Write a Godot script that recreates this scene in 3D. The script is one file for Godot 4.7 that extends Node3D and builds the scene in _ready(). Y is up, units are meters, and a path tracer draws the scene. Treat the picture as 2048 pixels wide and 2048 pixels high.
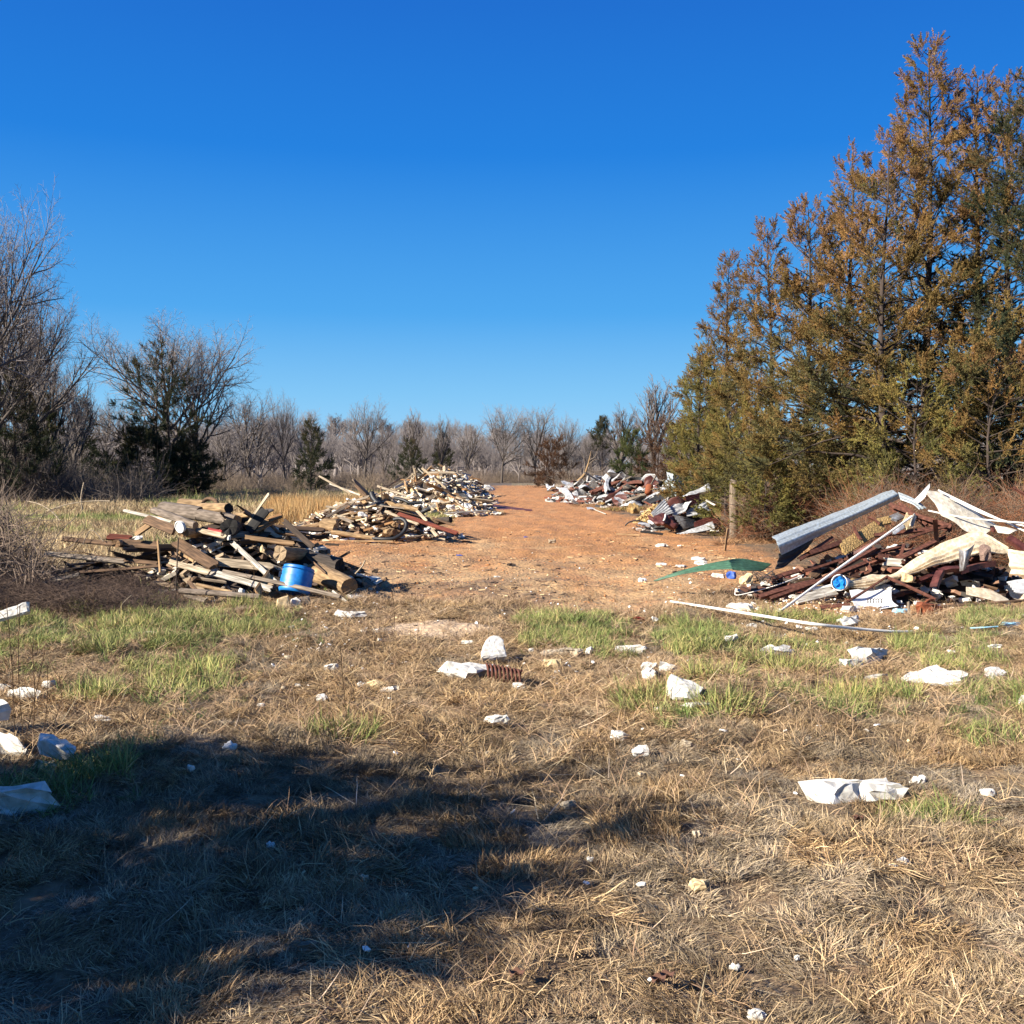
extends Node3D
# A cleared farm lot in winter: a red clay track between heaps of wreckage, cedars on the right, bare woods behind.
const F := 2053.8                     # focal length of the photograph in its own pixels (2048 high)
const CAM := Vector3(0, 1.65, 0)
const PITCH := 0.0326
const CROPS := {"P": [0.0, 0.0, 1.0], "A": [0.0, 940.0, 0.41408], "B": [560.0, 920.0, 0.28986], "C": [1060.0, 900.0, 0.22774], "D": [1280.0, 920.0, 0.39752], "E": [0.0, 1200.0, 0.36232], "F": [600.0, 1180.0, 0.36232], "G": [1250.0, 1180.0, 0.41304], "H": [0.0, 1600.0, 0.36232], "I": [700.0, 1600.0, 0.36232], "J": [1350.0, 1600.0, 0.36129], "K": [640.0, 960.0, 0.36232], "L": [400.0, 720.0, 0.5176], "N": [0.0, 380.0, 0.352], "O": [1300.0, 60.0, 0.4867]}
var rng := RandomNumberGenerator.new()
var M := {}
var used := {}
var n1 := FastNoiseLite.new()
var n2 := FastNoiseLite.new()
var bumps := []
var fwd: Vector3
var upv: Vector3

# foot x, foot z, height, radius, label, density, fullness
const SHADERS := [
	[-5.52, -2.3, 2.72, 1.3, "short dense cedar standing outside the view, shading the near grass", 2.2, 0.3],
	[-4.95, -1.75, 2.6, 0.75, "short dense cedar next to the first, outside the view", 2.0, 0.35],
	[-5.3, -3.7, 1.7, 0.8, "lowest of the short cedars outside the view", 2.0, 0.35],
]


class MB:                             # collects triangles, then becomes one mesh
	var v := PackedVector3Array()
	var c := PackedColorArray()
	var idx := PackedInt32Array()
	var colored := false
	func vert(p: Vector3, col := Color.WHITE) -> int:
		v.append(p)
		c.append(col)
		return v.size() - 1
	func tri(a: int, b: int, d: int) -> void:
		idx.append(a); idx.append(b); idx.append(d)
	func quad(a: int, b: int, d: int, e: int) -> void:
		idx.append(a); idx.append(b); idx.append(d)
		idx.append(a); idx.append(d); idx.append(e)
	func mesh(smooth := false) -> ArrayMesh:
		var arr := []
		arr.resize(Mesh.ARRAY_MAX)
		var vv := v
		var cc := c
		var ii := idx
		var nn := PackedVector3Array()
		if smooth:
			nn.resize(v.size())
			for k in range(0, idx.size(), 3):
				var a := idx[k]
				var b := idx[k + 1]
				var d := idx[k + 2]
				var n := (v[d] - v[a]).cross(v[b] - v[a])
				nn[a] += n; nn[b] += n; nn[d] += n
			for k in nn.size():
				nn[k] = nn[k].normalized() if nn[k].length_squared() > 1e-20 else Vector3.UP
		else:
			vv = PackedVector3Array()
			cc = PackedColorArray()
			ii = PackedInt32Array()
			for k in range(0, idx.size(), 3):
				var a := v[idx[k]]
				var b := v[idx[k + 1]]
				var d := v[idx[k + 2]]
				var n := (d - a).cross(b - a).normalized()
				for j in 3:
					vv.append(v[idx[k + j]])
					cc.append(c[idx[k + j]])
					nn.append(n)
					ii.append(k + j)
		arr[Mesh.ARRAY_VERTEX] = vv
		arr[Mesh.ARRAY_NORMAL] = nn
		if colored:
			arr[Mesh.ARRAY_COLOR] = cc
		arr[Mesh.ARRAY_INDEX] = ii
		var m := ArrayMesh.new()
		m.add_surface_from_arrays(Mesh.PRIMITIVE_TRIANGLES, arr)
		return m


# ---------- places ----------
func dir_of(px: float, py: float) -> Vector3:
	return fwd + Vector3.RIGHT * (px - 1024.0) / F + upv * (1024.0 - py) / F

func at(px: float, py: float, d: float) -> Vector3:
	return CAM + dir_of(px, py) * d

func cp(crop: String, x: float, y: float) -> Vector2:
	var k: Array = CROPS[crop]
	return Vector2(k[0] + x * k[2], k[1] + y * k[2])

func cat(crop: String, x: float, y: float, d: float) -> Vector3:
	var p := cp(crop, x, y)
	return at(p.x, p.y, d)

func gp(px: float, py: float) -> Vector3:
	var r := dir_of(px, py)
	var t := 300.0
	var h := 0.0
	for i in 6:
		t = minf(300.0, (CAM.y - h) / maxf(-r.y, 0.004))
		h = H(r.x * t, r.z * t)
	return Vector3(r.x * t, h, r.z * t)

func cgp(crop: String, x: float, y: float) -> Vector3:
	var p := cp(crop, x, y)
	return gp(p.x, p.y)

func proj(p: Vector3) -> Vector3:
	var q := p - CAM
	var d := maxf(q.dot(fwd), 0.05)
	return Vector3(1024.0 + F * q.x / d, 1024.0 - F * q.dot(upv) / d, d)

func H(x: float, z: float) -> float:
	var d := -z
	var h := n1.get_noise_2d(x * 40.0, z * 40.0) * 0.09 + n1.get_noise_2d(x * 160.0 + 77.0, z * 160.0) * 0.025
	h += 0.95 * smoothstep(60.0, 150.0, d) + 9.0 * exp(-((x + 60.0) ** 2 / 6000.0 + (d - 330.0) ** 2 / 6000.0)) + 5.0 * smoothstep(180.0, 420.0, d)
	for b in bumps:
		var r2: float = ((x - b[0]) ** 2 + (z - b[1]) ** 2) / (b[2] * b[2])
		if r2 < 6.0:
			h += b[3] * exp(-r2)
	return h


# ---------- naming ----------
func numbered(called: String) -> String:
	var k: int = used.get(called, 0)
	used[called] = k + 1
	return called if k == 0 else "%s_%03d" % [called, k]

func tag(o: Node3D, label := "", category := "", group := "", kind := "") -> Node3D:
	if label: o.set_meta("label", label)
	if category: o.set_meta("category", category)
	if group: o.set_meta("group", group)
	if kind: o.set_meta("kind", kind)
	return o

func base(called: String, where: Vector3, turn := 0.0) -> Node3D:
	var o := Node3D.new()
	o.name = numbered(called)
	add_child(o, true)
	o.position = where
	o.rotation.y = turn
	return o

func put(m: Mesh, called: String, mat: Material, parent: Node3D = null, xf := Transform3D()) -> MeshInstance3D:
	var o := MeshInstance3D.new()
	o.mesh = m
	o.material_override = mat
	o.transform = xf
	if parent == null:
		o.name = numbered(called)
		add_child(o, true)
	else:
		o.name = called
		parent.add_child(o, true)
	return o

func many(m: Mesh, called: String, mat: Material, where: Array, tint: Array, parent: Node3D = null) -> MultiMeshInstance3D:
	var mm := MultiMesh.new()
	mm.transform_format = MultiMesh.TRANSFORM_3D
	mm.use_colors = tint.size() > 0
	mm.mesh = m
	mm.instance_count = where.size()
	for i in where.size():
		mm.set_instance_transform(i, where[i])
		if tint.size():
			mm.set_instance_color(i, tint[i])
	var o := MultiMeshInstance3D.new()
	o.multimesh = mm
	o.material_override = mat
	if parent == null:
		o.name = numbered(called)
		add_child(o, true)
	else:
		o.name = called
		parent.add_child(o, true)
	return o

func rr(a: float, b: float) -> float:
	return rng.randf_range(a, b)

func rv() -> Vector3:
	return Vector3(rng.randf_range(-1, 1), rng.randf_range(-1, 1), rng.randf_range(-1, 1))

func lin(r: float, g: float, b: float) -> Color:
	return Color(r, g, b).linear_to_srgb()


# ---------- materials ----------
func noise_tex(freq: float, lo: Color, hi: Color, seed_ := 1, size := 256, kind := FastNoiseLite.TYPE_SIMPLEX_SMOOTH, oct := 4) -> NoiseTexture2D:
	var n := FastNoiseLite.new()
	n.noise_type = kind
	n.frequency = freq
	n.seed = seed_
	n.fractal_octaves = oct
	var t := NoiseTexture2D.new()
	t.width = size
	t.height = size
	t.seamless = true
	t.noise = n
	var g := Gradient.new()
	g.set_color(0, lo)
	g.set_color(1, hi)
	t.color_ramp = g
	return t

func mat(called: String, col: Color, rough := 0.9, metal := 0.0, tex: Texture2D = null, scale := Vector3.ONE, world := false) -> StandardMaterial3D:
	var m := StandardMaterial3D.new()
	m.resource_name = called
	m.albedo_color = col
	m.roughness = rough
	m.metallic = metal
	m.cull_mode = BaseMaterial3D.CULL_DISABLED
	if tex:
		m.albedo_texture = tex
		m.uv1_triplanar = true
		m.uv1_world_triplanar = world
		m.uv1_scale = scale
	M[called] = m
	return m

func relief(called: String, tex: Texture2D, cm: float) -> void:
	var m: StandardMaterial3D = M[called]
	m.heightmap_enabled = true
	m.heightmap_texture = tex
	m.heightmap_scale = cm
	m.uv1_triplanar = true

func make_materials() -> void:
	var grain := noise_tex(0.03, Color(0.45, 0.43, 0.4), Color(1, 1, 1), 3, 256)
	var blotch := noise_tex(0.02, Color(0.55, 0.53, 0.5), Color(1, 1, 1), 5, 512, FastNoiseLite.TYPE_SIMPLEX_SMOOTH, 5)
	var fine := noise_tex(0.12, Color(0.4, 0.4, 0.4), Color(1, 1, 1), 9, 256, FastNoiseLite.TYPE_SIMPLEX_SMOOTH, 4)
	var hill := noise_tex(0.06, Color.BLACK, Color.WHITE, 12, 256, FastNoiseLite.TYPE_SIMPLEX_SMOOTH, 5)
	var rusty := noise_tex(0.03, Color(0.5, 0.42, 0.38), Color(1, 1, 1), 21, 256, FastNoiseLite.TYPE_SIMPLEX_SMOOTH, 5)
	var soft := noise_tex(0.025, Color(0.66, 0.62, 0.55), Color(1, 1, 1), 6, 512, FastNoiseLite.TYPE_SIMPLEX_SMOOTH, 5)
	var ws := Vector3(0.35, 5.0, 5.0)
	mat("pale", lin(0.62, 0.5, 0.35), 0.85, 0, grain, ws)
	mat("tan", lin(0.5, 0.31, 0.15), 0.85, 0, grain, ws)
	mat("orange", lin(0.5, 0.26, 0.1), 0.85, 0, grain, ws)
	mat("grey", lin(0.36, 0.29, 0.22), 0.9, 0, grain, ws)
	mat("brown", lin(0.2, 0.115, 0.06), 0.9, 0, grain, ws)
	mat("dark", lin(0.07, 0.045, 0.03), 0.92, 0, grain, ws)
	mat("black", lin(0.018, 0.015, 0.013), 0.8, 0, fine, Vector3.ONE * 2)
	mat("redwood", lin(0.3, 0.07, 0.035), 0.85, 0, grain, ws)
	mat("redpaint", lin(0.5, 0.03, 0.02), 0.6, 0, grain, ws)
	mat("whitewood", lin(0.72, 0.67, 0.58), 0.85, 0, grain, ws)
	for k in ["pale", "tan", "grey", "brown", "orange", "whitewood"]:
		relief(k, grain, 0.3)
	mat("cut", lin(0.42, 0.24, 0.11), 0.9, 0, fine, Vector3.ONE * 3)
	mat("cutpale", lin(0.6, 0.42, 0.24), 0.9, 0, fine, Vector3.ONE * 3)
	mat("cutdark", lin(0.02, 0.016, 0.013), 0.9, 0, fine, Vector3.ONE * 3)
	mat("bark", lin(0.3, 0.24, 0.19), 0.95, 0, grain, Vector3(0.6, 3, 3))
	mat("barktan", lin(0.5, 0.33, 0.17), 0.92, 0, grain, Vector3(0.5, 3, 3))
	mat("barkdark", lin(0.09, 0.07, 0.055), 0.95, 0, grain, Vector3(0.6, 3, 3))
	for k in ["bark", "barktan", "barkdark"]:
		relief(k, grain, 1.2)
	mat("zinc", lin(0.56, 0.65, 0.72), 0.38, 0.3, soft, Vector3.ONE * 1.6)
	mat("zincwhite", lin(0.78, 0.8, 0.82), 0.5, 0.15, blotch, Vector3.ONE * 0.8)
	mat("zincgrey", lin(0.42, 0.45, 0.47), 0.5, 0.4, rusty, Vector3.ONE * 1.2)
	mat("charcoal", lin(0.05, 0.055, 0.06), 0.7, 0.1, rusty, Vector3.ONE)
	mat("maroon", lin(0.15, 0.045, 0.035), 0.6, 0.15, rusty, Vector3.ONE * 1.3)
	mat("rust", lin(0.17, 0.062, 0.036), 0.85, 0.05, rusty, Vector3.ONE * 2.2)
	mat("rustbright", lin(0.36, 0.11, 0.04), 0.9, 0.0, rusty, Vector3.ONE * 2.2)
	mat("green", lin(0.075, 0.19, 0.115), 0.6, 0.1, blotch, Vector3.ONE)
	mat("foam", lin(0.8, 0.79, 0.76), 0.85, 0, fine, Vector3.ONE * 1.0)
	M.foam.albedo_texture = noise_tex(0.06, Color(0.72, 0.69, 0.63), Color(1, 1, 1), 31, 256)
	relief("foam", fine, 0.5)
	mat("cream", lin(0.78, 0.6, 0.34), 0.85, 0, blotch, Vector3.ONE)
	relief("cream", fine, 0.4)
	mat("yellowfoam", lin(0.5, 0.33, 0.13), 0.95, 0, blotch, Vector3.ONE * 2)
	relief("yellowfoam", hill, 1.5)
	mat("stone", lin(0.6, 0.5, 0.36), 0.95, 0, blotch, Vector3.ONE * 2)
	relief("stone", hill, 1.0)
	mat("pinkstone", lin(0.4, 0.26, 0.2), 0.95, 0, fine, Vector3.ONE * 2)
	mat("cloth", lin(0.86, 0.74, 0.56), 0.9, 0, soft, Vector3.ONE * 0.9)
	mat("clothwhite", lin(0.78, 0.74, 0.66), 0.8, 0, soft, Vector3.ONE * 0.9)
	for k in ["cloth", "clothwhite"]:
		M[k].backlight_enabled = true
		M[k].backlight = Color(0.35, 0.33, 0.3)
		relief(k, hill, 0.6)
	mat("plasticwhite", lin(0.78, 0.78, 0.76), 0.4)
	mat("cordwhite", lin(0.72, 0.69, 0.62), 0.55)
	mat("barrelblue", lin(0.01, 0.25, 0.68), 0.45, 0, noise_tex(0.03, Color(0.6, 0.64, 0.7), Color(1, 1, 1), 8), Vector3.ONE)
	mat("bluething", lin(0.02, 0.07, 0.32), 0.6)
	mat("paleblue", lin(0.32, 0.6, 0.72), 0.6)
	mat("rubber", lin(0.012, 0.013, 0.015), 0.55)
	mat("wire", lin(0.06, 0.05, 0.045), 0.7, 0.3)
	mat("leafrust", lin(0.1, 0.045, 0.026), 0.9)
	# ground, plants
	var g := mat("ground", Color.WHITE, 1.0, 0, noise_tex(0.035, Color(0.66, 0.66, 0.66), Color(1, 1, 1), 14, 512, FastNoiseLite.TYPE_SIMPLEX_SMOOTH, 6), Vector3.ONE * 0.55, true)
	g.vertex_color_use_as_albedo = true
	relief("ground", noise_tex(0.045, Color.BLACK, Color.WHITE, 15, 512, FastNoiseLite.TYPE_SIMPLEX_SMOOTH, 6), 2.2)
	for k in ["plant", "twig", "needle", "clod", "rubble"]:
		var p := mat(k, Color.WHITE, 0.95)
		p.vertex_color_use_as_albedo = true
	M.needle.backlight_enabled = true
	M.needle.backlight = Color(0.4, 0.4, 0.4)
	mat("treebark", lin(0.15, 0.122, 0.105), 0.95, 0, grain, Vector3(2, 0.5, 2))
	mat("treetwig", lin(0.215, 0.185, 0.172), 0.95)
	mat("cedarbark", lin(0.095, 0.068, 0.055), 0.95, 0, grain, Vector3(3, 0.4, 3))
	mat("oldpost", lin(0.34, 0.27, 0.2), 0.95, 0, grain, Vector3(4, 0.4, 4))
	relief("oldpost", grain, 1.0)

func _ready() -> void:
	fwd = Vector3(0, -sin(PITCH), -cos(PITCH))
	upv = Vector3(0, cos(PITCH), -sin(PITCH))
	# camera
	var cam := Camera3D.new()
	cam.name = "camera"
	cam.position = CAM
	cam.rotation.x = -PITCH
	cam.fov = 53.0
	cam.near = 0.05
	cam.far = 1500.0
	add_child(cam)
	cam.current = true
	# sky, sun, exposure
	var exposure := 2.6
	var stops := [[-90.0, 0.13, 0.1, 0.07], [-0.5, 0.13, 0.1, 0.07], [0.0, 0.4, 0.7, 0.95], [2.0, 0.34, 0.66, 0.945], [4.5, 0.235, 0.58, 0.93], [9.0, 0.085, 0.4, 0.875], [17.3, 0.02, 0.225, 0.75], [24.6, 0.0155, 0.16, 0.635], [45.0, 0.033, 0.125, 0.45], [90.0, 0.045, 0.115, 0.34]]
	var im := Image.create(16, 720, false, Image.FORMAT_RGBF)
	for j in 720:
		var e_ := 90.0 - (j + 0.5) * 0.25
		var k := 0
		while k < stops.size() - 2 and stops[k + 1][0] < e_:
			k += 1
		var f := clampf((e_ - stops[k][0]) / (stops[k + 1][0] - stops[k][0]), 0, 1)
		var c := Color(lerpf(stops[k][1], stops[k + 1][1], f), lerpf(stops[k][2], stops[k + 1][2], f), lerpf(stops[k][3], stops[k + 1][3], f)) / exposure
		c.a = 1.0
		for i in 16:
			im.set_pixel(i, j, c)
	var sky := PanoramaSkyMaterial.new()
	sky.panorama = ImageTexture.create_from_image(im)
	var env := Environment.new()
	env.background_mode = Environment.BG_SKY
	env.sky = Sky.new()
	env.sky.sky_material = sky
	env.tonemap_mode = Environment.TONE_MAPPER_LINEAR
	env.tonemap_exposure = exposure
	env.sdfgi_enabled = true
	env.ssao_enabled = true
	env.ssil_enabled = true
	var we := WorldEnvironment.new()
	we.name = "world"
	we.environment = env
	add_child(we)
	var sun := DirectionalLight3D.new()
	sun.name = "sun"
	var az := deg_to_rad(28.0)
	var el := deg_to_rad(28.0)
	sun.basis = Basis.looking_at(Vector3(cos(az) * cos(el), -sin(el), -sin(az) * cos(el)))
	sun.light_energy = 1.6
	sun.light_color = Color(1.0, 0.965, 0.905)
	sun.light_angular_distance = 0.5
	sun.shadow_enabled = true
	sun.sky_mode = DirectionalLight3D.SKY_MODE_LIGHT_ONLY
	add_child(sun)
	for n in [n1, n2]:
		n.noise_type = FastNoiseLite.TYPE_SIMPLEX_SMOOTH
		n.frequency = 0.01
		n.fractal_octaves = 2
	n2.seed = 9
	for b in [[450, 1530, 0.55, 0.12], [860, 1480, 0.5, 0.08], [250, 1590, 0.5, 0.1], [1330, 1400, 0.6, 0.07], [1480, 1430, 0.7, 0.08], [1700, 1480, 0.8, 0.06], [330, 1300, 0.7, 0.08], [700, 1560, 0.4, 0.05], [1150, 1260, 0.6, 0.06], [1400, 1300, 0.5, 0.05]]:
		var r := dir_of(b[0], b[1])
		var t := CAM.y / -r.y
		bumps.append([r.x * t, r.z * t, b[2], b[3]])
	make_materials()
	# structure
	make_ground()
	make_grass()
	make_litter()
	make_trees()
	# things
	make_heap_one()
	make_heap_two()
	make_heap_three()
	make_metal_heaps()
	make_heap_right()
	make_foam()


# ---------- shapes ----------
func curve(pts: Array, per := 5) -> Array:          # Catmull-Rom through points
	var out := []
	var n := pts.size()
	if n < 3:
		return pts
	for i in n - 1:
		var a: Vector3 = pts[maxi(i - 1, 0)]
		var b: Vector3 = pts[i]
		var c: Vector3 = pts[i + 1]
		var d: Vector3 = pts[mini(i + 2, n - 1)]
		for k in per:
			out.append(b.cubic_interpolate(c, a, d, float(k) / per))
	out.append(pts[n - 1])
	return out

func add_tube(m: MB, pts: Array, radii: Array, sides: int, caps := false, col := Color.WHITE) -> void:
	var n := pts.size()
	var prev := -1
	var side := Vector3.ZERO
	for i in n:
		var p: Vector3 = pts[i]
		var t: Vector3 = (pts[mini(i + 1, n - 1)] - pts[maxi(i - 1, 0)]).normalized()
		if side == Vector3.ZERO:
			side = t.cross(Vector3.UP if absf(t.y) < 0.9 else Vector3.RIGHT).normalized()
		else:
			side = (side - t * side.dot(t)).normalized()
		var up := t.cross(side)
		var r: float = radii[mini(i, radii.size() - 1)]
		var first := m.v.size()
		for k in sides:
			var a := TAU * k / sides
			m.vert(p + (side * cos(a) + up * sin(a)) * r, col)
		if prev >= 0:
			for k in sides:
				var k2 := (k + 1) % sides
				m.quad(prev + k, first + k, first + k2, prev + k2)
		prev = first
		if caps and (i == 0 or i == n - 1):
			var mid := m.vert(p, col)
			for k in sides:
				m.tri(mid, first + k, first + (k + 1) % sides)

func tube_mesh(pts: Array, r: float, sides := 8) -> ArrayMesh:
	var m := MB.new()
	add_tube(m, pts, [r], sides, true)
	return m.mesh(true)

func frame(a: Vector3, b: Vector3, roll := 0.0) -> Transform3D:    # x runs from a to b, y as upright as it can
	var x := (b - a).normalized()
	var up := Vector3.UP if absf(x.y) < 0.95 else Vector3.BACK
	var z := x.cross(up).normalized()
	var y := z.cross(x)
	return Transform3D(Basis(x, y, z) * Basis(Vector3.RIGHT, roll), (a + b) / 2.0)

func board_mesh(l: float, w: float, t: float, jag := 0.5) -> ArrayMesh:
	var m := MB.new()
	var cols := 5
	var ends := []
	var bow := rr(-0.012, 0.012) * l
	for e in 2:
		var row := []
		for k in cols:
			row.append((-1.0 if e == 0 else 1.0) * (l / 2 - rr(0, jag) * minf(w, 0.12)))
		ends.append(row)
	var rings := []
	for i in 4:
		var f := i / 3.0
		var ring := []
		for k in cols:
			var z := (k / 4.0 - 0.5) * w * (1.0 + 0.05 * sin(f * 9.0))
			ring.append(m.vert(Vector3(lerpf(ends[0][k], ends[1][k], f), t / 2 + bow * sin(f * PI) - (0.12 * t if k == 0 or k == 4 else 0.0), z)))
		for k in cols:
			var q := cols - 1 - k
			var z := (q / 4.0 - 0.5) * w
			ring.append(m.vert(Vector3(lerpf(ends[0][q], ends[1][q], f) + rr(-0.3, 0.3) * jag * 0.1, -t / 2 + bow * sin(f * PI) + (0.12 * t if q == 0 or q == 4 else 0.0), z)))
		rings.append(ring)
	for i in 3:
		for k in 10:
			m.quad(rings[i][k], rings[i + 1][k], rings[i + 1][(k + 1) % 10], rings[i][(k + 1) % 10])
	for e in [0, 3]:
		for k in 4:
			m.quad(rings[e][k], rings[e][k + 1], rings[e][8 - k], rings[e][9 - k])
	return m.mesh(false)

func plank(a: Vector3, b: Vector3, w: float, t: float, mt: String, called: String, category: String, label: String, group := "", roll := 0.0) -> MeshInstance3D:
	var o := put(board_mesh(a.distance_to(b), w, t), called, M[mt], null, frame(a, b, roll))
	tag(o, label, category, group)
	return o

func log_thing(a: Vector3, b: Vector3, r: float, mt: String, cut: String, label: String, called := "log", rough := 0.12, group := "") -> Node3D:
	var o := base(called, (a + b) / 2.0)
	o.transform = frame(a, b)
	var l := a.distance_to(b)
	var m := MB.new()
	var sides := 16
	var rings := maxi(6, int(l / (r * 0.7)))
	var s := rr(0, 100)
	var last := []
	var endr := [[], []]
	for i in rings + 1:
		var f := float(i) / rings
		var ring := []
		for k in sides:
			var ang := TAU * k / sides
			var rad := r * (1.0 + rough * (n1.get_noise_3d(cos(ang) * 60 + s * 9, sin(ang) * 60, f * l * 60) * 1.4 + n1.get_noise_3d(cos(ang) * 180 + s, sin(ang) * 180, f * l * 40 + 50))) * lerpf(1.0, 0.9, f)
			var x := (f - 0.5) * l
			if i == 0 or i == rings:
				x += rough * r * n1.get_noise_2d(ang * 60 + s, i * 31.0) * 1.5
			var p := Vector3(x, cos(ang) * rad, sin(ang) * rad)
			ring.append(m.vert(p))
			if i == 0: endr[0].append(p)
			if i == rings: endr[1].append(p)
		if i > 0:
			for k in sides:
				m.quad(last[k], ring[k], ring[(k + 1) % sides], last[(k + 1) % sides])
		last = ring
	put(m.mesh(true), "bark", M[mt], o)
	for e in 2:
		var c := MB.new()
		var sgn := -1.0 if e == 0 else 1.0
		var mid := c.vert(Vector3(sgn * (l / 2 - r * 0.05), 0, 0))
		var inner := []
		var outer := []
		for k in sides:
			var p: Vector3 = endr[e][k]
			inner.append(c.vert(Vector3(p.x + rr(-0.04, 0.05) * r, p.y * 0.55, p.z * 0.55)))
			outer.append(c.vert(p + Vector3(sgn * 0.002, 0, 0)))
		for k in sides:
			c.tri(mid, inner[k], inner[(k + 1) % sides])
			c.quad(inner[k], outer[k], outer[(k + 1) % sides], inner[(k + 1) % sides])
		put(c.mesh(false), "cut_end", M[cut], o)
	tag(o, label, "log", group)
	return o

func catmull(p: Array, f: float) -> Vector3:
	var n := p.size()
	if n == 2:
		return p[0].lerp(p[1], f)
	var x := clampf(f, 0, 1) * (n - 1)
	var i := mini(int(x), n - 2)
	return p[i].cubic_interpolate(p[i + 1], p[maxi(i - 1, 0)], p[mini(i + 2, n - 1)], x - i)

# A sheet through rows of points: ribs run along u when across is false. Thin but solid.
func sheet_mesh(rows: Array, nu: int, nv: int, thick := 0.006, ribs := 0.0, amp := 0.0, crumple := 0.0, sharp := false, freq := 1.0, ragged := 0.0) -> ArrayMesh:
	var m := MB.new()
	var grid := []
	for j in nv + 1:
		var row := []
		for i in nu + 1:
			var line := []
			var fu := float(i) / nu
			if ragged > 0.0 and (j == 0 or j == nv):
				fu = clampf(fu, 0.0, 1.0)
			for r in rows:
				line.append(catmull(r, fu))
			row.append(catmull(line, float(j) / nv))
		grid.append(row)
	var s := rr(0, 400)
	var top := []
	var bot := []
	for j in nv + 1:
		var rt := []
		var rb := []
		for i in nu + 1:
			var p: Vector3 = grid[j][i]
			var du: Vector3 = grid[j][mini(i + 1, nu)] - grid[j][maxi(i - 1, 0)]
			var dv: Vector3 = grid[mini(j + 1, nv)][i] - grid[maxi(j - 1, 0)][i]
			var n := du.cross(dv).normalized()
			if ribs > 0.0:
				var w := sin(TAU * ribs * j / nv)
				p += n * amp * (clampf(w * 2.2, -1, 1) if sharp else w)
			if crumple > 0.0:
				p += n * crumple * (n2.get_noise_3d(p.x * 60 * freq + s, p.y * 60 * freq, p.z * 60 * freq) * 1.6 + n2.get_noise_3d(p.x * 190 * freq, p.y * 190 * freq + s, p.z * 190 * freq) * 0.6)
			if ragged > 0.0 and (i == 0 or i == nu or j == 0 or j == nv):
				p += (grid[nv / 2][nu / 2] - p).normalized() * ragged * rng.randf()
			rt.append(m.vert(p + n * thick / 2))
			rb.append(m.vert(p - n * thick / 2))
		top.append(rt)
		bot.append(rb)
	for j in nv:
		for i in nu:
			m.quad(top[j][i], top[j][i + 1], top[j + 1][i + 1], top[j + 1][i])
			m.quad(bot[j][i], bot[j + 1][i], bot[j + 1][i + 1], bot[j][i + 1])
	for i in nu:
		m.quad(top[0][i], bot[0][i], bot[0][i + 1], top[0][i + 1])
		m.quad(top[nv][i], top[nv][i + 1], bot[nv][i + 1], bot[nv][i])
	for j in nv:
		m.quad(top[j][0], top[j + 1][0], bot[j + 1][0], bot[j][0])
		m.quad(top[j][nu], bot[j][nu], bot[j + 1][nu], top[j + 1][nu])
	return m.mesh(true)

# rows: lists of [x, y, depth] in a crop
func rows_of(crop: String, rows: Array) -> Array:
	var out := []
	for r in rows:
		var line := []
		for p in r:
			line.append(cat(crop, p[0], p[1], p[2]))
		out.append(line)
	return out

func sheet(crop: String, rows: Array, mt: String, called: String, category: String, label: String, ribs := 0.0, amp := 0.0, crumple := 0.0, nu := 24, nv := 24, group := "", freq := 1.0, ragged := 0.0, sharp := false) -> MeshInstance3D:
	var o := put(sheet_mesh(rows_of(crop, rows), nu, nv, 0.006, ribs, amp, crumple, sharp, freq, ragged), called, M[mt])
	tag(o, label, category, group)
	return o

func pipe(crop: String, pts: Array, r: float, mt: String, called: String, category: String, label: String, group := "", sides := 8) -> MeshInstance3D:
	var line := []
	for p in pts:
		if p.size() > 2 and p[2] >= 1.0:
			line.append(cat(crop, p[0], p[1], p[2]))
		else:                                   # on the ground, or lifted that many metres above it
			var up: float = r * 1.2 + (p[2] if p.size() > 2 else 0.0)
			var g := cgp(crop, p[0], p[1])
			for it in 4:
				var q := cp(crop, p[0], p[1])
				var dr := dir_of(q.x, q.y)
				g = CAM + dr * ((CAM.y - H(g.x, g.z) - up) / -dr.y)
			line.append(g)
	var o := put(tube_mesh(curve(line, 6), r, sides), called, M[mt])
	tag(o, label, category, group)
	return o

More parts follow.
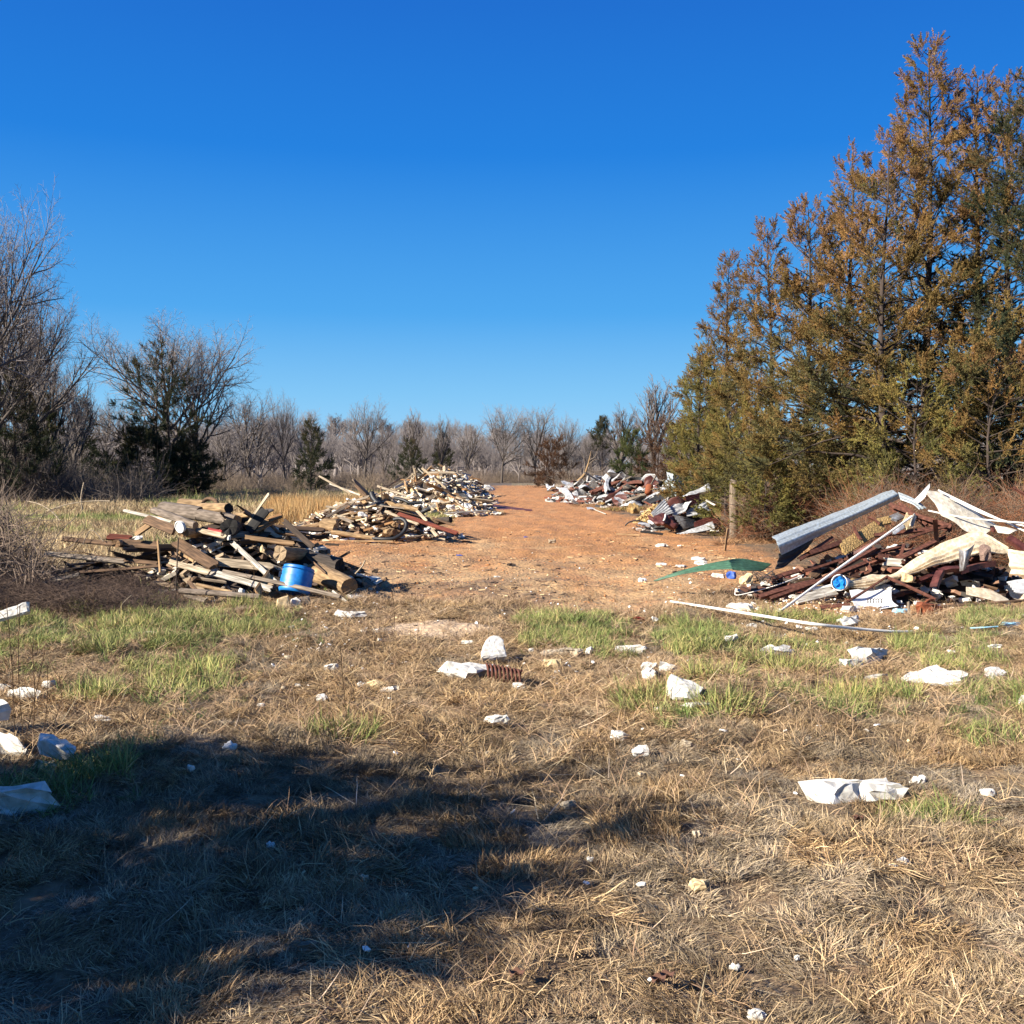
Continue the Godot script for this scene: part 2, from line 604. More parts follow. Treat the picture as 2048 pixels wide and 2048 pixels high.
# an irregular slab: outline points on a plane, thickness, broken edges
func slab_mesh(outline: Array, thick: float, rough := 1.0) -> ArrayMesh:
	var m := MB.new()
	var pts := []
	var n := outline.size()
	for i in n:
		var a: Vector3 = outline[i]
		var b: Vector3 = outline[(i + 1) % n]
		var k := clampi(int(a.distance_to(b) / maxf(0.05, thick * 0.7)), 1, 6)
		for q in k:
			pts.append(a.lerp(b, float(q) / k))
	n = pts.size()
	var c := Vector3.ZERO
	for p in pts:
		c += p / n
	var size := 0.0
	for p in pts:
		size = maxf(size, p.distance_to(c))
	var jit := minf(thick * 0.35, size * 0.12) * rough
	var lean_ := Vector3(rr(-1, 1), 0, rr(-1, 1)) * (0.5 if size > 0.2 else 0.3) * minf(rough, 1.0)
	var skew := Vector3(rr(-1, 1), 0, rr(-1, 1)) * size * 0.16 * rough
	var hm := []
	for p in pts:
		hm.append(clampf(1.0 + lean_.dot((p - c) / maxf(size, 0.001)) + rr(-0.2, 0.2) * rough, 0.25, 1.5))
	var rings := []
	for spec in [[0.9, 0.0, 0.6], [1.0, 0.4, 1.2], [0.97, 0.8, 1.0], [0.86, 1.0, 0.6], [0.45, 1.04, 0.4]]:
		var ring := []
		for pi in n:
			var p: Vector3 = pts[pi]
			ring.append(m.vert(c + (p - c) * spec[0] + skew * spec[1] + Vector3(0, thick * spec[1] * lerpf(hm[pi], 1.0, 0.0 if spec[0] > 0.5 else 0.5), 0) + rv() * jit * spec[2] * Vector3(1, 0.6, 1)))
		rings.append(ring)
	for r in 4:
		for i in n:
			var i2 := (i + 1) % n
			m.quad(rings[r][i], rings[r + 1][i], rings[r + 1][i2], rings[r][i2])
	var mid := m.vert(c + skew + Vector3(0, thick * 1.03, 0))
	var low := m.vert(c)
	for i in n:
		m.tri(rings[4][i], mid, rings[4][(i + 1) % n])
		m.tri(rings[0][i], rings[0][(i + 1) % n], low)
	return m.mesh(false)

func chunk(where: Vector3, w: float, dpt: float, thick: float, mt: String, called: String, category: String, label: String, group := "", tilt := 0.25) -> MeshInstance3D:
	var out := []
	var n := rng.randi_range(9, 13)
	var ph := rr(0, TAU)
	for k in n:
		var a := ph - TAU * k / n
		var rad := rr(0.55, 1.2)
		out.append(Vector3(cos(a) * w / 2 * rad, 0, sin(a) * dpt / 2 * rad * rr(0.85, 1.15)))
	var o := put(slab_mesh(out, thick), called, M[mt], null, Transform3D(Basis.from_euler(Vector3(rr(-0.4, 1) * tilt, 0, rr(-1, 1) * tilt * 0.7)), where))
	tag(o, label, category, group)
	return o

# foam lying on the ground: centre and size in a crop's pixels
func foam(crop: String, x: float, y: float, w: float, h: float, label: String, thick := 0.0, mt := "foam", called := "foam_chunk", category := "foam chunk", group := "") -> MeshInstance3D:
	var k: float = CROPS[crop][2]
	var g := cgp(crop, x, y + h * 0.4)
	var d := proj(g).z
	var wm := w * k / F * d
	var th := clampf(minf(thick if thick > 0.0 else 1.0, wm * 0.42), 0.015, 0.1)
	var dm := maxf(wm * 0.4, (h * k - th / d * F * 0.9) * d * d / (1.65 * F) * 0.9)
	g += Vector3(0, 0.0, -dm * 0.4)
	g.y = H(g.x, g.z) + 0.016
	return chunk(g, wm * 1.08, clampf(dm * 0.8, wm * 0.4, wm * 0.8), th, mt, called, category, label, group, 0.12)

# a larger slab whose outline on the ground is given in a crop's pixels
func slab(crop: String, outline: Array, thick: float, label: String, mt := "foam", called := "foam_slab", category := "foam slab", lift := 0.012, tilt := Vector3.ZERO) -> MeshInstance3D:
	var pts := []
	var c := Vector3.ZERO
	for p in outline:
		var g := cgp(crop, p[0], p[1])
		pts.append(g)
		c += g / outline.size()
	# what is seen is the top and the front face: take the face's height off the depth
	var z0 := 1e9
	var z1 := -1e9
	for p in pts:
		z0 = minf(z0, p.z)
		z1 = maxf(z1, p.z)
	var face := thick * 0.9 * -c.z / CAM.y
	var squeeze := clampf((z1 - z0 - face) / (z1 - z0), 0.35, 1.0)
	for i in pts.size():
		pts[i] = Vector3(pts[i].x - c.x, 0, (pts[i].z - z1) * squeeze)
	c.z = z1
	tilt *= 0.5
	var o := put(slab_mesh(pts, thick), called, M[mt], null, Transform3D(Basis.from_euler(tilt), Vector3(c.x, H(c.x, c.z) + lift, c.z)))
	tag(o, label, category)
	return o

func channel_mesh(l: float, w: float, h: float, bend := 0.0) -> ArrayMesh:     # a folded steel purlin: U section
	var m := MB.new()
	var t := 0.008
	var prof := [Vector2(-w / 2, -h / 2), Vector2(-w / 2, h / 2), Vector2(w / 2, h / 2), Vector2(w / 2, -h / 2), Vector2(w / 2 - t, -h / 2), Vector2(w / 2 - t, h / 2 - t), Vector2(-w / 2 + t, h / 2 - t), Vector2(-w / 2 + t, -h / 2)]
	var last := []
	for i in 7:
		var f := i / 6.0
		var ring := []
		for q in prof:
			ring.append(m.vert(Vector3((f - 0.5) * l, q.y + bend * sin(f * PI) + rr(-1, 1) * h * 0.05, q.x + rr(-1, 1) * w * 0.05)))
		if i > 0:
			for k in 8:
				m.quad(last[k], ring[k], ring[(k + 1) % 8], last[(k + 1) % 8])
		last = ring
	return m.mesh(false)

func purlin(a: Vector3, b: Vector3, w: float, h: float, mt: String, label: String, group := "", bend := 0.0, roll := 0.0) -> void:
	tag(put(channel_mesh(a.distance_to(b), w, h, bend), "steel_channel", M[mt], null, frame(a, b, roll)), label, "steel channel", group)


# ---------- plants ----------
func blade(m: MB, p: Vector3, dirv: Vector3, l: float, w: float, curl: float, col: Color, segs := 3) -> void:
	var side := dirv.cross(Vector3.UP)
	side = (side.normalized() if side.length() > 0.01 else Vector3.RIGHT).rotated(dirv, rr(-1, 1)) * w / 2
	var q := p
	var dd := dirv
	var a := m.vert(q - side, col)
	var b := m.vert(q + side, col)
	for k in segs:
		q += dd * l / segs
		if q.y < 0.004: q.y = 0.004
		dd = (dd + Vector3(0, -curl, 0) + rv() * 0.16).normalized()
		if k == segs - 1:
			m.tri(a, m.vert(q, col), b)
		else:
			var s := side * (0.95 - 0.25 * k)
			var c := m.vert(q - s, col)
			var e := m.vert(q + s, col)
			m.quad(a, c, e, b)
			a = c
			b = e

# a square of turf: blades in small swirls, each swirl with a direction of its own
func turf_mesh(seed_: int, size: float, n: int, pal: Array, lmin: float, lmax: float, w: float, lean: float, curl: float, green := 0.0, gpal := [], over := 0.04) -> ArrayMesh:
	rng.seed = seed_
	var m := MB.new()
	m.colored = true
	var swirl := []
	for k in 14:
		swirl.append([rr(-0.5, 0.5) * size, rr(-0.5, 0.5) * size, rr(0, TAU), rr(-0.2, 0.25), rr(0.75, 1.3), rng.randf()])
	for k in n:
		var x := rr(-0.5, 0.5) * (size + over)
		var z := rr(-0.5, 0.5) * (size + over)
		var best := 0
		var bd := 1e9
		for j in swirl.size():
			var dd: float = (swirl[j][0] - x) ** 2 + (swirl[j][1] - z) ** 2
			if dd < bd:
				bd = dd
				best = j
		var s: Array = swirl[best]
		var a: float = s[2] + rng.randfn(0.0, 0.75)
		var el := clampf(rng.randfn(lean + s[3], 0.28), 0.0, 1.45)
		var col: Color = pal[rng.randi() % pal.size()] * rr(0.65, 1.25) * s[4]
		var l := rr(lmin, lmax)
		var ww := w * rr(0.6, 1.35)
		var cu := curl
		if green > 0.0 and rng.randf() < green * (0.3 + 1.4 * s[5]):
			col = gpal[rng.randi() % gpal.size()] * rr(0.7, 1.25)
			el = clampf(rng.randfn(0.85, 0.3), 0.2, 1.5)
			l *= 1.25
			ww *= 1.25
			cu = 0.3
		if rng.randf() < 0.02:
			l *= 1.9
		blade(m, Vector3(x, rr(-0.005, 0.016), z), Vector3(cos(a) * cos(el), sin(el), sin(a) * cos(el)), l, ww, cu, col, 2 if l < 0.1 else 3)
	return m.mesh(false)

func tuft_mesh(seed_: int, n: int, radius: float, lmin: float, lmax: float, w: float, lean: float, spread: float, curl: float) -> ArrayMesh:
	rng.seed = seed_
	var m := MB.new()
	m.colored = true
	for k in n:
		var a := rng.randfn(0.0, spread)
		var el := clampf(rng.randfn(lean, 0.25), 0.02, 1.5)
		var p := Vector3(rr(-1, 1), 0, rr(-1, 1)) * radius
		var dv := Vector3(cos(a) * cos(el), sin(el), sin(a) * cos(el))
		var v := rr(0.55, 1.25)
		blade(m, p + Vector3(0, rr(0, 0.02), 0), dv, rr(lmin, lmax), w * rr(0.7, 1.3), curl, Color(v, v * rr(0.93, 1.04), v * rr(0.85, 1.1)))
	return m.mesh(false)

func twig_clump_mesh(seed_: int, n: int, size: float, r: float, droop: float) -> ArrayMesh:     # arching briars
	rng.seed = seed_
	var m := MB.new()
	m.colored = true
	for k in n:
		var p := Vector3(rr(-1, 1), rr(0, 0.4), rr(-1, 1)) * size * 0.4
		var dv := (rv() + Vector3(0, 0.6, 0)).normalized()
		var pts := [p]
		for i in 5:
			p += dv * size * rr(0.15, 0.28)
			dv = (dv + rv() * 0.45 + Vector3(0, -droop, 0)).normalized()
			pts.append(p)
		var v := rr(0.6, 1.3)
		add_tube(m, pts, [r, r, r * 0.8, r * 0.7, r * 0.5, r * 0.3], 3, false, Color(v, v, v))
	return m.mesh(false)

func spray(m: MB, p0: Vector3, dv: Vector3, l: float, n: int, v0: float) -> void:
	var s1 := dv.cross(Vector3.UP if absf(dv.y) < 0.9 else Vector3.RIGHT).normalized()
	var s2 := s1.cross(dv)
	for k in n:
		var f := (k + 0.5) / n
		var p := p0 + dv * l * f * 0.85 + Vector3(0, -0.3 * l * f * f, 0)
		var out := (dv * 0.8 + s1 * rr(-1, 1) * 0.9 + s2 * rr(-0.6, 0.9)).normalized()
		var bl := l * rr(0.22, 0.42) * (1.15 - 0.5 * f)
		var side := out.cross(rv()).normalized() * rr(0.005, 0.010)
		var v := rr(0.6, 1.35) * v0
		var col := Color(v, v * rr(0.92, 1.06), v * 0.9)
		var a := m.vert(p - side * 0.5, col)
		var b := m.vert(p + side * 0.5, col)
		var c := m.vert(p + out * bl * 0.55 + side, col)
		var d := m.vert(p + out * bl * 0.55 - side, col)
		m.quad(a, b, c, d)
		m.tri(d, c, m.vert(p + out * bl, col))

func plume_mesh(seed_: int, full: float) -> ArrayMesh:        # a leafy side branch of a cedar along +x, about 0.75 m
	rng.seed = seed_
	var m := MB.new()
	m.colored = true
	var pts := []
	var p := Vector3.ZERO
	var dv := Vector3(1, 0.05, 0)
	for k in 6:
		pts.append(p)
		p += dv * 0.13
		dv = (dv + Vector3(0, 0.09, 0) + rv() * 0.13).normalized()
	add_tube(m, pts, [0.009, 0.007, 0.006, 0.004, 0.003, 0.002], 3, false, Color(1.0, 0.85, 0.8))
	var n := int(13 * full)
	for k in n:
		var f := 0.12 + 0.88 * (k + rng.randf()) / n
		var q := catmull(pts, f)
		var t := (catmull(pts, minf(1, f + 0.1)) - catmull(pts, f - 0.1)).normalized()
		var perp := t.cross(rv()).normalized()
		var sd := (t * rr(0.5, 1.0) + perp * rr(0.5, 1.0) * (1.2 - f) + Vector3(0, 0.25, 0)).normalized()
		spray(m, q, sd, rr(0.18, 0.34) * (1.25 - 0.6 * f), 20, rr(0.75, 1.2))
	spray(m, catmull(pts, 0.95), (Vector3(1, 0.6, 0) + rv() * 0.2).normalized(), 0.22, 12, 1.1)
	return m.mesh(false)

var plumes := []

# a red cedar: tapered trunk, rising limbs, plumes along every limb. pal: colours from the inner and low to the outer and high
func cedar(called: String, foot: Vector3, h: float, r: float, seed_: int, pal: Array, label: String, dense := 1.0, group := "", lean := Vector2.ZERO, bushy := 0.75, crown0 := 0.06, plume := 1.0) -> Node3D:
	rng.seed = seed_
	var o := base(called, foot)
	var wood := MB.new()
	var tp := []
	var tr := []
	for i in 9:
		var f := i / 8.0
		tp.append(Vector3(lean.x * f * f + 0.1 * sin(f * 7 + seed_) * f, h * f * 0.97, lean.y * f * f + 0.1 * cos(f * 6) * f))
		tr.append(lerpf(0.014 * h, 0.012, pow(f, 0.8)))
	add_tube(wood, tp, tr, 8)
	var limbs := MB.new()
	var where := [[], [], [], []]
	var tint := [[], [], [], []]
	var nb := int((h * 11.5 + 10) * dense / plume)
	var lobes := FastNoiseLite.new()
	lobes.seed = seed_
	lobes.frequency = 0.45
	for b in nb:
		var f := lerpf(crown0, 0.985, pow((b + rng.randf()) / nb, 0.9))
		var az := b * 2.39996 + rr(-0.4, 0.4)
		var lobe := lobes.get_noise_2d(cos(az) * 2.2 + f * h * 0.8, sin(az) * 2.2 + f * h * 0.3)
		if lobe < -0.31 and dense < 1.2:
			continue
		var prof := pow(1.0 - f, bushy * (1.25 if h > 6.0 else 1.0)) * minf(1.0, 0.62 + f * 2.2) * (1.0 + 0.22 * sin(f * h * 2.1 + seed_))
		var l := r * prof * (1.0 + 0.9 * lobe) * rr(0.5, 1.2) + 0.22 * plume
		var el := lerpf(0.05, 0.85, f) + rr(-0.25, 0.25)
		var dv := Vector3(cos(az) * cos(el), sin(el), sin(az) * cos(el))
		var p := catmull(tp, f)
		var pts := [p]
		var n := maxi(3, int(l / 0.3))
		for k in n:
			dv = (dv + rv() * 0.15 + Vector3(0, 0.10 if k > n / 2 else -0.05, 0)).normalized()
			p += dv * l / n
			pts.append(p)
		var lr := []
		for k in n + 1:
			lr.append(lerpf(0.0028 * h * (1 - f) + 0.012, 0.004, float(k) / n))
		add_tube(limbs, pts, lr, 4)
		var ns := int(l / (0.155 * plume) * minf(dense, 1.6)) + 2
		var tone := rng.randfn(0.0, 0.14)
		var dead := rng.randf() < 0.06
		var g := 1.0
		for k in ns:
			if k % 4 == 0: g = lerpf(0.3, 1.0, sqrt(rng.randf())) if k else 1.0
			if dead and g < 0.75: continue
			var q := catmull(pts, clampf(g - rr(0.0, 0.07), 0.0, 1.0))
			var td := (catmull(pts, minf(1, g + 0.12)) - catmull(pts, maxf(0, g - 0.12))).normalized()
			var perp := td.cross(rv()).normalized()
			var sd := (td * rr(0.5, 1.0) + perp * (0.8 if k else 0.15) * Vector3(1, 0.6, 1) + Vector3(0, rr(-0.05, 0.35), 0)).normalized()
			var z := sd.cross(Vector3.UP + rv() * 0.4).normalized()
			var s := rr(0.55, 1.0) * plume * (1.0 if g < 0.95 else 0.9) * lerpf(1.0, 0.72, f)
			var v := rng.randi() % 4
			where[v].append(Transform3D(Basis(sd, z.cross(sd), z).scaled(Vector3.ONE * s), q))
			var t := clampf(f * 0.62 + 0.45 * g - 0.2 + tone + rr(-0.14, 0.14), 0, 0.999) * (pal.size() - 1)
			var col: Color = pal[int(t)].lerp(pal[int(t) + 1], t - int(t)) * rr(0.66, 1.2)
			tint[v].append(col)
	put(wood.mesh(true), "trunk", M.cedarbark, o)
	put(limbs.mesh(false), "limbs", M.cedarbark, o)
	for v in 4:
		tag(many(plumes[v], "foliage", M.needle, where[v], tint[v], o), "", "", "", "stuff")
	tag(o, label, "cedar tree", group)
	return o

func grow(wood: MB, fine: MB, p: Vector3, dv: Vector3, l: float, r: float, level: int, q: Dictionary) -> void:
	var segs: int = [8, 6, 5, 3, 2][level]
	var pts := [p]
	var rad := [r]
	var wander: float = q.wander * [0.35, 1.0, 1.2, 1.2, 1.0][level]
	for k in segs:
		dv = (dv + rv() * wander + Vector3(0, q.up * [0.3, 1.0, 1.0, 0.9, 0.6][level], 0)).normalized()
		p += dv * l / segs
		pts.append(p)
		rad.append(lerpf(r, r * (0.3 if level else 0.22), (k + 1.0) / segs))
	add_tube(fine if level > 2 else wood, pts, rad, [8, 6, 4, 3, 3][level])
	if level >= 4:
		return
	var n: int = q.n[level]
	for k in n:
		var lo: float = q.fork if level == 0 else 0.22
		var f := lerpf(lo, 1.0, (k + rng.randf()) / n)
		var at_ := catmull(pts, f)
		var tdir := (catmull(pts, minf(1.0, f + 0.08)) - catmull(pts, f - 0.08)).normalized()
		var az := k * 2.39996 + rr(-0.6, 0.6)
		var perp := tdir.cross(Vector3.RIGHT if absf(tdir.x) < 0.8 else Vector3.BACK).normalized().rotated(tdir, az)
		var ang: float = q.angle * rr(0.7, 1.25) * (1.15 - 0.45 * f if level == 0 else 0.85)
		var cd := (tdir * cos(ang) + perp * sin(ang)).normalized()
		var cl: float = l * q.ratio[level] * (1.15 - 0.55 * f if level else (0.55 + 0.72 * sin(PI * clampf((f - q.fork) / (1.0 - q.fork) * 0.75 + 0.18, 0, 1)) if q.has("round") else 1.2 - 0.6 * f * f)) * rr(0.75, 1.2)
		var cr := maxf(0.0075, minf(lerpf(r, r * 0.3, f) * 0.72, cl * (0.036 if level < 2 else 0.026) + 0.004))
		grow(wood, fine, at_, cd, cl, cr, level + 1, q)

var bare := []        # [Node3D prototype meshes, height, half width]

func bare_meshes(seed_: int, q: Dictionary) -> void:
	rng.seed = seed_
	var wood := MB.new()
	var fine := MB.new()
	grow(wood, fine, Vector3(0, -0.2, 0), Vector3(rr(-0.06, 0.06), 1, rr(-0.06, 0.06)).normalized(), q.get("trunk", 7.5), q.get("r", 0.24), 0, q)
	var tall := []
	var wide := []
	for p in fine.v:
		tall.append(p.y)
		wide.append(absf(p.x))
	tall.sort()
	var top: float = tall[int(tall.size() * 0.997)]
	wide.sort()
	bare.append([wood.mesh(true), fine.mesh(false), top, wide[int(wide.size() * 0.97)]])

func bare_tree(kind: int, foot: Vector3, h: float, half: float, turn: float, label: String, called := "bare_tree", group := "") -> Node3D:
	var o := base(called, foot, turn)
	var b: Array = bare[kind]
	o.scale = Vector3(half / b[3], h / b[2], half / b[3])
	put(b[0], "trunk", M.treebark, o)
	put(b[1], "crown", M.treetwig, o)
	tag(o, label, "tree", group)
	return o


# ---------- ground ----------
const CLAY := [Vector2(985, 971), Vector2(1108, 971), Vector2(1150, 1000), Vector2(1262, 1034), Vector2(1390, 1072), Vector2(1500, 1098), Vector2(1600, 1135), Vector2(1470, 1190), Vector2(1370, 1215), Vector2(1290, 1240), Vector2(1080, 1222), Vector2(960, 1205), Vector2(800, 1212), Vector2(700, 1190), Vector2(600, 1130), Vector2(540, 1095), Vector2(580, 1075), Vector2(860, 1060), Vector2(935, 1010)]
const RIGHTCLAY := [Vector2(1440, 1190), Vector2(1560, 1130), Vector2(2100, 1130), Vector2(2100, 1215), Vector2(1800, 1238), Vector2(1560, 1245), Vector2(1440, 1228)]
const PAD := [Vector2(728, 1262), Vector2(770, 1246), Vector2(870, 1238), Vector2(950, 1245), Vector2(985, 1262), Vector2(960, 1276), Vector2(840, 1280)]
# where living grass stands: centre, half width, half height on the photograph, how strongly
const GREENS := [[300, 1290, 200, 55, 0.9], [330, 1235, 220, 30, 0.8], [70, 1275, 110, 60, 0.9], [330, 1400, 120, 60, 0.8], [500, 1262, 120, 30, 0.8], [250, 1360, 150, 50, 0.6], [1140, 1262, 80, 32, 1.4], [1210, 1285, 50, 25, 1.2], [1390, 1290, 85, 38, 1.2], [1600, 1310, 160, 50, 0.4], [1620, 1240, 130, 22, 0.6], [1930, 1300, 130, 60, 0.62], [1700, 1400, 330, 50, 0.42], [1990, 1420, 110, 60, 0.65], [1370, 1440, 70, 45, 0.9], [1800, 1630, 70, 25, 0.9], [300, 1520, 60, 50, 0.8], [110, 1610, 150, 50, 0.8], [2000, 1222, 110, 22, 1.0], [1240, 1390, 60, 40, 0.4], [700, 1480, 90, 20, 0.35], [1500, 1205, 60, 20, 0.5], [150, 1700, 160, 40, 0.35]]

func blob(q: Vector3, list: Array) -> float:
	var s := 0.0
	for g in list:
		var e: float = ((q.x - g[0]) / g[2]) ** 2 + ((q.y - g[1]) / g[3]) ** 2
		if e < 4.0:
			s = maxf(s, g[4] * 0.8 * exp(-e * 0.8))
	return s

func inside(x: float, z: float, poly: Array, wob := 0.35) -> float:
	var s := 0.0
	var pv := PackedVector2Array(poly)
	for k in 4:
		var a := n1.get_noise_2d(x * 90.0 + k * 50.0, z * 90.0)
		var b := n1.get_noise_2d(x * 90.0, z * 90.0 + 300.0 + k * 50.0)
		var d := -z
		var q := proj(Vector3(x + a * wob * (1.0 + d * 0.05), H(x, z), z + b * wob * (1.0 + d * 0.08)))
		if Geometry2D.is_point_in_polygon(Vector2(q.x, q.y), pv):
			s += 0.25
	return s

func ground_color(x: float, z: float) -> Color:
	var d := -z
	var a := n1.get_noise_2d(x * 30.0 + 500.0, z * 30.0)
	var b := n1.get_noise_2d(x * 130.0, z * 130.0 + 200.0)
	var c := n1.get_noise_2d(x * 420.0 + 40.0, z * 420.0)
	var thatch := Color(0.27, 0.18, 0.1).lerp(Color(0.17, 0.11, 0.065), clampf(0.5 + a * 1.1 + b * 0.9, 0, 1))
	if d < 1.5:
		return thatch
	var q := proj(Vector3(x, 0.0, z))
	var clay := inside(x, z, CLAY)
	var field := smoothstep(15.0, 20.0, d)
	if field > 0.0:
		var f := Color(0.42, 0.32, 0.17).lerp(Color(0.3, 0.23, 0.12), clampf(0.5 + a * 1.4, 0, 1)).lerp(Color(0.26, 0.27, 0.09), smoothstep(0.0, 0.5, n1.get_noise_2d(x * 6.0, z * 14.0)) * 0.7)
		if x > 2.0 and d < 60.0:
			f = Color(0.24, 0.14, 0.07).lerp(Color(0.14, 0.1, 0.06), clampf(0.5 + b, 0, 1))
		thatch = thatch.lerp(f, field).lerp(Color(0.13, 0.1, 0.083).lerp(Color(0.19, 0.14, 0.1), clampf(0.5 + a, 0, 1)), smoothstep(80.0, 100.0, d) * (1.0 if x < 0.0 or d > 150.0 else 0.5))
	var gr := blob(q, GREENS) * clampf(0.55 + b * 1.2, 0, 1)
	thatch = thatch.lerp(Color(0.14, 0.15, 0.055), clampf(gr, 0, 0.8))
	var rut := n1.get_noise_2d(x * 75.0 - z * 4.0, z * 7.0) * 0.7 + exp(-((x + 0.35 + 0.02 * d) ** 2) / 1.6) * 0.35
	var cl := Color(0.52, 0.245, 0.085).lerp(Color(0.54, 0.34, 0.165), clampf(smoothstep(26.0, 15.0, d) * 0.75 + a * 0.6 + rut, 0, 1))
	cl = cl.lerp(Color(0.42, 0.19, 0.085), clampf(b * 0.9 + c * 0.4 - rut * 0.4, 0, 0.6))
	if d > 24.0:
		cl = cl.lerp(Color(0.55, 0.24, 0.085), clampf((d - 24.0) / 20.0, 0, 0.6))
	var w := clay
	if d > 9.0 and d < 18.0:
		w = maxf(w, inside(x, z, RIGHTCLAY) * 0.85)
		# litter and dark stains on the near part of the track
		cl = cl.lerp(Color(0.17, 0.1, 0.06), clampf((n1.get_noise_2d(x * 22.0 + 90.0, z * 60.0) - 0.12) * 3.0, 0, 0.6))
	var out := thatch.lerp(cl, w)
	if d > 9.0 and d < 14.0:
		out = out.lerp(Color(0.76, 0.56, 0.37).lerp(Color(0.62, 0.44, 0.28), clampf(0.5 + b * 2.0, 0, 1)), inside(x, z, PAD, 0.12))
	return out * (1.0 + c * 0.25)

func make_ground() -> void:
	var xs := []
	var x := 0.0
	var st := 0.085
	while x < 420.0:
		xs.append(x)
		if x > 8.0: st *= 1.13
		x += st
	var full := []
	for k in range(xs.size() - 1, 0, -1):
		full.append(-xs[k])
	full.append_array(xs)
	var zs := []
	var d := -14.0
	while d < 700.0:
		zs.append(-d)
		st = 0.6 if d < 1.5 else 0.085 if d < 19.0 else d * 0.0075 if d < 120.0 else d * 0.02
		d += st
	var m := MB.new()
	m.colored = true
	var w: int = full.size()
	for j in zs.size():
		for i in w:
			var px: float = full[i]
			var pz: float = zs[j]
			var y := H(px, pz)
			var col := Color(0.14, 0.105, 0.08)
			if absf(px) < -pz * 0.75 + 3.0 or pz > -6.0:
				col = ground_color(px, pz)
				var rough := n1.get_noise_2d(px * 500.0, pz * 500.0) * 0.011 + n1.get_noise_2d(px * 210.0 + 9.0, pz * 210.0) * 0.02
				y += rough * smoothstep(0.0, 0.3, col.r - col.b) * (1.0 if pz > -45.0 else 0.0)
			m.vert(Vector3(px, y, pz), col)
	for j in zs.size() - 1:
		for i in w - 1:
			var a: int = j * w + i
			m.quad(a, a + w, a + w + 1, a + 1)
	var o := put(m.mesh(true), "ground", M.ground)
	tag(o, "rough ground of dry grass, red clay track and pale fields", "", "", "structure")

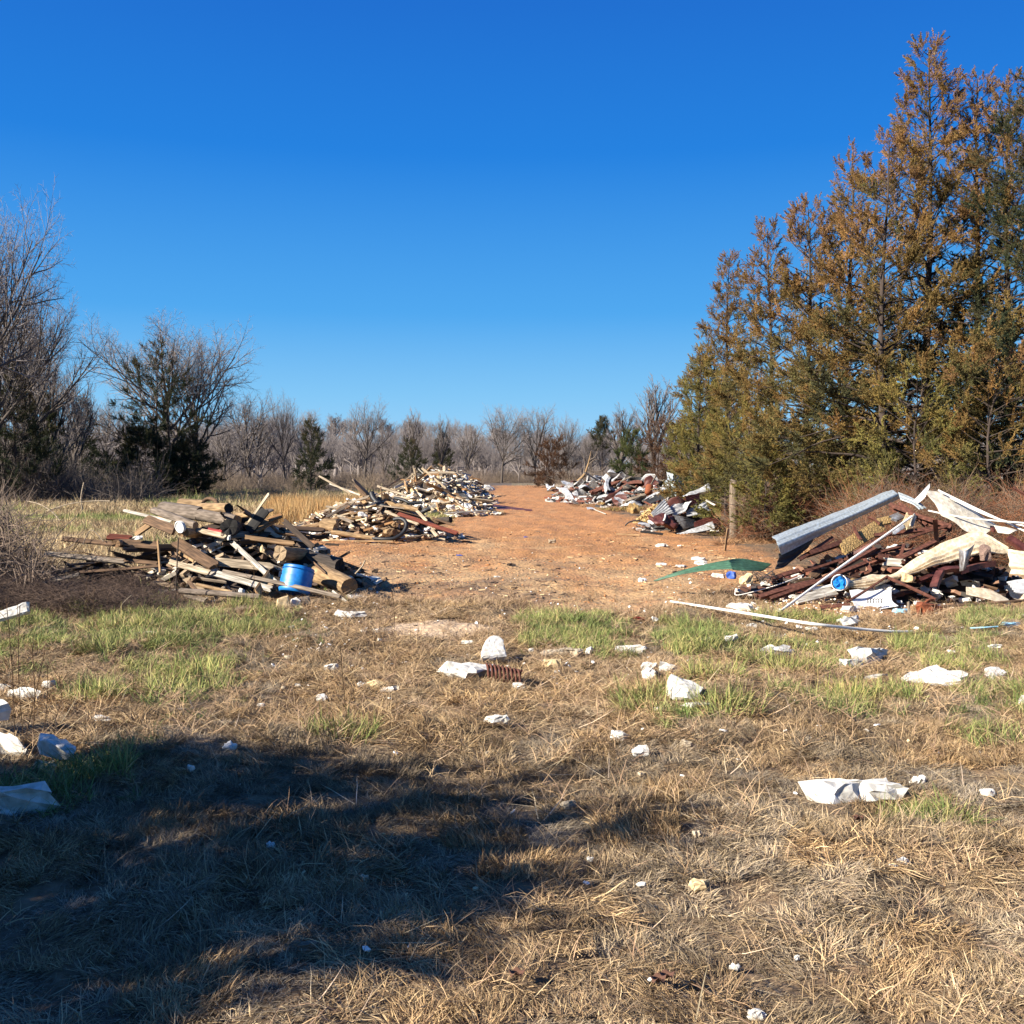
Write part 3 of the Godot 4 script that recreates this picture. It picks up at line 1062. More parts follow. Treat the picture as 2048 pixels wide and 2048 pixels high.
func make_grass() -> void:
	var tan_ := [Color(0.429, 0.299, 0.159), Color(0.333, 0.225, 0.117), Color(0.244, 0.153, 0.081), Color(0.503, 0.370, 0.208), Color(0.296, 0.207, 0.121), Color(0.170, 0.107, 0.061), Color(0.370, 0.249, 0.124)]
	var grey := [Color(0.326, 0.256, 0.172), Color(0.244, 0.192, 0.133), Color(0.444, 0.343, 0.215), Color(0.185, 0.136, 0.094), Color(0.385, 0.278, 0.156)]
	var gr_ := [Color(0.14, 0.195, 0.05), Color(0.22, 0.26, 0.075), Color(0.34, 0.34, 0.12), Color(0.44, 0.39, 0.16), Color(0.17, 0.2, 0.06)]
	var S := 0.34
	var kinds := {"mat": [], "stub": [], "mixed": [], "lush": [], "thin": []}
	for k in 4:
		kinds.mat.append(turf_mesh(20 + k, S, 2300, tan_, 0.04, 0.14, 0.0031, 0.12, 0.16))
		kinds.stub.append(turf_mesh(30 + k, S, 3000, grey if k % 2 else tan_, 0.02, 0.075, 0.0025, 0.5, 0.2))
	for k in 3:
		kinds.mixed.append(turf_mesh(40 + k, S, 1900, tan_, 0.04, 0.13, 0.0034, 0.25, 0.2, 0.3, gr_))
		kinds.lush.append(turf_mesh(50 + k, S, 1900, tan_, 0.05, 0.14, 0.0038, 0.35, 0.2, 0.62, gr_))
		kinds.thin.append(turf_mesh(60 + k, S, 520, tan_, 0.04, 0.14, 0.0034, 0.06, 0.2))
	var where := {}
	var tint := {}
	for k in kinds:
		where[k] = []
		tint[k] = []
		for v in kinds[k]:
			where[k].append([])
			tint[k].append([])
	rng.seed = 4242
	var z := -1.6
	while z > -15.6:
		var half := -z * 0.56 + 1.6
		var x := -half
		while x < half:
			var px := x + rr(-0.04, 0.04)
			var pz := z + rr(-0.04, 0.04)
			x += S
			var q := proj(Vector3(px, 0, pz))
			var cover := maxf(inside(px, pz, CLAY), inside(px, pz, PAD, 0.12) if pz < -9.0 else 0.0)
			if pz < -11.0:
				cover = maxf(cover, inside(px, pz, RIGHTCLAY) * 0.8)
			if cover > 0.3:
				continue
			var a := n1.get_noise_2d(px * 30.0 + 500.0, pz * 30.0)
			var b := n1.get_noise_2d(px * 110.0, pz * 110.0 + 200.0)
			var gr := blob(q, GREENS) * clampf(0.8 + b * 2.4, 0.1, 1.4)
			var worn := smoothstep(1340.0, 1250.0, q.y) * smoothstep(400.0, 620.0, q.x) * smoothstep(1160.0, 1010.0, q.x)
			var kind := "mat" if a + b * 0.6 > -0.08 else "stub"
			if q.y > 1500.0 and kind == "mat" and rng.randf() < 0.9:
				kind = "stub"
			if gr > 0.8 or (gr > 0.5 and rng.randf() < 0.3):
				kind = "lush"
			elif gr > 0.42 or (gr > 0.22 and rng.randf() < 0.4):
				kind = "mixed"
			elif rng.randf() < worn * 0.85 or cover > 0.0:
				kind = "thin"
			var v: int = rng.randi() % kinds[kind].size()
			var e := 0.12
			var up := Vector3(H(px - e, pz) - H(px + e, pz), 2 * e, H(px, pz - e) - H(px, pz + e)).normalized()
			var yaw := (rng.randi() % 4) * PI / 2 + rr(-0.2, 0.2)
			var rgt := up.cross(Vector3(sin(yaw), 0, cos(yaw))).normalized()
			var bs := Basis(rgt, up, rgt.cross(up))
			var hs := rr(0.75, 1.15) * (1.0 + clampf(b * 1.2, -0.3, 0.5))
			if pz > -4.2: hs *= 0.75
			if kind == "lush": hs *= 0.75
			where[kind][v].append(Transform3D(bs.scaled_local(Vector3(1.06, hs, 1.06)), Vector3(px, H(px, pz) - 0.004, pz)))
			var t := rr(0.86, 1.14) * (1.0 + a * 0.25)
			t *= 0.9
			tint[kind][v].append(Color(t * (1.0 + b * 0.08), t, t * (1.0 - b * 0.15)))
		z -= S
	var say := {"mat": "matted dry tan grass lying over the foreground", "stub": "short dry stubbly grass standing in the foreground", "mixed": "dry grass mixed with green blades around the green patches", "lush": "fresh green grass in patches among the dry grass", "thin": "thin trampled straw beside the clay track"}
	for k in kinds:
		for v in kinds[k].size():
			if where[k][v].size():
				tag(many(kinds[k][v], "green_grass" if k == "lush" else "dry_grass", M.plant, where[k][v], tint[k][v]), say[k], "grass", "", "stuff")
	# loose tufts: green ones in the patches, dry ones anywhere and along the edge of the clay, fallen straw
	var tufts := [tuft_mesh(16, 34, 0.06, 0.09, 0.24, 0.006, 0.95, 2.6, 0.3), tuft_mesh(17, 34, 0.08, 0.08, 0.2, 0.0055, 0.7, 2.6, 0.24), tuft_mesh(14, 26, 0.08, 0.07, 0.2, 0.004, 0.5, 3.0, 0.2), tuft_mesh(15, 16, 0.05, 0.12, 0.3, 0.0036, 0.6, 1.2, 0.25), tuft_mesh(18, 3, 0.12, 0.2, 0.42, 0.0045, 0.1, 1.6, 0.04)]
	var names := ["green_tuft", "green_tuft", "dry_tuft", "dry_tuft", "straw"]
	var says := ["green grass tufts standing in the green patches", "low green tufts among the dry grass", "loose dry tufts along the edge of the clay", "bent dry tufts in the foreground grass", "long fallen straw stalks lying on the dry grass"]
	var w := [[], [], [], [], []]
	var t := [[], [], [], [], []]
	for i in 26000:
		var d := 2.2 + 13.5 * pow(rng.randf(), 0.8)
		var x := rr(-0.56, 0.56) * d + rr(-1.5, 1.5)
		var q := proj(Vector3(x, 0, -d))
		var cover := maxf(inside(x, -d, CLAY), inside(x, -d, PAD, 0.1) if d > 9.0 else 0.0)
		if d > 11.0:
			cover = maxf(cover, inside(x, -d, RIGHTCLAY))
		var gr := blob(q, GREENS)
		var k := 2
		if rng.randf() < gr * gr * 0.45 - cover:
			k = rng.randi() % 2
		elif d < 6.0 and rng.randf() < 0.55:
			continue
		elif rng.randf() < 0.02:
			k = 4
		elif rng.randf() < 0.1 + gr * 0.1:
			k = 3
		elif cover < 0.05 or cover > 0.8:
			if rng.randf() > 0.05:
				continue
		if cover > 0.6 and (k < 2 or rng.randf() < 0.6):
			continue
		var s := rr(0.6, 1.1)
		if k < 2: s *= 0.5 + 0.45 * minf(gr, 1.2)
		if d < 4.5: s *= 0.8
		w[k].append(Transform3D(Basis(Vector3.UP, rr(0, TAU)).scaled(Vector3(s, s, s)), Vector3(x, H(x, -d), -d)))
		var col := Color(0.48, 0.34, 0.19).lerp(Color(0.28, 0.18, 0.1), rng.randf())
		if k < 2: col = Color(0.13, 0.19, 0.045).lerp(Color(0.34, 0.34, 0.12), clampf(rr(-0.1, 0.9) - gr * 0.25, 0, 1))
		if k == 4: col = Color(0.7, 0.55, 0.33)
		t[k].append(col * rr(0.8, 1.2))
	for k in 5:
		tag(many(tufts[k], names[k], M.plant, w[k], t[k]), says[k], "grass", "", "stuff")
	# the fields beyond, and the golden sedge behind the second heap
	rng.seed = 991
	var fields := [turf_mesh(71, 1.3, 900, [Color(0.46, 0.35, 0.19), Color(0.36, 0.26, 0.14), Color(0.52, 0.4, 0.23), Color(0.27, 0.18, 0.1)], 0.12, 0.4, 0.011, 0.8, 0.25, 0.0, [], 0.2), turf_mesh(72, 1.3, 900, [Color(0.46, 0.35, 0.19), Color(0.36, 0.26, 0.14), Color(0.52, 0.4, 0.23), Color(0.27, 0.18, 0.1)], 0.12, 0.3, 0.011, 0.6, 0.25, 0.6, [Color(0.2, 0.24, 0.07), Color(0.26, 0.26, 0.09)], 0.2)]
	var fw := []
	var ft := []
	var fw2 := [[], []]
	var ft2 := [[], []]
	z = -15.2
	while z > -92.0:
		var half := -z * 0.6 + 2.5
		var step := 1.2 if z > -45.0 else 1.8
		var x := -half
		while x < half:
			var px := x + rr(-0.2, 0.2)
			var pz := z + rr(-0.2, 0.2)
			x += step
			if inside(px, pz, CLAY) > 0.0 or (pz > -16.5 and px > 1.0) or (px > 2.0 and pz > -50.0 and rng.randf() < 0.45):
				continue
			var k := 1 if n1.get_noise_2d(px * 6.0, pz * 14.0) > 0.22 else 0
			var s := step / 1.2
			fw2[k].append(Transform3D(Basis(Vector3.UP, rr(0, TAU)).scaled(Vector3(s, s * rr(0.7, 1.3) * (0.5 if px > 2.0 else 1.0), s)), Vector3(px, H(px, pz), pz)))
			var t_ := rr(0.85, 1.15)
			ft2[k].append(Color(t_ * 0.75, t_ * 0.55, t_ * 0.45) if px > 2.0 else Color(t_, t_, t_))
		z -= step
	for k in 2:
		tag(many(fields[k], "field_grass", M.plant, fw2[k], ft2[k]), ["pale dry grass of the open field beyond the heaps", "greenish grass strips in the open field beyond the heaps"][k], "grass", "", "stuff")
	fw = []
	ft = []
	var sedge := tuft_mesh(19, 26, 0.16, 0.5, 1.05, 0.012, 1.3, 3.0, 0.06)
	for i in 1500:
		var d := rr(30, 46)
		var q := Vector2(rr(540, 760), 0)
		var p := at(q.x, 1000, d)
		var s := rr(0.7, 1.15)
		fw.append(Transform3D(Basis(Vector3.UP, rr(0, TAU)).scaled(Vector3.ONE * s), Vector3(p.x, H(p.x, p.z), p.z)))
		ft.append(Color(0.55, 0.3, 0.1).lerp(Color(0.5, 0.36, 0.17), rng.randf()) * rr(0.7, 1.2))
	tag(many(sedge, "sedge_grass", M.plant, fw, ft), "golden standing sedge behind the second wood heap", "grass", "", "stuff")

func make_litter() -> void:
	rng.seed = 77
	var cl := MB.new()
	cl.colored = true
	for k in 8:
		pass
	var clod := SphereMesh.new()
	clod.radius = 0.5
	clod.height = 0.8
	clod.radial_segments = 6
	clod.rings = 3
	var w := []
	var t := []
	for i in 7000:
		var d := 11.5 + 60.0 * pow(rng.randf(), 2.0)
		var x := rr(-0.2 * d - 1.0, 0.25 * d + 1.0)
		var z := -d
		if inside(x, z, CLAY) < 0.4:
			continue
		var s := rr(0.008, 0.022) * (2.4 if rng.randf() < 0.05 else 1.0) * (1.0 + d * 0.014)
		w.append(Transform3D(Basis.from_euler(rv() * 3.0).scaled(Vector3(s * rr(0.8, 1.6), s * rr(0.5, 1), s)), Vector3(x, H(x, z) + s * 0.15, z)))
		t.append(Color(0.46, 0.21, 0.08).lerp(Color(0.36, 0.165, 0.068), rng.randf()) * rr(0.8, 1.15))
	tag(many(clod, "clay_clods", M.clod, w, t), "small red clay clods strewn over the track", "clay clods", "", "stuff")
	# splinters, straw and leaf bits on the clay
	var bit := BoxMesh.new()
	bit.size = Vector3(1, 0.12, 0.14)
	w = []
	t = []
	for i in 7000:
		var d := 10.0 + 22.0 * pow(rng.randf(), 1.8)
		var x := rr(-0.42 * d, 0.5 * d)
		var z := -d
		var c := inside(x, z, CLAY) + inside(x, z, RIGHTCLAY)
		if rng.randf() > c + 0.12 or n1.get_noise_2d(x * 22.0 + 90.0, z * 60.0) < rr(-0.35, 0.25):
			continue
		var s := rr(0.03, 0.14)
		w.append(Transform3D(Basis.from_euler(Vector3(rr(-0.1, 0.1), rr(0, TAU), rr(-0.15, 0.15))).scaled(Vector3.ONE * s), Vector3(x, H(x, z) + 0.01, z)))
		t.append([Color(0.5, 0.36, 0.2), Color(0.2, 0.12, 0.07), Color(0.12, 0.085, 0.06), Color(0.3, 0.2, 0.11)][rng.randi() % 4] * rr(0.7, 1.2))
	tag(many(bit, "wood_litter", M.clod, w, t), "splinters and bits of straw littering the clay track", "litter", "", "stuff")
	# crumbs of white foam
	var cr := MB.new()
	rng.seed = 5
	w = []
	t = []
	var shape := slab_mesh([Vector3(-0.5, 0, -0.3), Vector3(-0.4, 0, 0.35), Vector3(0.2, 0, 0.45), Vector3(0.55, 0, 0.1), Vector3(0.2, 0, -0.42)], 0.22)
	var spots := [[800, 1225, 300, 40, 80], [640, 1270, 120, 50, 60], [1180, 1330, 260, 70, 110], [1550, 1260, 400, 50, 230], [1640, 1195, 260, 32, 480], [1700, 1215, 300, 16, 200], [1400, 1160, 90, 40, 70], [1100, 1230, 120, 20, 60], [750, 1330, 250, 90, 60], [1600, 1420, 400, 120, 50], [1000, 1650, 900, 250, 34], [1050, 1150, 300, 60, 80], [1880, 1215, 160, 30, 50], [480, 1200, 260, 40, 60]]
	for s in spots:
		for i in int(s[4] * 0.6):
			var g := gp(s[0] + rng.randfn(0, 0.5) * s[2], maxf(1020, s[1] + rng.randfn(0, 0.5) * s[3]))
			var z := rr(0.012, 0.034) * (1.6 if rng.randf() < 0.12 else 1.0)
			w.append(Transform3D(Basis.from_euler(rv() * 0.8 + Vector3(0, rr(0, 6), 0)).scaled(Vector3.ONE * z), g + Vector3(0, 0.02, 0)))
			t.append(Color(0.84, 0.82, 0.78) if rng.randf() < 0.65 else Color(0.68, 0.5, 0.28) if rng.randf() < 0.7 else Color(0.5, 0.46, 0.4))
	tag(many(shape, "foam_crumbs", M.clod, w, t), "tiny crumbs of white and cream foam scattered over grass and clay", "litter", "", "stuff")


# ---------- woods ----------
func make_trees() -> void:
	bare_meshes(101, {"round": true, "fork": 0.32, "angle": 0.9, "n": [13, 10, 8, 7], "ratio": [0.74, 0.52, 0.46, 0.5], "wander": 0.13, "up": 0.05, "trunk": 8.0})      # spreading oak
	bare_meshes(102, {"round": true, "fork": 0.4, "angle": 0.78, "n": [14, 9, 8, 6], "ratio": [0.6, 0.5, 0.45, 0.5], "wander": 0.12, "up": 0.10, "trunk": 8.5})       # round
	bare_meshes(103, {"fork": 0.3, "angle": 0.42, "n": [11, 8, 6, 6], "ratio": [0.5, 0.5, 0.45, 0.5], "wander": 0.1, "up": 0.13, "trunk": 9.0})         # narrow
	bare_meshes(104, {"fork": 0.22, "angle": 0.7, "n": [10, 8, 7, 6], "ratio": [0.7, 0.55, 0.45, 0.5], "wander": 0.17, "up": 0.06, "trunk": 7.5})       # crooked
	bare_meshes(105, {"fork": 0.12, "angle": 0.5, "n": [16, 8, 6, 5], "ratio": [0.55, 0.5, 0.45, 0.5], "wander": 0.15, "up": 0.1, "trunk": 8.0, "r": 0.14})  # brushy
	for k in 3:
		pass
	for k in 4:
		plumes.append(plume_mesh(300 + k, [1.0, 0.8, 1.15, 0.6][k]))
	rng.seed = 31
	# single bare trees: photo x of the foot, depth, photo y of the top, half width in photo pixels, kind
	var list := [
		[347, 82, 628, 178, 0, "big spreading bare oak standing behind the dark ivy-like cedar"],
		[408, 84, 662, 98, 1, "bare round-crowned tree merging with the big oak on its sunny side"],
		[503, 108, 780, 66, 3, "bare leaning tree with low crooked limbs between the oak and the round-topped tree"],
		[571, 110, 781, 40, 1, "bare tree with an upright round head beside the spiky dark cedar"],
		[728, 135, 795, 52, 1, "bare symmetrical round-headed tree standing alone against the sky"],
		[770, 150, 852, 34, 3, "low bare tree right beside the round-headed tree"],
		[822, 150, 815, 26, 2, "slim bare tree rising behind the bushy dark cedar"],
		[881, 160, 828, 22, 2, "slim bare tree above the small dark pine"],
		[935, 152, 842, 36, 3, "thin bare tree next to the broad bare oak at the track's end"],
		[1003, 148, 810, 62, 0, "broad bare oak at the far end of the clay track"],
		[1068, 150, 808, 42, 3, "tall bare tree between the broad oak and the brown cedar bush"],
		[1135, 158, 826, 42, 1, "bare bushy-topped tree behind the brown cedar bush"],
		[1180, 150, 860, 40, 1, "bare low tree beside the dark pine"],
		[1238, 122, 806, 40, 2, "pale bare tree behind the green cedar"],
		[1303, 112, 750, 46, 2, "tallest pale bare tree rising beside the rust-brown cedars"],
		[1340, 118, 815, 40, 1, "bare tree half hidden by the outermost rust-brown cedar"],
		[-60, 54, 345, 190, 0, "tall bare tree leaning in at the left edge of view, highest of the bare trees"],
		[40, 62, 540, 120, 1, "bare tree with long slanting limbs before the tall edge tree"],
		[95, 66, 690, 90, 4, "brushy bare tree in the thicket at the edge of the field"],
		[145, 76, 745, 40, 2, "slim dark bare tree standing clear of the thicket"],
		[222, 96, 786, 55, 1, "bare round tree between the slim dark tree and the big oak"],
		[15, 60, 780, 90, 4, "low brushy bare tree at the very left edge of view"],
		[-20, 58, 470, 120, 1, "bare tree with a rounded top behind the tall edge tree"],
		[70, 72, 610, 80, 2, "slender bare tree among the thicket with a dark cedar at its foot"],
		[120, 70, 720, 60, 3, "crooked bare tree at the field side of the thicket"],
		[452, 100, 850, 60, 4, "low brushy bare tree at the foot of the big oak"],
	]
	for t in list:
		var foot := at(t[0], 990, t[1])
		foot.y = H(foot.x, foot.z) - 0.05
		var top: float = at(t[0], t[2], t[1]).y - foot.y
		bare_tree(t[4], foot, top, float(t[3]) / F * t[1], rr(-0.3, 0.3) + PI * (rng.randi() % 2), t[5], "bare_tree", "bare winter trees round the field")
	# the mass of the woods behind
	for kind in [1, 2, 4, 3]:
		var w := []
		for i in 150:
			var px := rr(-500, 2500)
			var d := rr(155, 235)
			var h := rr(5.5, 9.5)
			if px < 620:
				d = rr(105, 190)
				h = rr(5.5, 9.0)
			if i % 3 == 0:
				d = rr(240, 400)
				h = rr(7, 11)
			var p := at(px, 990, d)
			p.y = H(p.x, p.z) - 0.1
			var b: Array = bare[kind]
			var hw := h * rr(0.28, 0.42)
			w.append(Transform3D(Basis(Vector3.UP, rr(0, TAU)).scaled(Vector3(hw / b[3], h / b[2], hw / b[3])), p))
		var m := ArrayMesh.new()
		m.add_surface_from_arrays(Mesh.PRIMITIVE_TRIANGLES, bare[kind][0].surface_get_arrays(0))
		m.add_surface_from_arrays(Mesh.PRIMITIVE_TRIANGLES, bare[kind][1].surface_get_arrays(0))
		tag(many(m, "woods", M.treetwig, w, []), "grey mass of bare woods along the horizon", "woods", "", "stuff")
	# undergrowth along the edge of the woods
	var clump := twig_clump_mesh(61, 46, 1.0, 0.0055, 0.03)
	var w2 := []
	var t2 := []
	for i in 1700:
		var px := rr(-300, 1500)
		var d := rr(100, 180) if px > 600 else rr(78, 150)
		if px > 960 and px < 1120:
			d = rr(150, 180)
		var p := at(px, 990, d)
		p.y = H(p.x, p.z)
		var s := rr(0.9, 2.2)
		w2.append(Transform3D(Basis(Vector3.UP, rr(0, TAU)).scaled(Vector3(s, s * rr(0.7, 1.4), s)), p))
		t2.append(Color(0.17, 0.13, 0.11).lerp(Color(0.22, 0.16, 0.1), rng.randf()))
	tag(many(clump, "undergrowth", M.twig, w2, t2), "leafless undergrowth along the edge of the far woods", "undergrowth", "", "stuff")
	# the thicket on the field's near edge at the side
	w2 = []
	t2 = []
	for i in 1100:
		var px := rr(-260, 120) if i % 6 else rr(-200, 300)
		var d := rr(60, 78)
		var p := at(px, 990, d)
		p.y = H(p.x, p.z) + maxf(0.0, rr(-1.5, 1.5) * smoothstep(200.0, 20.0, px))
		var s := rr(1.4, 2.6)
		w2.append(Transform3D(Basis(Vector3.UP, rr(0, TAU)).scaled(Vector3(s, s * rr(0.8, 1.5), s)), p))
		t2.append(Color(0.17, 0.14, 0.118).lerp(Color(0.09, 0.068, 0.055), rng.randf()))
	tag(many(clump, "undergrowth", M.twig, w2, t2), "tangled leafless thicket at the edge of the side field", "undergrowth", "", "stuff")
	# cedars
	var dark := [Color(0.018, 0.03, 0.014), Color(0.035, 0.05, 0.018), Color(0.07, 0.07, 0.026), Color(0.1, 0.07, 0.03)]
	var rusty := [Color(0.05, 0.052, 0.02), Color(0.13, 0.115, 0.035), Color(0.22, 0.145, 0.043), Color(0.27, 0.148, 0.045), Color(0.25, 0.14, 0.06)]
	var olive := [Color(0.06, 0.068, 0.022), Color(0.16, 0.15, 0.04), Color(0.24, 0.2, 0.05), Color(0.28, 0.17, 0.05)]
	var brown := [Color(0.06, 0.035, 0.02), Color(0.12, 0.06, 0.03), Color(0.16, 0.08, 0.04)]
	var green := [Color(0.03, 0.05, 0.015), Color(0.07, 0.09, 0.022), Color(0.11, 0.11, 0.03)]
	var set_ := [   # foot x, depth, top y, radius, palette, label, dense, bushy, crown start
		[1850, 26.5, 84, 4.3, rusty, "tallest rust-tipped cedar with a ragged spire", 1.0, 0.85, 0.07],
		[1950, 27.5, 140, 3.7, rusty, "rust-brown cedar whose spire leans beside the tallest cedar", 0.9, 0.85, 0.08],
		[2015, 25.5, 165, 3.7, rusty, "cedar with a thin top between the leaning spire and the right edge of view", 0.95, 0.85, 0.1],
		[2072, 24.0, 15, 3.4, dark, "dark grey-green cedar cut off by the right edge of view", 1.0, 0.8, 0.1],
		[1765, 25.0, 262, 3.7, rusty, "bright rust cedar just below the tallest spire", 1.0, 0.75, 0.06],
		[1690, 29.0, 300, 3.3, rusty, "rust cedar with a double shoulder next to the bright rust cedar", 0.9, 0.8, 0.1],
		[1612, 29.0, 405, 3.2, rusty, "broad rust-brown cedar in the middle of the cedar row", 1.0, 0.75, 0.13],
		[1540, 34.0, 450, 2.9, rusty, "rust cedar one step up from the small outermost cedar", 1.0, 0.75, 0.12],
		[1450, 57.0, 498, 2.9, rusty, "small outermost cedar with a thin spiky tip at the end of the row", 1.1, 0.7, 0.03],
		[1418, 60.0, 655, 2.0, olive, "olive low cedar spreading beside the wood post", 1.0, 0.6, 0.02],
		[1496, 30.5, 815, 0.9, olive, "yellow-green bushy cedar right behind the wood post", 1.1, 0.5, 0.02],
		[1398, 47, 700, 1.35, olive, "olive cedar bush filling in below the two outermost cedars", 1.25, 0.5, 0.03],
		[1452, 43, 745, 1.4, olive, "olive cedar bush between the outermost cedars and the wood post", 1.25, 0.5, 0.08],
		[1530, 27.0, 900, 0.4, olive, "small olive cedar sprig half hiding the wood post", 1.3, 0.45, 0.12],
		[1665, 27.5, 800, 1.5, olive, "yellow-green low cedar bush under the broad rust-brown cedar", 1.0, 0.5, 0.05],
		[1830, 23.0, 760, 1.7, olive, "olive low cedar bush below the tallest cedar", 0.9, 0.55, 0.1],
		[1980, 22.0, 720, 1.5, rusty, "low rusty cedar near the right edge of view", 0.9, 0.6, 0.1],
		[315, 79, 690, 4.6, dark, "dark ragged cedar wrapped round the big bare oak", 0.95, 0.45, 0.03],
		[290, 76, 868, 2.7, dark, "low black-green cedar at the foot of the big oak", 2.0, 0.4, 0.0],
		[380, 77, 885, 1.9, dark, "dark cedar bush on the sunny side of the big oak's foot", 2.0, 0.4, 0.0],
		[226, 77, 934, 1.15, green, "small round green cedar beside the blue drum in the field", 1.3, 0.45, 0.0],
		[108, 72, 950, 1.5, green, "low green cedar at the edge of the thicket", 1.1, 0.4, 0.0],
		[30, 60, 720, 2.0, dark, "tall dark cedar behind the brushy trees at the left edge of view", 1.2, 0.7, 0.1],
		[165, 78, 800, 1.6, dark, "thin dark cedar beside the slim dark bare tree", 1.2, 0.7, 0.1],
		[85, 66, 790, 2.0, dark, "dark cedar inside the leafless thicket", 1.35, 0.7, 0.05],
		[622, 95, 842, 1.9, dark, "spiky dark cedar standing alone before the woods", 1.35, 0.75, 0.0],
		[822, 110, 890, 1.6, dark, "bushy dark cedar behind the pale lumber heap", 1.35, 0.45, 0.0],
		[1106, 115, 888, 2.3, brown, "bushy brown-green cedar at the end of the clay track", 1.35, 0.45, 0.0],
		[886, 168, 868, 1.9, dark, "small dark pine-like cedar far back in the woods", 1.35, 0.5, 0.25],
		[1205, 150, 838, 2.1, dark, "dark round-headed pine far back near the pale bare trees", 1.35, 0.4, 0.5],
		[1262, 86, 866, 1.7, green, "green cedar behind the far metal heap", 1.35, 0.55, 0.0],
		[1315, 70, 850, 1.5, brown, "reddish-brown cedar beside the outermost rust cedar", 1.0, 0.5, 0.0],
		[1362, 66, 870, 1.5, brown, "dull brown cedar bush behind the twisted sheet metal", 1.0, 0.5, 0.0],
	]
	var k := 0
	for t in set_:
		var foot := at(t[0], 990, t[1])
		foot.y = H(foot.x, foot.z) - 0.05
		var h: float = at(t[0], t[2], t[1]).y - foot.y
		k += 1
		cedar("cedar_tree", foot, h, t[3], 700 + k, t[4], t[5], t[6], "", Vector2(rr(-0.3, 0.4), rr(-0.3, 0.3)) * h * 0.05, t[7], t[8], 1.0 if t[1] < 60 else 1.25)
	# out of the frame behind the viewer's shoulder: the cedars whose shade lies over the near grass
	rng.seed = 8
	for s in SHADERS:
		k += 1
		cedar("cedar_tree", Vector3(s[0], H(s[0], s[1]) - 0.05, s[1]), s[2], s[3], 760 + k, dark, s[4], s[5], "", Vector2.ZERO, s[6], 0.0, 1.0)
	# briars under the cedars
	rng.seed = 17
	var br := twig_clump_mesh(62, 38, 1.0, 0.0035, 0.16)
	w2 = []
	t2 = []
	for i in 1500:
		var px := rr(1490, 2250)
		var d := rr(18.5, 26)
		if px < 1700: d = rr(27, 31)
		var p := at(px, 990, d)
		p.y = H(p.x, p.z) + maxf(0.0, rr(-0.9, 1.0))
		var s := rr(0.5, 1.1)
		w2.append(Transform3D(Basis.from_euler(rv() * 1.3 + Vector3(0, rr(0, 6), 0)).scaled(Vector3.ONE * s), p))
		t2.append([Color(0.15, 0.095, 0.06), Color(0.085, 0.055, 0.04), Color(0.24, 0.17, 0.11), Color(0.26, 0.1, 0.042), Color(0.22, 0.085, 0.036)][rng.randi() % 5] * rr(0.7, 1.2))
	tag(many(br, "briar_undergrowth", M.twig, w2, t2), "brown tangled briars under the row of cedars", "undergrowth", "", "stuff")


# ---------- the heaps ----------
func heap_core(c: Vector3, rx: float, rz: float, h: float, cols: Array, n: int, size: float, label: String, called := "rubble_heap", flat := 1.0) -> void:
	# a mound with hundreds of fragments too small to tell apart lying over it
	var m := MB.new()
	m.colored = true
	var rings := []
	for i in 9:
		var f := i / 8.0
		var ring := []
		for k in 28:
			var a := TAU * k / 28
			var p := Vector3(cos(a) * rx * f, 0, sin(a) * rz * f)
			p.y = h * 0.85 * (1.0 - pow(f, 1.5)) * (1.0 + 0.35 * n1.get_noise_2d((c.x + p.x) * 150, (c.z + p.z) * 150)) - 0.08
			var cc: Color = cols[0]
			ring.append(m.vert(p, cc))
		rings.append(ring)
	for i in 8:
		for k in 28:
			m.quad(rings[i][k], rings[i + 1][k], rings[i + 1][(k + 1) % 28], rings[i][(k + 1) % 28])
	for i in n:
		var a := rr(0, TAU)
		var f := sqrt(rng.randf()) * 1.08
		var p := Vector3(cos(a) * rx * f, 0, sin(a) * rz * f)
		p.y = maxf(0.0, h * (0.9 - 0.9 * pow(minf(f, 1.0), 1.5))) + 0.02
		var b := Basis.from_euler(Vector3(rr(-0.5, 0.5), rr(0, TAU), rr(-0.5, 0.5)))
		var s := Vector3(size * rr(0.4, 1.6), size * rr(0.06, 0.22), size * rr(0.12, 0.4))
		if rng.randf() < 0.3:
			s = Vector3(size, size * 0.5, size * 0.7) * rr(0.2, 0.5)
		var col: Color = cols[1 + rng.randi() % (cols.size() - 1)] * rr(0.75, 1.2)
		var q := []
		for k in 8:
			q.append(m.vert(p + b * (Vector3((k & 1) - 0.5, ((k >> 1) & 1) - 0.5, ((k >> 2) & 1) - 0.5) * s + rv() * s.y * 0.3), col))
		for fc in [[0, 1, 3, 2], [4, 6, 7, 5], [0, 4, 5, 1], [2, 3, 7, 6], [0, 2, 6, 4], [1, 5, 7, 3]]:
			m.quad(q[fc[0]], q[fc[1]], q[fc[2]], q[fc[3]])
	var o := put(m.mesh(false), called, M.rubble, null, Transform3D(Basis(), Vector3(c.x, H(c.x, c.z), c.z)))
	tag(o, label, "rubble", "", "stuff")

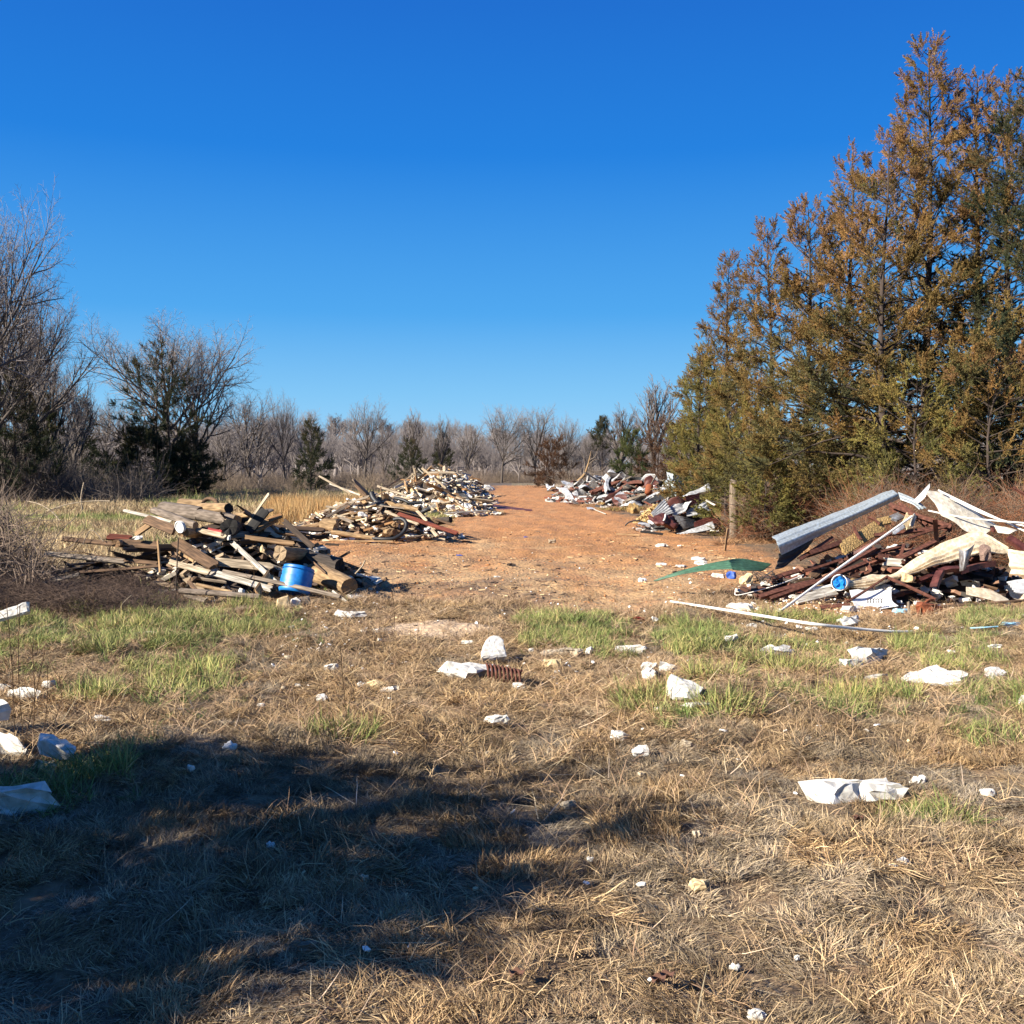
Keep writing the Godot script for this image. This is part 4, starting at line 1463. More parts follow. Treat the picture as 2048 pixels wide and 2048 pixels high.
# boards that nothing tells apart, strewn over a mound; along: the ridge's direction and half length
func strew(n: int, c: Vector3, rx: float, rz: float, h: float, spec: Array, lmin: float, lmax: float, wmin: float, wmax: float, group: String, turn := 0.0, steep := 0.35, ground_level := -100.0) -> void:
	var pool := {}
	for i in n:
		var s: Array = spec[rng.randi() % spec.size()]
		var a := rr(0, TAU)
		var f := sqrt(rng.randf())
		var off := Vector3(cos(a) * rx * f, 0, sin(a) * rz * f).rotated(Vector3.UP, turn)
		var p := c + off
		p.y = H(p.x, p.z) + h * (1.0 - pow(f, 1.5)) + rr(0.0, 0.12)
		var l := rr(lmin, lmax)
		var yaw := rr(0, TAU)
		var pit := rng.randfn(0, steep) * (1.1 - f)
		var slope := -h * 1.2 / maxf(rx, rz) * f
		var dv := Vector3(cos(yaw), sin(pit) + slope * (cos(yaw) * cos(a) + sin(yaw) * sin(a)), sin(yaw)).normalized()
		var key := "%s%s%d" % [s[0], s[1], rng.randi() % 7]
		if not pool.has(key):
			if s[1] == "chunk":
				var out := []
				for k in 8:
					var an := -TAU * k / 8
					out.append(Vector3(cos(an) * rr(0.3, 0.62), 0, sin(an) * rr(0.2, 0.45)))
				pool[key] = slab_mesh(out, rr(0.12, 0.25))
			elif s[1] == "channel":
				pool[key] = channel_mesh(1.0, 0.09, 0.05, rr(-0.08, 0.08))
			elif s[1] == "scrap":
				var b := rr(-0.25, 0.25)
				pool[key] = sheet_mesh([[Vector3(-0.5, 0, -0.4), Vector3(0, b, -0.45), Vector3(0.5, rr(-0.1, 0.1), -0.35)], [Vector3(-0.45, rr(-0.2, 0.2), 0), Vector3(0, -b, 0), Vector3(0.55, 0, 0.05)], [Vector3(-0.5, 0, 0.4), Vector3(0.1, rr(-0.2, 0.2), 0.45), Vector3(0.45, b, 0.3)]], 10, 10, 0.008, 3.0, 0.02, 0.05)
			else:
				pool[key] = board_mesh(1.0, 0.12, 0.04, 0.9)
		var w := rr(wmin, wmax)
		var x := frame(p - dv * l / 2, p + dv * l / 2, rr(-1.2, 1.2) if s[1] != "chunk" else rr(-0.5, 0.5))
		if s[1] == "chunk" or s[1] == "scrap":
			var q := w * 2.2
			x.basis = x.basis.scaled_local(Vector3(q, q, q))
		else:
			x.basis = x.basis.scaled_local(Vector3(l, w / 0.12, w / 0.12))
		var ang := fposmod(a + turn, TAU) * 8.0 / TAU
		var side: String = ["on its right flank", "at its right front", "at its front", "at its left front", "on its left flank", "at its left back", "at its back", "at its right back"][int(ang) % 8]
		if f < 0.4: side = "on its crest"
		var size_: String = "short" if l < lerpf(lmin, lmax, 0.33) else "long" if l > lerpf(lmin, lmax, 0.67) else ("broad" if w > (wmin + wmax) / 2 else "narrow")
		if s[1] == "chunk" or s[1] == "scrap":
			size_ = "small" if w < lerpf(wmin, wmax, 0.33) else "large" if w > lerpf(wmin, wmax, 0.67) else "middling"
		var pose: String = "tipped up" if dv.y > 0.3 else "pointing down" if dv.y < -0.3 else "lying crosswise" if absf(dv.x) > 0.8 else "lying endwise" if absf(dv.z) > 0.8 else "lying slantwise"
		tag(put(pool[key], s[2], M[s[0]], null, x), "%s %s, %s %s" % [size_, s[4], pose, side], s[3], group)

func items(list: Array, crop: String) -> void:
	# planks: x, y, depth, x, y, depth, width in crop pixels, material, name, category, label
	var k: float = CROPS[crop][2] / F
	for t in list:
		var a := cat(crop, t[0], t[1], t[2])
		var b := cat(crop, t[3], t[4], t[5])
		var w: float = t[6] * k * (t[2] + t[5]) / 2.0
		plank(a, b, w * 1.15, clampf(w * 0.4, 0.018, 0.06), t[7], t[8], t[9] if t.size() > 10 else "board", t[t.size() - 1], "", rr(0.6, 1.2))

func make_heap_one() -> void:
	rng.seed = 1001
	var c := at(505, 1100, 15.3)
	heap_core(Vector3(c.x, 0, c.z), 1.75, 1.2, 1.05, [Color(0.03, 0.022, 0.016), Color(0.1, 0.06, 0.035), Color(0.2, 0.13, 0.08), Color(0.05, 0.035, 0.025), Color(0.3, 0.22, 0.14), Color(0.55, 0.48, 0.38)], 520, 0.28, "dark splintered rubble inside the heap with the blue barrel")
	c = at(180, 1150, 15.0)
	heap_core(Vector3(c.x, 0, c.z), 1.6, 0.8, 0.42, [Color(0.035, 0.024, 0.018), Color(0.07, 0.045, 0.03), Color(0.13, 0.09, 0.06), Color(0.2, 0.15, 0.1)], 260, 0.25, "low dark rubble trailing off behind the dead briars")
	items([
		[595, 195, 15.5, 832, 250, 15.1, 14, "whitewood", "wood_plank", "thin pale grey board jutting out sideways from the top of the barrel heap"],
		[1180, 325, 14.5, 1425, 357, 14.6, 22, "tan", "wood_plank", "clean tan board lying level across the dark middle of the barrel heap"],
		[940, 288, 14.9, 1095, 322, 14.5, 22, "pale", "wood_plank", "short cream board just behind the round white disc"],
		[700, 235, 15.2, 850, 295, 14.7, 40, "brown", "wood_beam", "thick dark brown beam ending at the round white disc"],
		[645, 318, 15.2, 808, 212, 15.3, 32, "tan", "wood_plank", "slanting brown board propped under the thin pale grey board"],
		[298, 332, 15.0, 572, 360, 14.8, 22, "brown", "wood_plank", "dark brown pointed board sticking out farthest of the upper boards"],
		[512, 322, 15.4, 640, 332, 15.5, 30, "redwood", "wood_beam", "short red-brown beam stub above the pointed dark board"],
		[562, 352, 14.7, 772, 367, 14.6, 36, "brown", "wood_beam", "brown beam with a pale sawn end beside the pointed dark board"],
		[208, 403, 14.5, 606, 442, 14.4, 24, "grey", "wood_plank", "long weathered plank reaching out over the dead briars"],
		[452, 418, 14.6, 765, 452, 14.5, 18, "brown", "wood_plank", "narrow brown plank lying just under the long weathered plank"],
		[762, 338, 14.2, 774, 498, 14.1, 18, "tan", "wood_stake", "upright brown stake standing before the beam ends"],
		[812, 442, 14.2, 1015, 498, 13.9, 24, "pale", "wood_plank", "pale plank sloping down from the upright stake"],
		[1036, 498, 13.9, 1316, 578, 13.7, 26, "whitewood", "wood_plank", "pale plank sloping down in front towards the blue barrel"],
		[1034, 442, 14.2, 1322, 472, 14.2, 36, "pale", "wood_plank", "wide knotty cream plank lying level left of the blue barrel"],
		[1072, 488, 13.9, 1645, 612, 13.4, 17, "grey", "wood_batten", "long dark grey batten running past the foot of the blue barrel"],
		[848, 345, 14.5, 1046, 470, 13.9, 46, "brown", "wood_beam", "heavy brown beam slanting down with its sawn end facing out"],
		[1120, 350, 14.5, 1334, 545, 13.9, 20, "whitewood", "wood_plank", "narrow white board slanting down behind the wide knotty plank"],
		[0, 592, 13.6, 385, 503, 13.9, 17, "grey", "wood_plank", "grey board lying across the dead briars at the left edge of view"],
		[0, 447, 15.4, 215, 462, 15.2, 20, "dark", "wood_plank", "dark board lying flat at the left edge of view behind the briars"],
		[1182, 282, 14.9, 1302, 110, 14.9, 15, "pale", "wood_stake", "thin stake with a bright tip standing highest out of the barrel heap"],
		[1196, 300, 14.8, 1288, 186, 14.9, 42, "black", "wood_plank", "charred board standing beside the bright-tipped stake"],
		[1368, 243, 14.9, 1518, 378, 14.4, 24, "dark", "wood_plank", "dark slanting board on the track side of the heap's top"],
		[1220, 292, 14.9, 1335, 232, 15.1, 38, "tan", "wood_plank", "splintered tan board right of the charred board"],
		[1290, 250, 15.0, 1368, 215, 15.1, 26, "orange", "wood_plank", "small orange splinter beside the dark slanting board"],
		[596, 384, 14.6, 660, 348, 14.7, 20, "pale", "wood_plank", "short pale board end poking up by the sawn beam"],
		[1238, 596, 13.6, 1306, 496, 14.0, 34, "tan", "wood_plank", "short brown board leaning against the white-barked pole"],
		[380, 494, 14.2, 782, 462, 14.3, 14, "brown", "wood_plank", "long narrow brown strip on top of the dead briars"],
		[888, 600, 13.5, 1000, 634, 13.4, 22, "grey", "wood_plank", "short grey plank lying under the white-barked pole"],
		[908, 533, 13.9, 960, 596, 13.6, 16, "brown", "wood_plank", "little brown slat before the sloping planks"],
		[996, 283, 14.9, 1074, 298, 14.7, 13, "redpaint", "wood_strip", "red-painted slat between the cream board and the shade-darkened log"],
		[1258, 648, 13.0, 1312, 678, 12.9, 24, "tan", "wood_plank", "small tan board end in front of the yellow foam block"],
		[1600, 642, 13.4, 1752, 668, 13.3, 14, "orange", "wood_plank", "yellow-brown slat on the ground past the foam block"],
		[1500, 694, 13.0, 1622, 668, 13.2, 11, "dark", "wood_plank", "dark narrow board lying flat on the ground before the heap"],
		[1605, 583, 13.6, 1682, 642, 13.3, 9, "whitewood", "wood_stake", "thin white stick leaning by the big sawn log"],
		[1612, 440, 15.0, 1690, 395, 15.2, 10, "brown", "wood_stake", "thin brown stick beyond the heap, pointing at the track"],
		[1570, 357, 18.0, 1640, 362, 18.0, 9, "dark", "wood_plank", "dark board alone on the red clay behind the heap"],
		[865, 392, 14.4, 945, 440, 14.2, 20, "tan", "wood_plank", "tan splinter sticking out under the heavy brown beam"],
		[1430, 640, 13.1, 1580, 765, 12.3, 7, "pale", "wood_stake", "thin straw-like lath on the ground before the foam block"],
	], "A")
	var L := [
		[785, 190, 15.6, 965, 214, 15.3, 38, "bark", "cut", "weathered grey log on the very top of the barrel heap"],
		[955, 215, 15.3, 1145, 246, 14.9, 32, "bark", "cutpale", "silvery split log with long cracks on top of the barrel heap"],
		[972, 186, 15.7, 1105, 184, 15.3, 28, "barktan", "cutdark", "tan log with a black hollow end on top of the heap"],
		[868, 163, 16.0, 980, 172, 15.9, 26, "barktan", "cutpale", "pale broken log stub at the back of the heap's top"],
		[1090, 227, 15.2, 1205, 216, 15.0, 15, "barktan", "cut", "slim tan log with a brown sawn end below the hollow log"],
		[740, 196, 15.4, 945, 268, 14.8, 18, "bark", "cutpale", "pale stripped log slanting down to the round white disc"],
		[1108, 276, 14.5, 1190, 312, 16.0, 40, "barkdark", "cutdark", "shade-darkened log facing outwards in the middle of the barrel heap"],  # near-black bark and ends put the heap's shade into the colour
		[1520, 492, 14.6, 1690, 566, 13.9, 50, "barktan", "cut", "thick tan sawn log lying right of the blue barrel"],
		[1420, 425, 15.0, 1640, 472, 14.6, 46, "barkdark", "cutdark", "dark log in shade behind the thick tan sawn log"],  # dark bark and end colours hold the shade this log lies in
		[1352, 402, 14.3, 1460, 408, 14.9, 36, "barktan", "cutpale", "broken yellowish stump above the blue barrel"],
		[868, 584, 13.5, 1255, 612, 13.3, 14, "bark", "cutpale", "white-barked pole lying level at the front of the barrel heap"],
		[950, 553, 13.8, 1125, 592, 13.6, 9, "barktan", "cutpale", "thin tan pole behind the white-barked pole"],
		[886, 300, 14.4, 960, 306, 15.2, 24, "barktan", "cut", "short log with its sawn end just below the round white disc"],
		[560, 356, 14.5, 640, 350, 15.4, 20, "barktan", "cut", "small log whose round end faces out beside the sawn beam"],
	]
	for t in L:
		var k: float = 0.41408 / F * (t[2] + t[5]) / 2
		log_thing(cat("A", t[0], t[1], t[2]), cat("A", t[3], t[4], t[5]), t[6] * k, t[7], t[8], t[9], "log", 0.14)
	# curl of bark
	pipe("A", [[975, 180, 15.9], [985, 150, 15.9], [1015, 138, 15.9], [1045, 152, 15.8], [1050, 172, 15.8]], 0.03, "brown", "bark_curl", "bark", "curled strip of brown bark arching over the top logs")
	# round disc, foam bits
	var disc := base("foam_disc", cat("A", 872, 274, 14.35))
	disc.transform.basis = Basis.from_euler(Vector3(0.25, -0.5, 0))
	var dm := CylinderMesh.new()
	dm.top_radius = 0.082; dm.bottom_radius = 0.085; dm.height = 0.04; dm.radial_segments = 24
	put(dm, "face", M.foam, disc, Transform3D(Basis(Vector3.RIGHT, PI / 2), Vector3.ZERO))
	var rim := TorusMesh.new()
	rim.inner_radius = 0.07; rim.outer_radius = 0.088; rim.rings = 24
	put(rim, "rim", M.plasticwhite, disc, Transform3D(Basis(Vector3.RIGHT, PI / 2), Vector3(0, 0, 0.02)))
	tag(disc, "round white disc hanging on the front of the barrel heap", "disc")
	chunk(cat("A", 672, 334, 14.6), 0.16, 0.1, 0.045, "foam", "foam_chunk", "foam chunk", "white foam chip lying on the short red-brown beam")
	chunk(cat("A", 1103, 338, 14.3), 0.05, 0.05, 0.06, "foam", "foam_chunk", "foam chunk", "tiny white foam bit stuck to the shade-darkened log")
	chunk(cat("A", 1270, 396, 14.4), 0.08, 0.06, 0.07, "cream", "foam_chunk", "foam chunk", "small tan chip caught in the dark middle of the barrel heap")
	chunk(cat("A", 1165, 592, 13.5), 0.1, 0.07, 0.05, "foam", "foam_chunk", "foam chunk", "white chip behind the white-barked pole")
	barrel()
	# yellow foam block and its neighbours
	slab_at(cat("A", 1330, 700, 12.9), [[0, 0], [0.03, 0.2], [0.16, 0.23], [0.2, 0.05], [0.13, 0.0]], 0.09, "cream", "foam_block", "foam block", "cream-yellow foam block standing on end before the blue barrel")
	slab_at(cat("A", 1398, 674, 13.05), [[0, 0], [0.02, 0.13], [0.09, 0.15], [0.14, 0.1], [0.12, 0.01]], 0.07, "foam", "foam_block", "foam block", "smaller white foam block leaning behind the cream-yellow block")
	slab_at(cat("A", 1448, 672, 13.1), [[0, 0], [0.0, 0.14], [0.13, 0.16], [0.15, 0.02]], 0.05, "grey", "wood_block", "wood block", "grey square of board standing below the blue barrel")
	slab("A", [[1700, 520], [1760, 512], [1845, 528], [1840, 548], [1780, 560], [1720, 545]], 0.05, "white broken panel on the clay beside the thick sawn log", "foam", "foam_slab")
	slab("A", [[1715, 500], [1745, 502], [1765, 520], [1730, 522]], 0.07, "white crumpled bit standing behind the broken panel beside the log")
	slab("A", [[1688, 612], [1720, 600], [1782, 606], [1778, 626], [1700, 630]], 0.04, "white slab lying in the shade of the thick sawn log")
	slab("A", [[1630, 692], [1690, 684], [1778, 688], [1776, 710], [1690, 716], [1640, 708]], 0.05, "white oblong slab on the ground past the foam blocks")
	pipe("A", [[1716, 502, 14.6], [1738, 478, 14.6], [1752, 462, 14.6], [1764, 436, 14.6]], 0.012, "pale", "wood_stake", "stick", "curved white stick poking up beside the thick sawn log")
	var group := "splintered boards filling the heap with the blue barrel"
	strew(58, Vector3(at(500, 1100, 15.3).x, 0, at(500, 1100, 15.3).z), 1.7, 1.0, 1.0, [["brown", "board", "wood_plank", "board", "splintered brown board in the barrel heap"], ["dark", "board", "wood_plank", "board", "dark rotten board in the barrel heap"], ["grey", "board", "wood_plank", "board", "grey old board in the barrel heap"]], 0.6, 2.1, 0.05, 0.13, group)
	strew(16, Vector3(at(250, 1130, 14.9).x, 0, at(250, 1130, 14.9).z), 1.5, 0.5, 0.45, [["dark", "board", "wood_plank", "board", "dark board in the low briar end"], ["brown", "board", "wood_plank", "board", "brown board in the low briar end"]], 0.5, 1.5, 0.05, 0.12, "boards in the low end of the barrel heap")
	# dead briars before the heap
	rng.seed = 55
	var br := twig_clump_mesh(63, 46, 0.7, 0.003, 0.2)
	var w := []
	var t := []
	for i in 420:
		var px := rr(-160, 370)
		var d := rr(12.6, 14.2)
		var p := at(px, 1190, d)
		var top := 0.4 * smoothstep(385.0, 250.0, px) * rr(0.2, 1.0)
		p.y = H(p.x, p.z) + maxf(-0.1, top - 0.25)
		w.append(Transform3D(Basis.from_euler(rv() * 0.5 + Vector3(0, rr(0, 6), 0)).scaled(Vector3(1, 0.65, 1) * rr(0.5, 0.9)), p))
		t.append(Color(0.075, 0.045, 0.032).lerp(Color(0.15, 0.1, 0.07), rng.randf()))
	tag(many(br, "briar_mound", M.twig, w, t), "dark brown mound of dead briars before the barrel heap", "undergrowth", "", "stuff")
	weeds()

func barrel() -> void:
	var foot := cat("A", 1418, 596, 13.75)
	var up := (cat("A", 1446, 472, 13.85) - foot)
	var o := base("barrel", foot)
	var y := up.normalized()
	var x := y.cross(Vector3.BACK).normalized()
	o.basis = Basis(x, y, x.cross(y))
	var h := up.length()
	var m := MB.new()
	var prof := [[0.0, 0.185], [0.01, 0.2], [0.06, 0.205], [0.1, 0.212], [0.3, 0.212], [0.33, 0.203], [0.36, 0.213], [0.6, 0.213], [0.64, 0.203], [0.68, 0.213], [0.88, 0.21], [0.95, 0.205], [0.975, 0.212], [1.0, 0.208], [1.0, 0.195], [0.965, 0.19], [0.962, 0.0]]
	var last := []
	for q in prof:
		var ring := []
		for k in 28:
			var a := TAU * k / 28
			ring.append(m.vert(Vector3(cos(a) * q[1], q[0] * h, sin(a) * q[1] * (0.94 + 0.03 * sin(a * 2)))))
		if last.size():
			for k in 28:
				m.quad(last[k], ring[k], ring[(k + 1) % 28], last[(k + 1) % 28])
		last = ring
	var body := put(m.mesh(true), "body", M.barrelblue, o)
	for s in [-1, 1]:
		var b := CylinderMesh.new()
		b.top_radius = 0.025; b.bottom_radius = 0.03; b.height = 0.025
		put(b, "bung", M.barrelblue, body, Transform3D(Basis(), Vector3(0.11 * s, h * 0.97, 0.04)))
	var arc := TorusMesh.new()
	arc.inner_radius = 0.212; arc.outer_radius = 0.222; arc.rings = 28; arc.ring_segments = 6
	put(arc, "hoop", M.barrelblue, body, Transform3D(Basis(), Vector3(0, h * 0.88, 0)))
	tag(o, "bright blue plastic barrel tilted at the foot of the wood heap", "barrel")

# a slab standing upright: outline in metres across and up
func slab_at(foot: Vector3, outline: Array, thick: float, mt: String, called: String, category: String, label: String, turn := 0.35, lean_ := 1.25) -> void:
	var pts := []
	for p in outline:
		pts.append(Vector3(p[0], 0, -p[1]))
	pts.reverse()
	var b := Basis(Vector3.UP, turn) * Basis(Vector3.RIGHT, lean_)
	tag(put(slab_mesh(pts, thick, 0.4), called, M[mt], null, Transform3D(b, foot)), label, category)

func weeds() -> void:
	rng.seed = 66
	var n := 0
	# single dry stalks: foot x, foot y, top x, top y in photo pixels
	var names := ["tall dry weed stalk at the left edge of view, tallest of its clump", "dry weed stalk right beside the tallest one", "thin dry stalk in the middle of the edge clump", "leaning dry stalk of the edge clump", "short dry stalk at the outer side of the edge clump", "dry stalk crossing the others in the edge clump", "dry stalk before the dead briars", "second dry stalk before the dead briars", "slender bare stalk rising before the pale slab patch", "thin weed stalk on the dry grass in the middle", "bare thin sapling standing before the barrel heap", "thin bent weed stalk by the far grass patch"]
	var list := [[30, 1500, 12, 1195], [48, 1490, 40, 1210], [62, 1505, 64, 1290], [85, 1480, 95, 1330], [100, 1470, 118, 1350], [40, 1520, 90, 1300], [170, 1245, 174, 1155], [187, 1245, 190, 1170], [787, 1290, 783, 1175], [697, 1470, 680, 1290], [352, 1190, 356, 1075], [500, 1250, 508, 1130]]
	for t in list:
		var foot := gp(t[0], t[1])
		var d := proj(foot).z
		var top := at(t[2], t[3], d)
		var o := base("weed_stalk", foot)
		var m := MB.new()
		var mid := (top - foot) * 0.5 + rv() * 0.03
		var pts := curve([Vector3.ZERO, mid, top - foot], 5)
		add_tube(m, pts, [0.0042 * d / 6.0 + 0.001, 0.0025], 4)
		put(m.mesh(false), "stem", M.brown, o)
		var tw := MB.new()
		for k in 7:
			var p: Vector3 = pts[mini(3 + k, pts.size() - 1)]
			var q := p + (rv() * Vector3(1, 0.4, 1) + Vector3(0, 0.7, 0)).normalized() * rr(0.05, 0.16)
			add_tube(m, [p, (p + q) / 2 + rv() * 0.01, q], [0.002], 3)
		put(m.mesh(true), "stem", M.brown, o)
		tag(o, names[n], "weed", "dry weed stalks")
		n += 1
	# pale arching canes over the field edge and leafy dead vines
	pipe("A", [[130, 150, 15.5], [190, 165, 15.4], [250, 200, 15.3], [290, 245, 15.2]], 0.008, "pale", "dead_cane", "cane", "bleached cane arching over the field edge")
	pipe("A", [[220, 200, 15.5], [330, 165, 15.4], [450, 150, 15.4], [530, 150, 15.4]], 0.008, "pale", "dead_cane", "cane", "long bleached cane arching towards the barrel heap")
	pipe("A", [[397, 195, 15.6], [392, 130, 15.6], [405, 60, 15.6]], 0.01, "pale", "dead_cane", "cane", "bleached upright sapling stem in the field")
	pipe("A", [[240, 390, 14.8], [290, 300, 14.9], [370, 225, 15.0]], 0.007, "grey", "dead_cane", "cane", "grey slanting cane behind the briars")
	pipe("A", [[400, 360, 14.8], [440, 290, 14.9], [500, 345, 14.8]], 0.006, "grey", "dead_cane", "cane", "bent grey cane hooped beside the pointed board")
	pipe("A", [[560, 720, 12.6], [590, 650, 12.6], [635, 605, 12.6]], 0.006, "grey", "dead_cane", "cane", "bent cane sticking out of the briar mound")
	pipe("A", [[846, 690, 13.2], [850, 560, 13.2], [862, 330, 13.3]], 0.008, "dark", "dead_cane", "cane", "dark sapling standing against the heap's heavy beam")
	var br := twig_clump_mesh(64, 26, 0.9, 0.006, 0.14)
	var w := []
	var t2 := []
	for i in 60:
		var px := rr(-140, 95)
		var d := rr(13.6, 16.0)
		var p := at(px, 1190, d)
		p.y = H(p.x, p.z) + rr(0.0, 1.1) * smoothstep(90.0, -30.0, px)
		w.append(Transform3D(Basis.from_euler(rv() * 0.6).scaled(Vector3.ONE * rr(0.6, 1.1)), p))
		t2.append(Color(0.24, 0.17, 0.12).lerp(Color(0.12, 0.09, 0.07), rng.randf()))
	tag(many(br, "dead_vines", M.twig, w, t2), "dry hanging vines at the left edge of view beside the barrel heap", "undergrowth", "", "stuff")

func make_heap_two() -> void:
	rng.seed = 2002
	var c := at(735, 1060, 28.3)
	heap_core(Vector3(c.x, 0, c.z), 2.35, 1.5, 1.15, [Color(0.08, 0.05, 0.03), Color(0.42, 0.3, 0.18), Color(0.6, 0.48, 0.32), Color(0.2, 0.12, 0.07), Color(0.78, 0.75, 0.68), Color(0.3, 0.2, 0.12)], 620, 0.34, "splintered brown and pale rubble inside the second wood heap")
	items([
		[265, 108, 28.5, 492, 232, 28.0, 12, "pale", "wood_plank", "long pale board jutting highest out of the second wood heap"],
		[340, 162, 28.6, 556, 244, 28.1, 10, "whitewood", "wood_plank", "pale board just under the highest jutting board"],
		[470, 208, 28.4, 556, 242, 28.1, 12, "tan", "wood_plank", "short tan board near the top of the second heap"],
		[520, 172, 28.6, 624, 290, 28.0, 18, "brown", "wood_plank", "brown board standing up steeply on the second heap"],
		[545, 244, 28.2, 592, 304, 27.8, 24, "tan", "wood_plank", "short tan board under the steep brown board"],
		[668, 180, 28.9, 876, 248, 28.6, 14, "pale", "wood_plank", "cream board sloping across the back of the second heap"],
		[694, 186, 28.7, 702, 245, 28.5, 10, "brown", "wood_stake", "upright dark stick on the second heap's crest"],
		[808, 368, 27.2, 1230, 508, 26.8, 26, "redwood", "wood_plank", "long reddish board running down to the track"],
		[718, 352, 27.4, 956, 444, 27.0, 16, "pale", "wood_plank", "tan board parallel above the black pipe loop"],
		[572, 488, 26.8, 794, 424, 27.0, 16, "orange", "wood_plank", "orange-tan slat rising to the black pipe loop"],
		[938, 342, 27.6, 1014, 424, 27.2, 18, "pale", "wood_plank", "short pale board behind the long reddish board"],
		[1028, 458, 27.0, 1084, 528, 26.6, 20, "pale", "wood_plank", "short tan board end under the long reddish board"],
		[760, 335, 27.8, 1100, 434, 27.4, 14, "brown", "wood_plank", "thin brown board behind the long reddish board"],
		[286, 424, 27.4, 474, 298, 27.8, 14, "brown", "wood_plank", "dark slat slanting up on the field side of the second heap"],
		[320, 392, 27.4, 484, 308, 27.8, 16, "grey", "wood_plank", "grey slat beside the dark slanting slat"],
		[175, 406, 27.6, 288, 402, 27.6, 10, "brown", "wood_plank", "thin flat strip at the field end of the second heap"],
		[1046, 398, 27.4, 1206, 452, 27.2, 14, "brown", "wood_plank", "dark board at the track end of the second heap"],
		[838, 388, 27.3, 1168, 484, 27.0, 12, "grey", "wood_plank", "grey strip lying along the long reddish board"],
		[480, 345, 27.6, 740, 338, 27.6, 20, "dark", "wood_plank", "dark flat board across the middle of the second heap"],
		[610, 245, 28.3, 700, 270, 28.2, 20, "grey", "wood_plank", "grey board behind the black pipe arc"],
		[305, 586, 25.4, 445, 580, 25.4, 10, "brown", "wood_plank", "brown board lying alone on the clay before the second heap"],
		[340, 556, 26.4, 780, 562, 26.2, 9, "tan", "wood_plank", "flat tan lath along the foot of the second heap"],
		[1130, 370, 33.5, 1430, 348, 34.5, 10, "whitewood", "wood_plank", "pale flat lath on the clay between the second and the pale heap"],
	], "B")
	for t in [
		[355, 498, 26.7, 655, 540, 26.4, 18, "barktan", "cutpale", "pale stripped log at the foot of the second heap joining the black pipe"],
		[700, 488, 27.4, 792, 494, 26.6, 23, "barktan", "cut", "sawn log whose round end faces out inside the pipe loop"],
		[720, 492, 27.2, 760, 496, 26.55, 24, "barktan", "cut", "second sawn log end close beside the first inside the pipe loop"],
		[775, 438, 27.6, 800, 446, 26.8, 21, "barktan", "cut", "sawn log end sitting on top of the two log ends in the pipe loop"],
		[100, 472, 27.2, 300, 436, 27.2, 12, "barktan", "cutpale", "pale pole sticking out on the field side of the second heap"],
		[676, 372, 27.6, 768, 376, 27.5, 25, "bark", "cut", "grey log lying level in the middle of the second heap"],
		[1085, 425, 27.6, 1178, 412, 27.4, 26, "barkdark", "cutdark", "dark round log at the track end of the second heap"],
		[738, 298, 28.0, 958, 345, 27.6, 20, "barktan", "cut", "brown log sloping over the crest of the second heap"],
		[470, 410, 27.4, 560, 392, 27.4, 14, "barktan", "cutpale", "short tan pole on the field side behind the splintered stump"],
		[290, 445, 26.9, 385, 460, 26.8, 40, "barktan", "cutpale", "yellowish splintered stump with a knotty end at the second heap's foot"],
	]:
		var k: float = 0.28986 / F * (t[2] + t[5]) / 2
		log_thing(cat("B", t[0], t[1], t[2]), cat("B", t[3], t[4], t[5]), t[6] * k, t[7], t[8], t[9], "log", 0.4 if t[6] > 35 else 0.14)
	pipe("B", [[640, 540, 26.4], [720, 546, 26.3], [790, 540, 26.3], [845, 505, 26.4], [872, 455, 26.5], [862, 420, 26.6], [825, 404, 26.7], [785, 412, 26.8]], 0.05, "rubber", "drain_pipe", "pipe", "black ribbed drain pipe bent into a big loop", "", 10)
	pipe("B", [[632, 226, 28.0], [645, 262, 27.9], [680, 300, 27.8], [735, 328, 27.7]], 0.075, "rubber", "drain_pipe", "pipe", "thick black pipe arching down over the second heap's crest", "", 10)
	pipe("B", [[790, 262, 28.4], [850, 275, 28.2], [900, 296, 28.1], [985, 292, 28.1]], 0.045, "rubber", "drain_pipe", "pipe", "black hose draped behind the brown log")
	pipe("B", [[970, 366, 27.6], [1000, 350, 27.5], [1038, 334, 27.5]], 0.06, "rubber", "drain_pipe", "pipe", "short black pipe end above the long reddish board")
	for t in [[565, 388, 90, "white foam slab on the field side of the second heap"], [660, 480, 60, "white foam bit behind the orange-tan slat"], [900, 540, 60, "white foam bits at the foot of the second heap by the pipe loop"], [1010, 490, 70, "white foam piece under the long reddish board"], [1110, 515, 60, "white foam piece at the track tip of the second heap"], [240, 510, 110, "white foam rubble at the field foot of the second heap"]]:
		chunk(cat("B", t[0], t[1], 26.9), t[2] * 0.0037, 0.2, 0.07, "foam", "foam_chunk", "foam chunk", t[3])
	strew(64, Vector3(c.x, 0, c.z), 2.3, 1.4, 1.15, [["pale", "board", "wood_plank", "board", "pale splintered board in the second wood heap"], ["brown", "board", "wood_plank", "board", "brown splintered board in the second wood heap"], ["tan", "board", "wood_plank", "board", "tan splintered board in the second wood heap"], ["grey", "board", "wood_plank", "board", "grey splintered board in the second wood heap"]], 0.6, 2.0, 0.06, 0.14, "boards that fill the second wood heap")
	strew(14, Vector3(c.x - 0.2, 0, c.z + 0.9), 2.0, 0.5, 0.3, [["foam", "chunk", "foam_chunk", "foam chunk", "white foam rubble before the second wood heap"]], 0.3, 0.5, 0.06, 0.12, "white foam at the foot of the second wood heap")

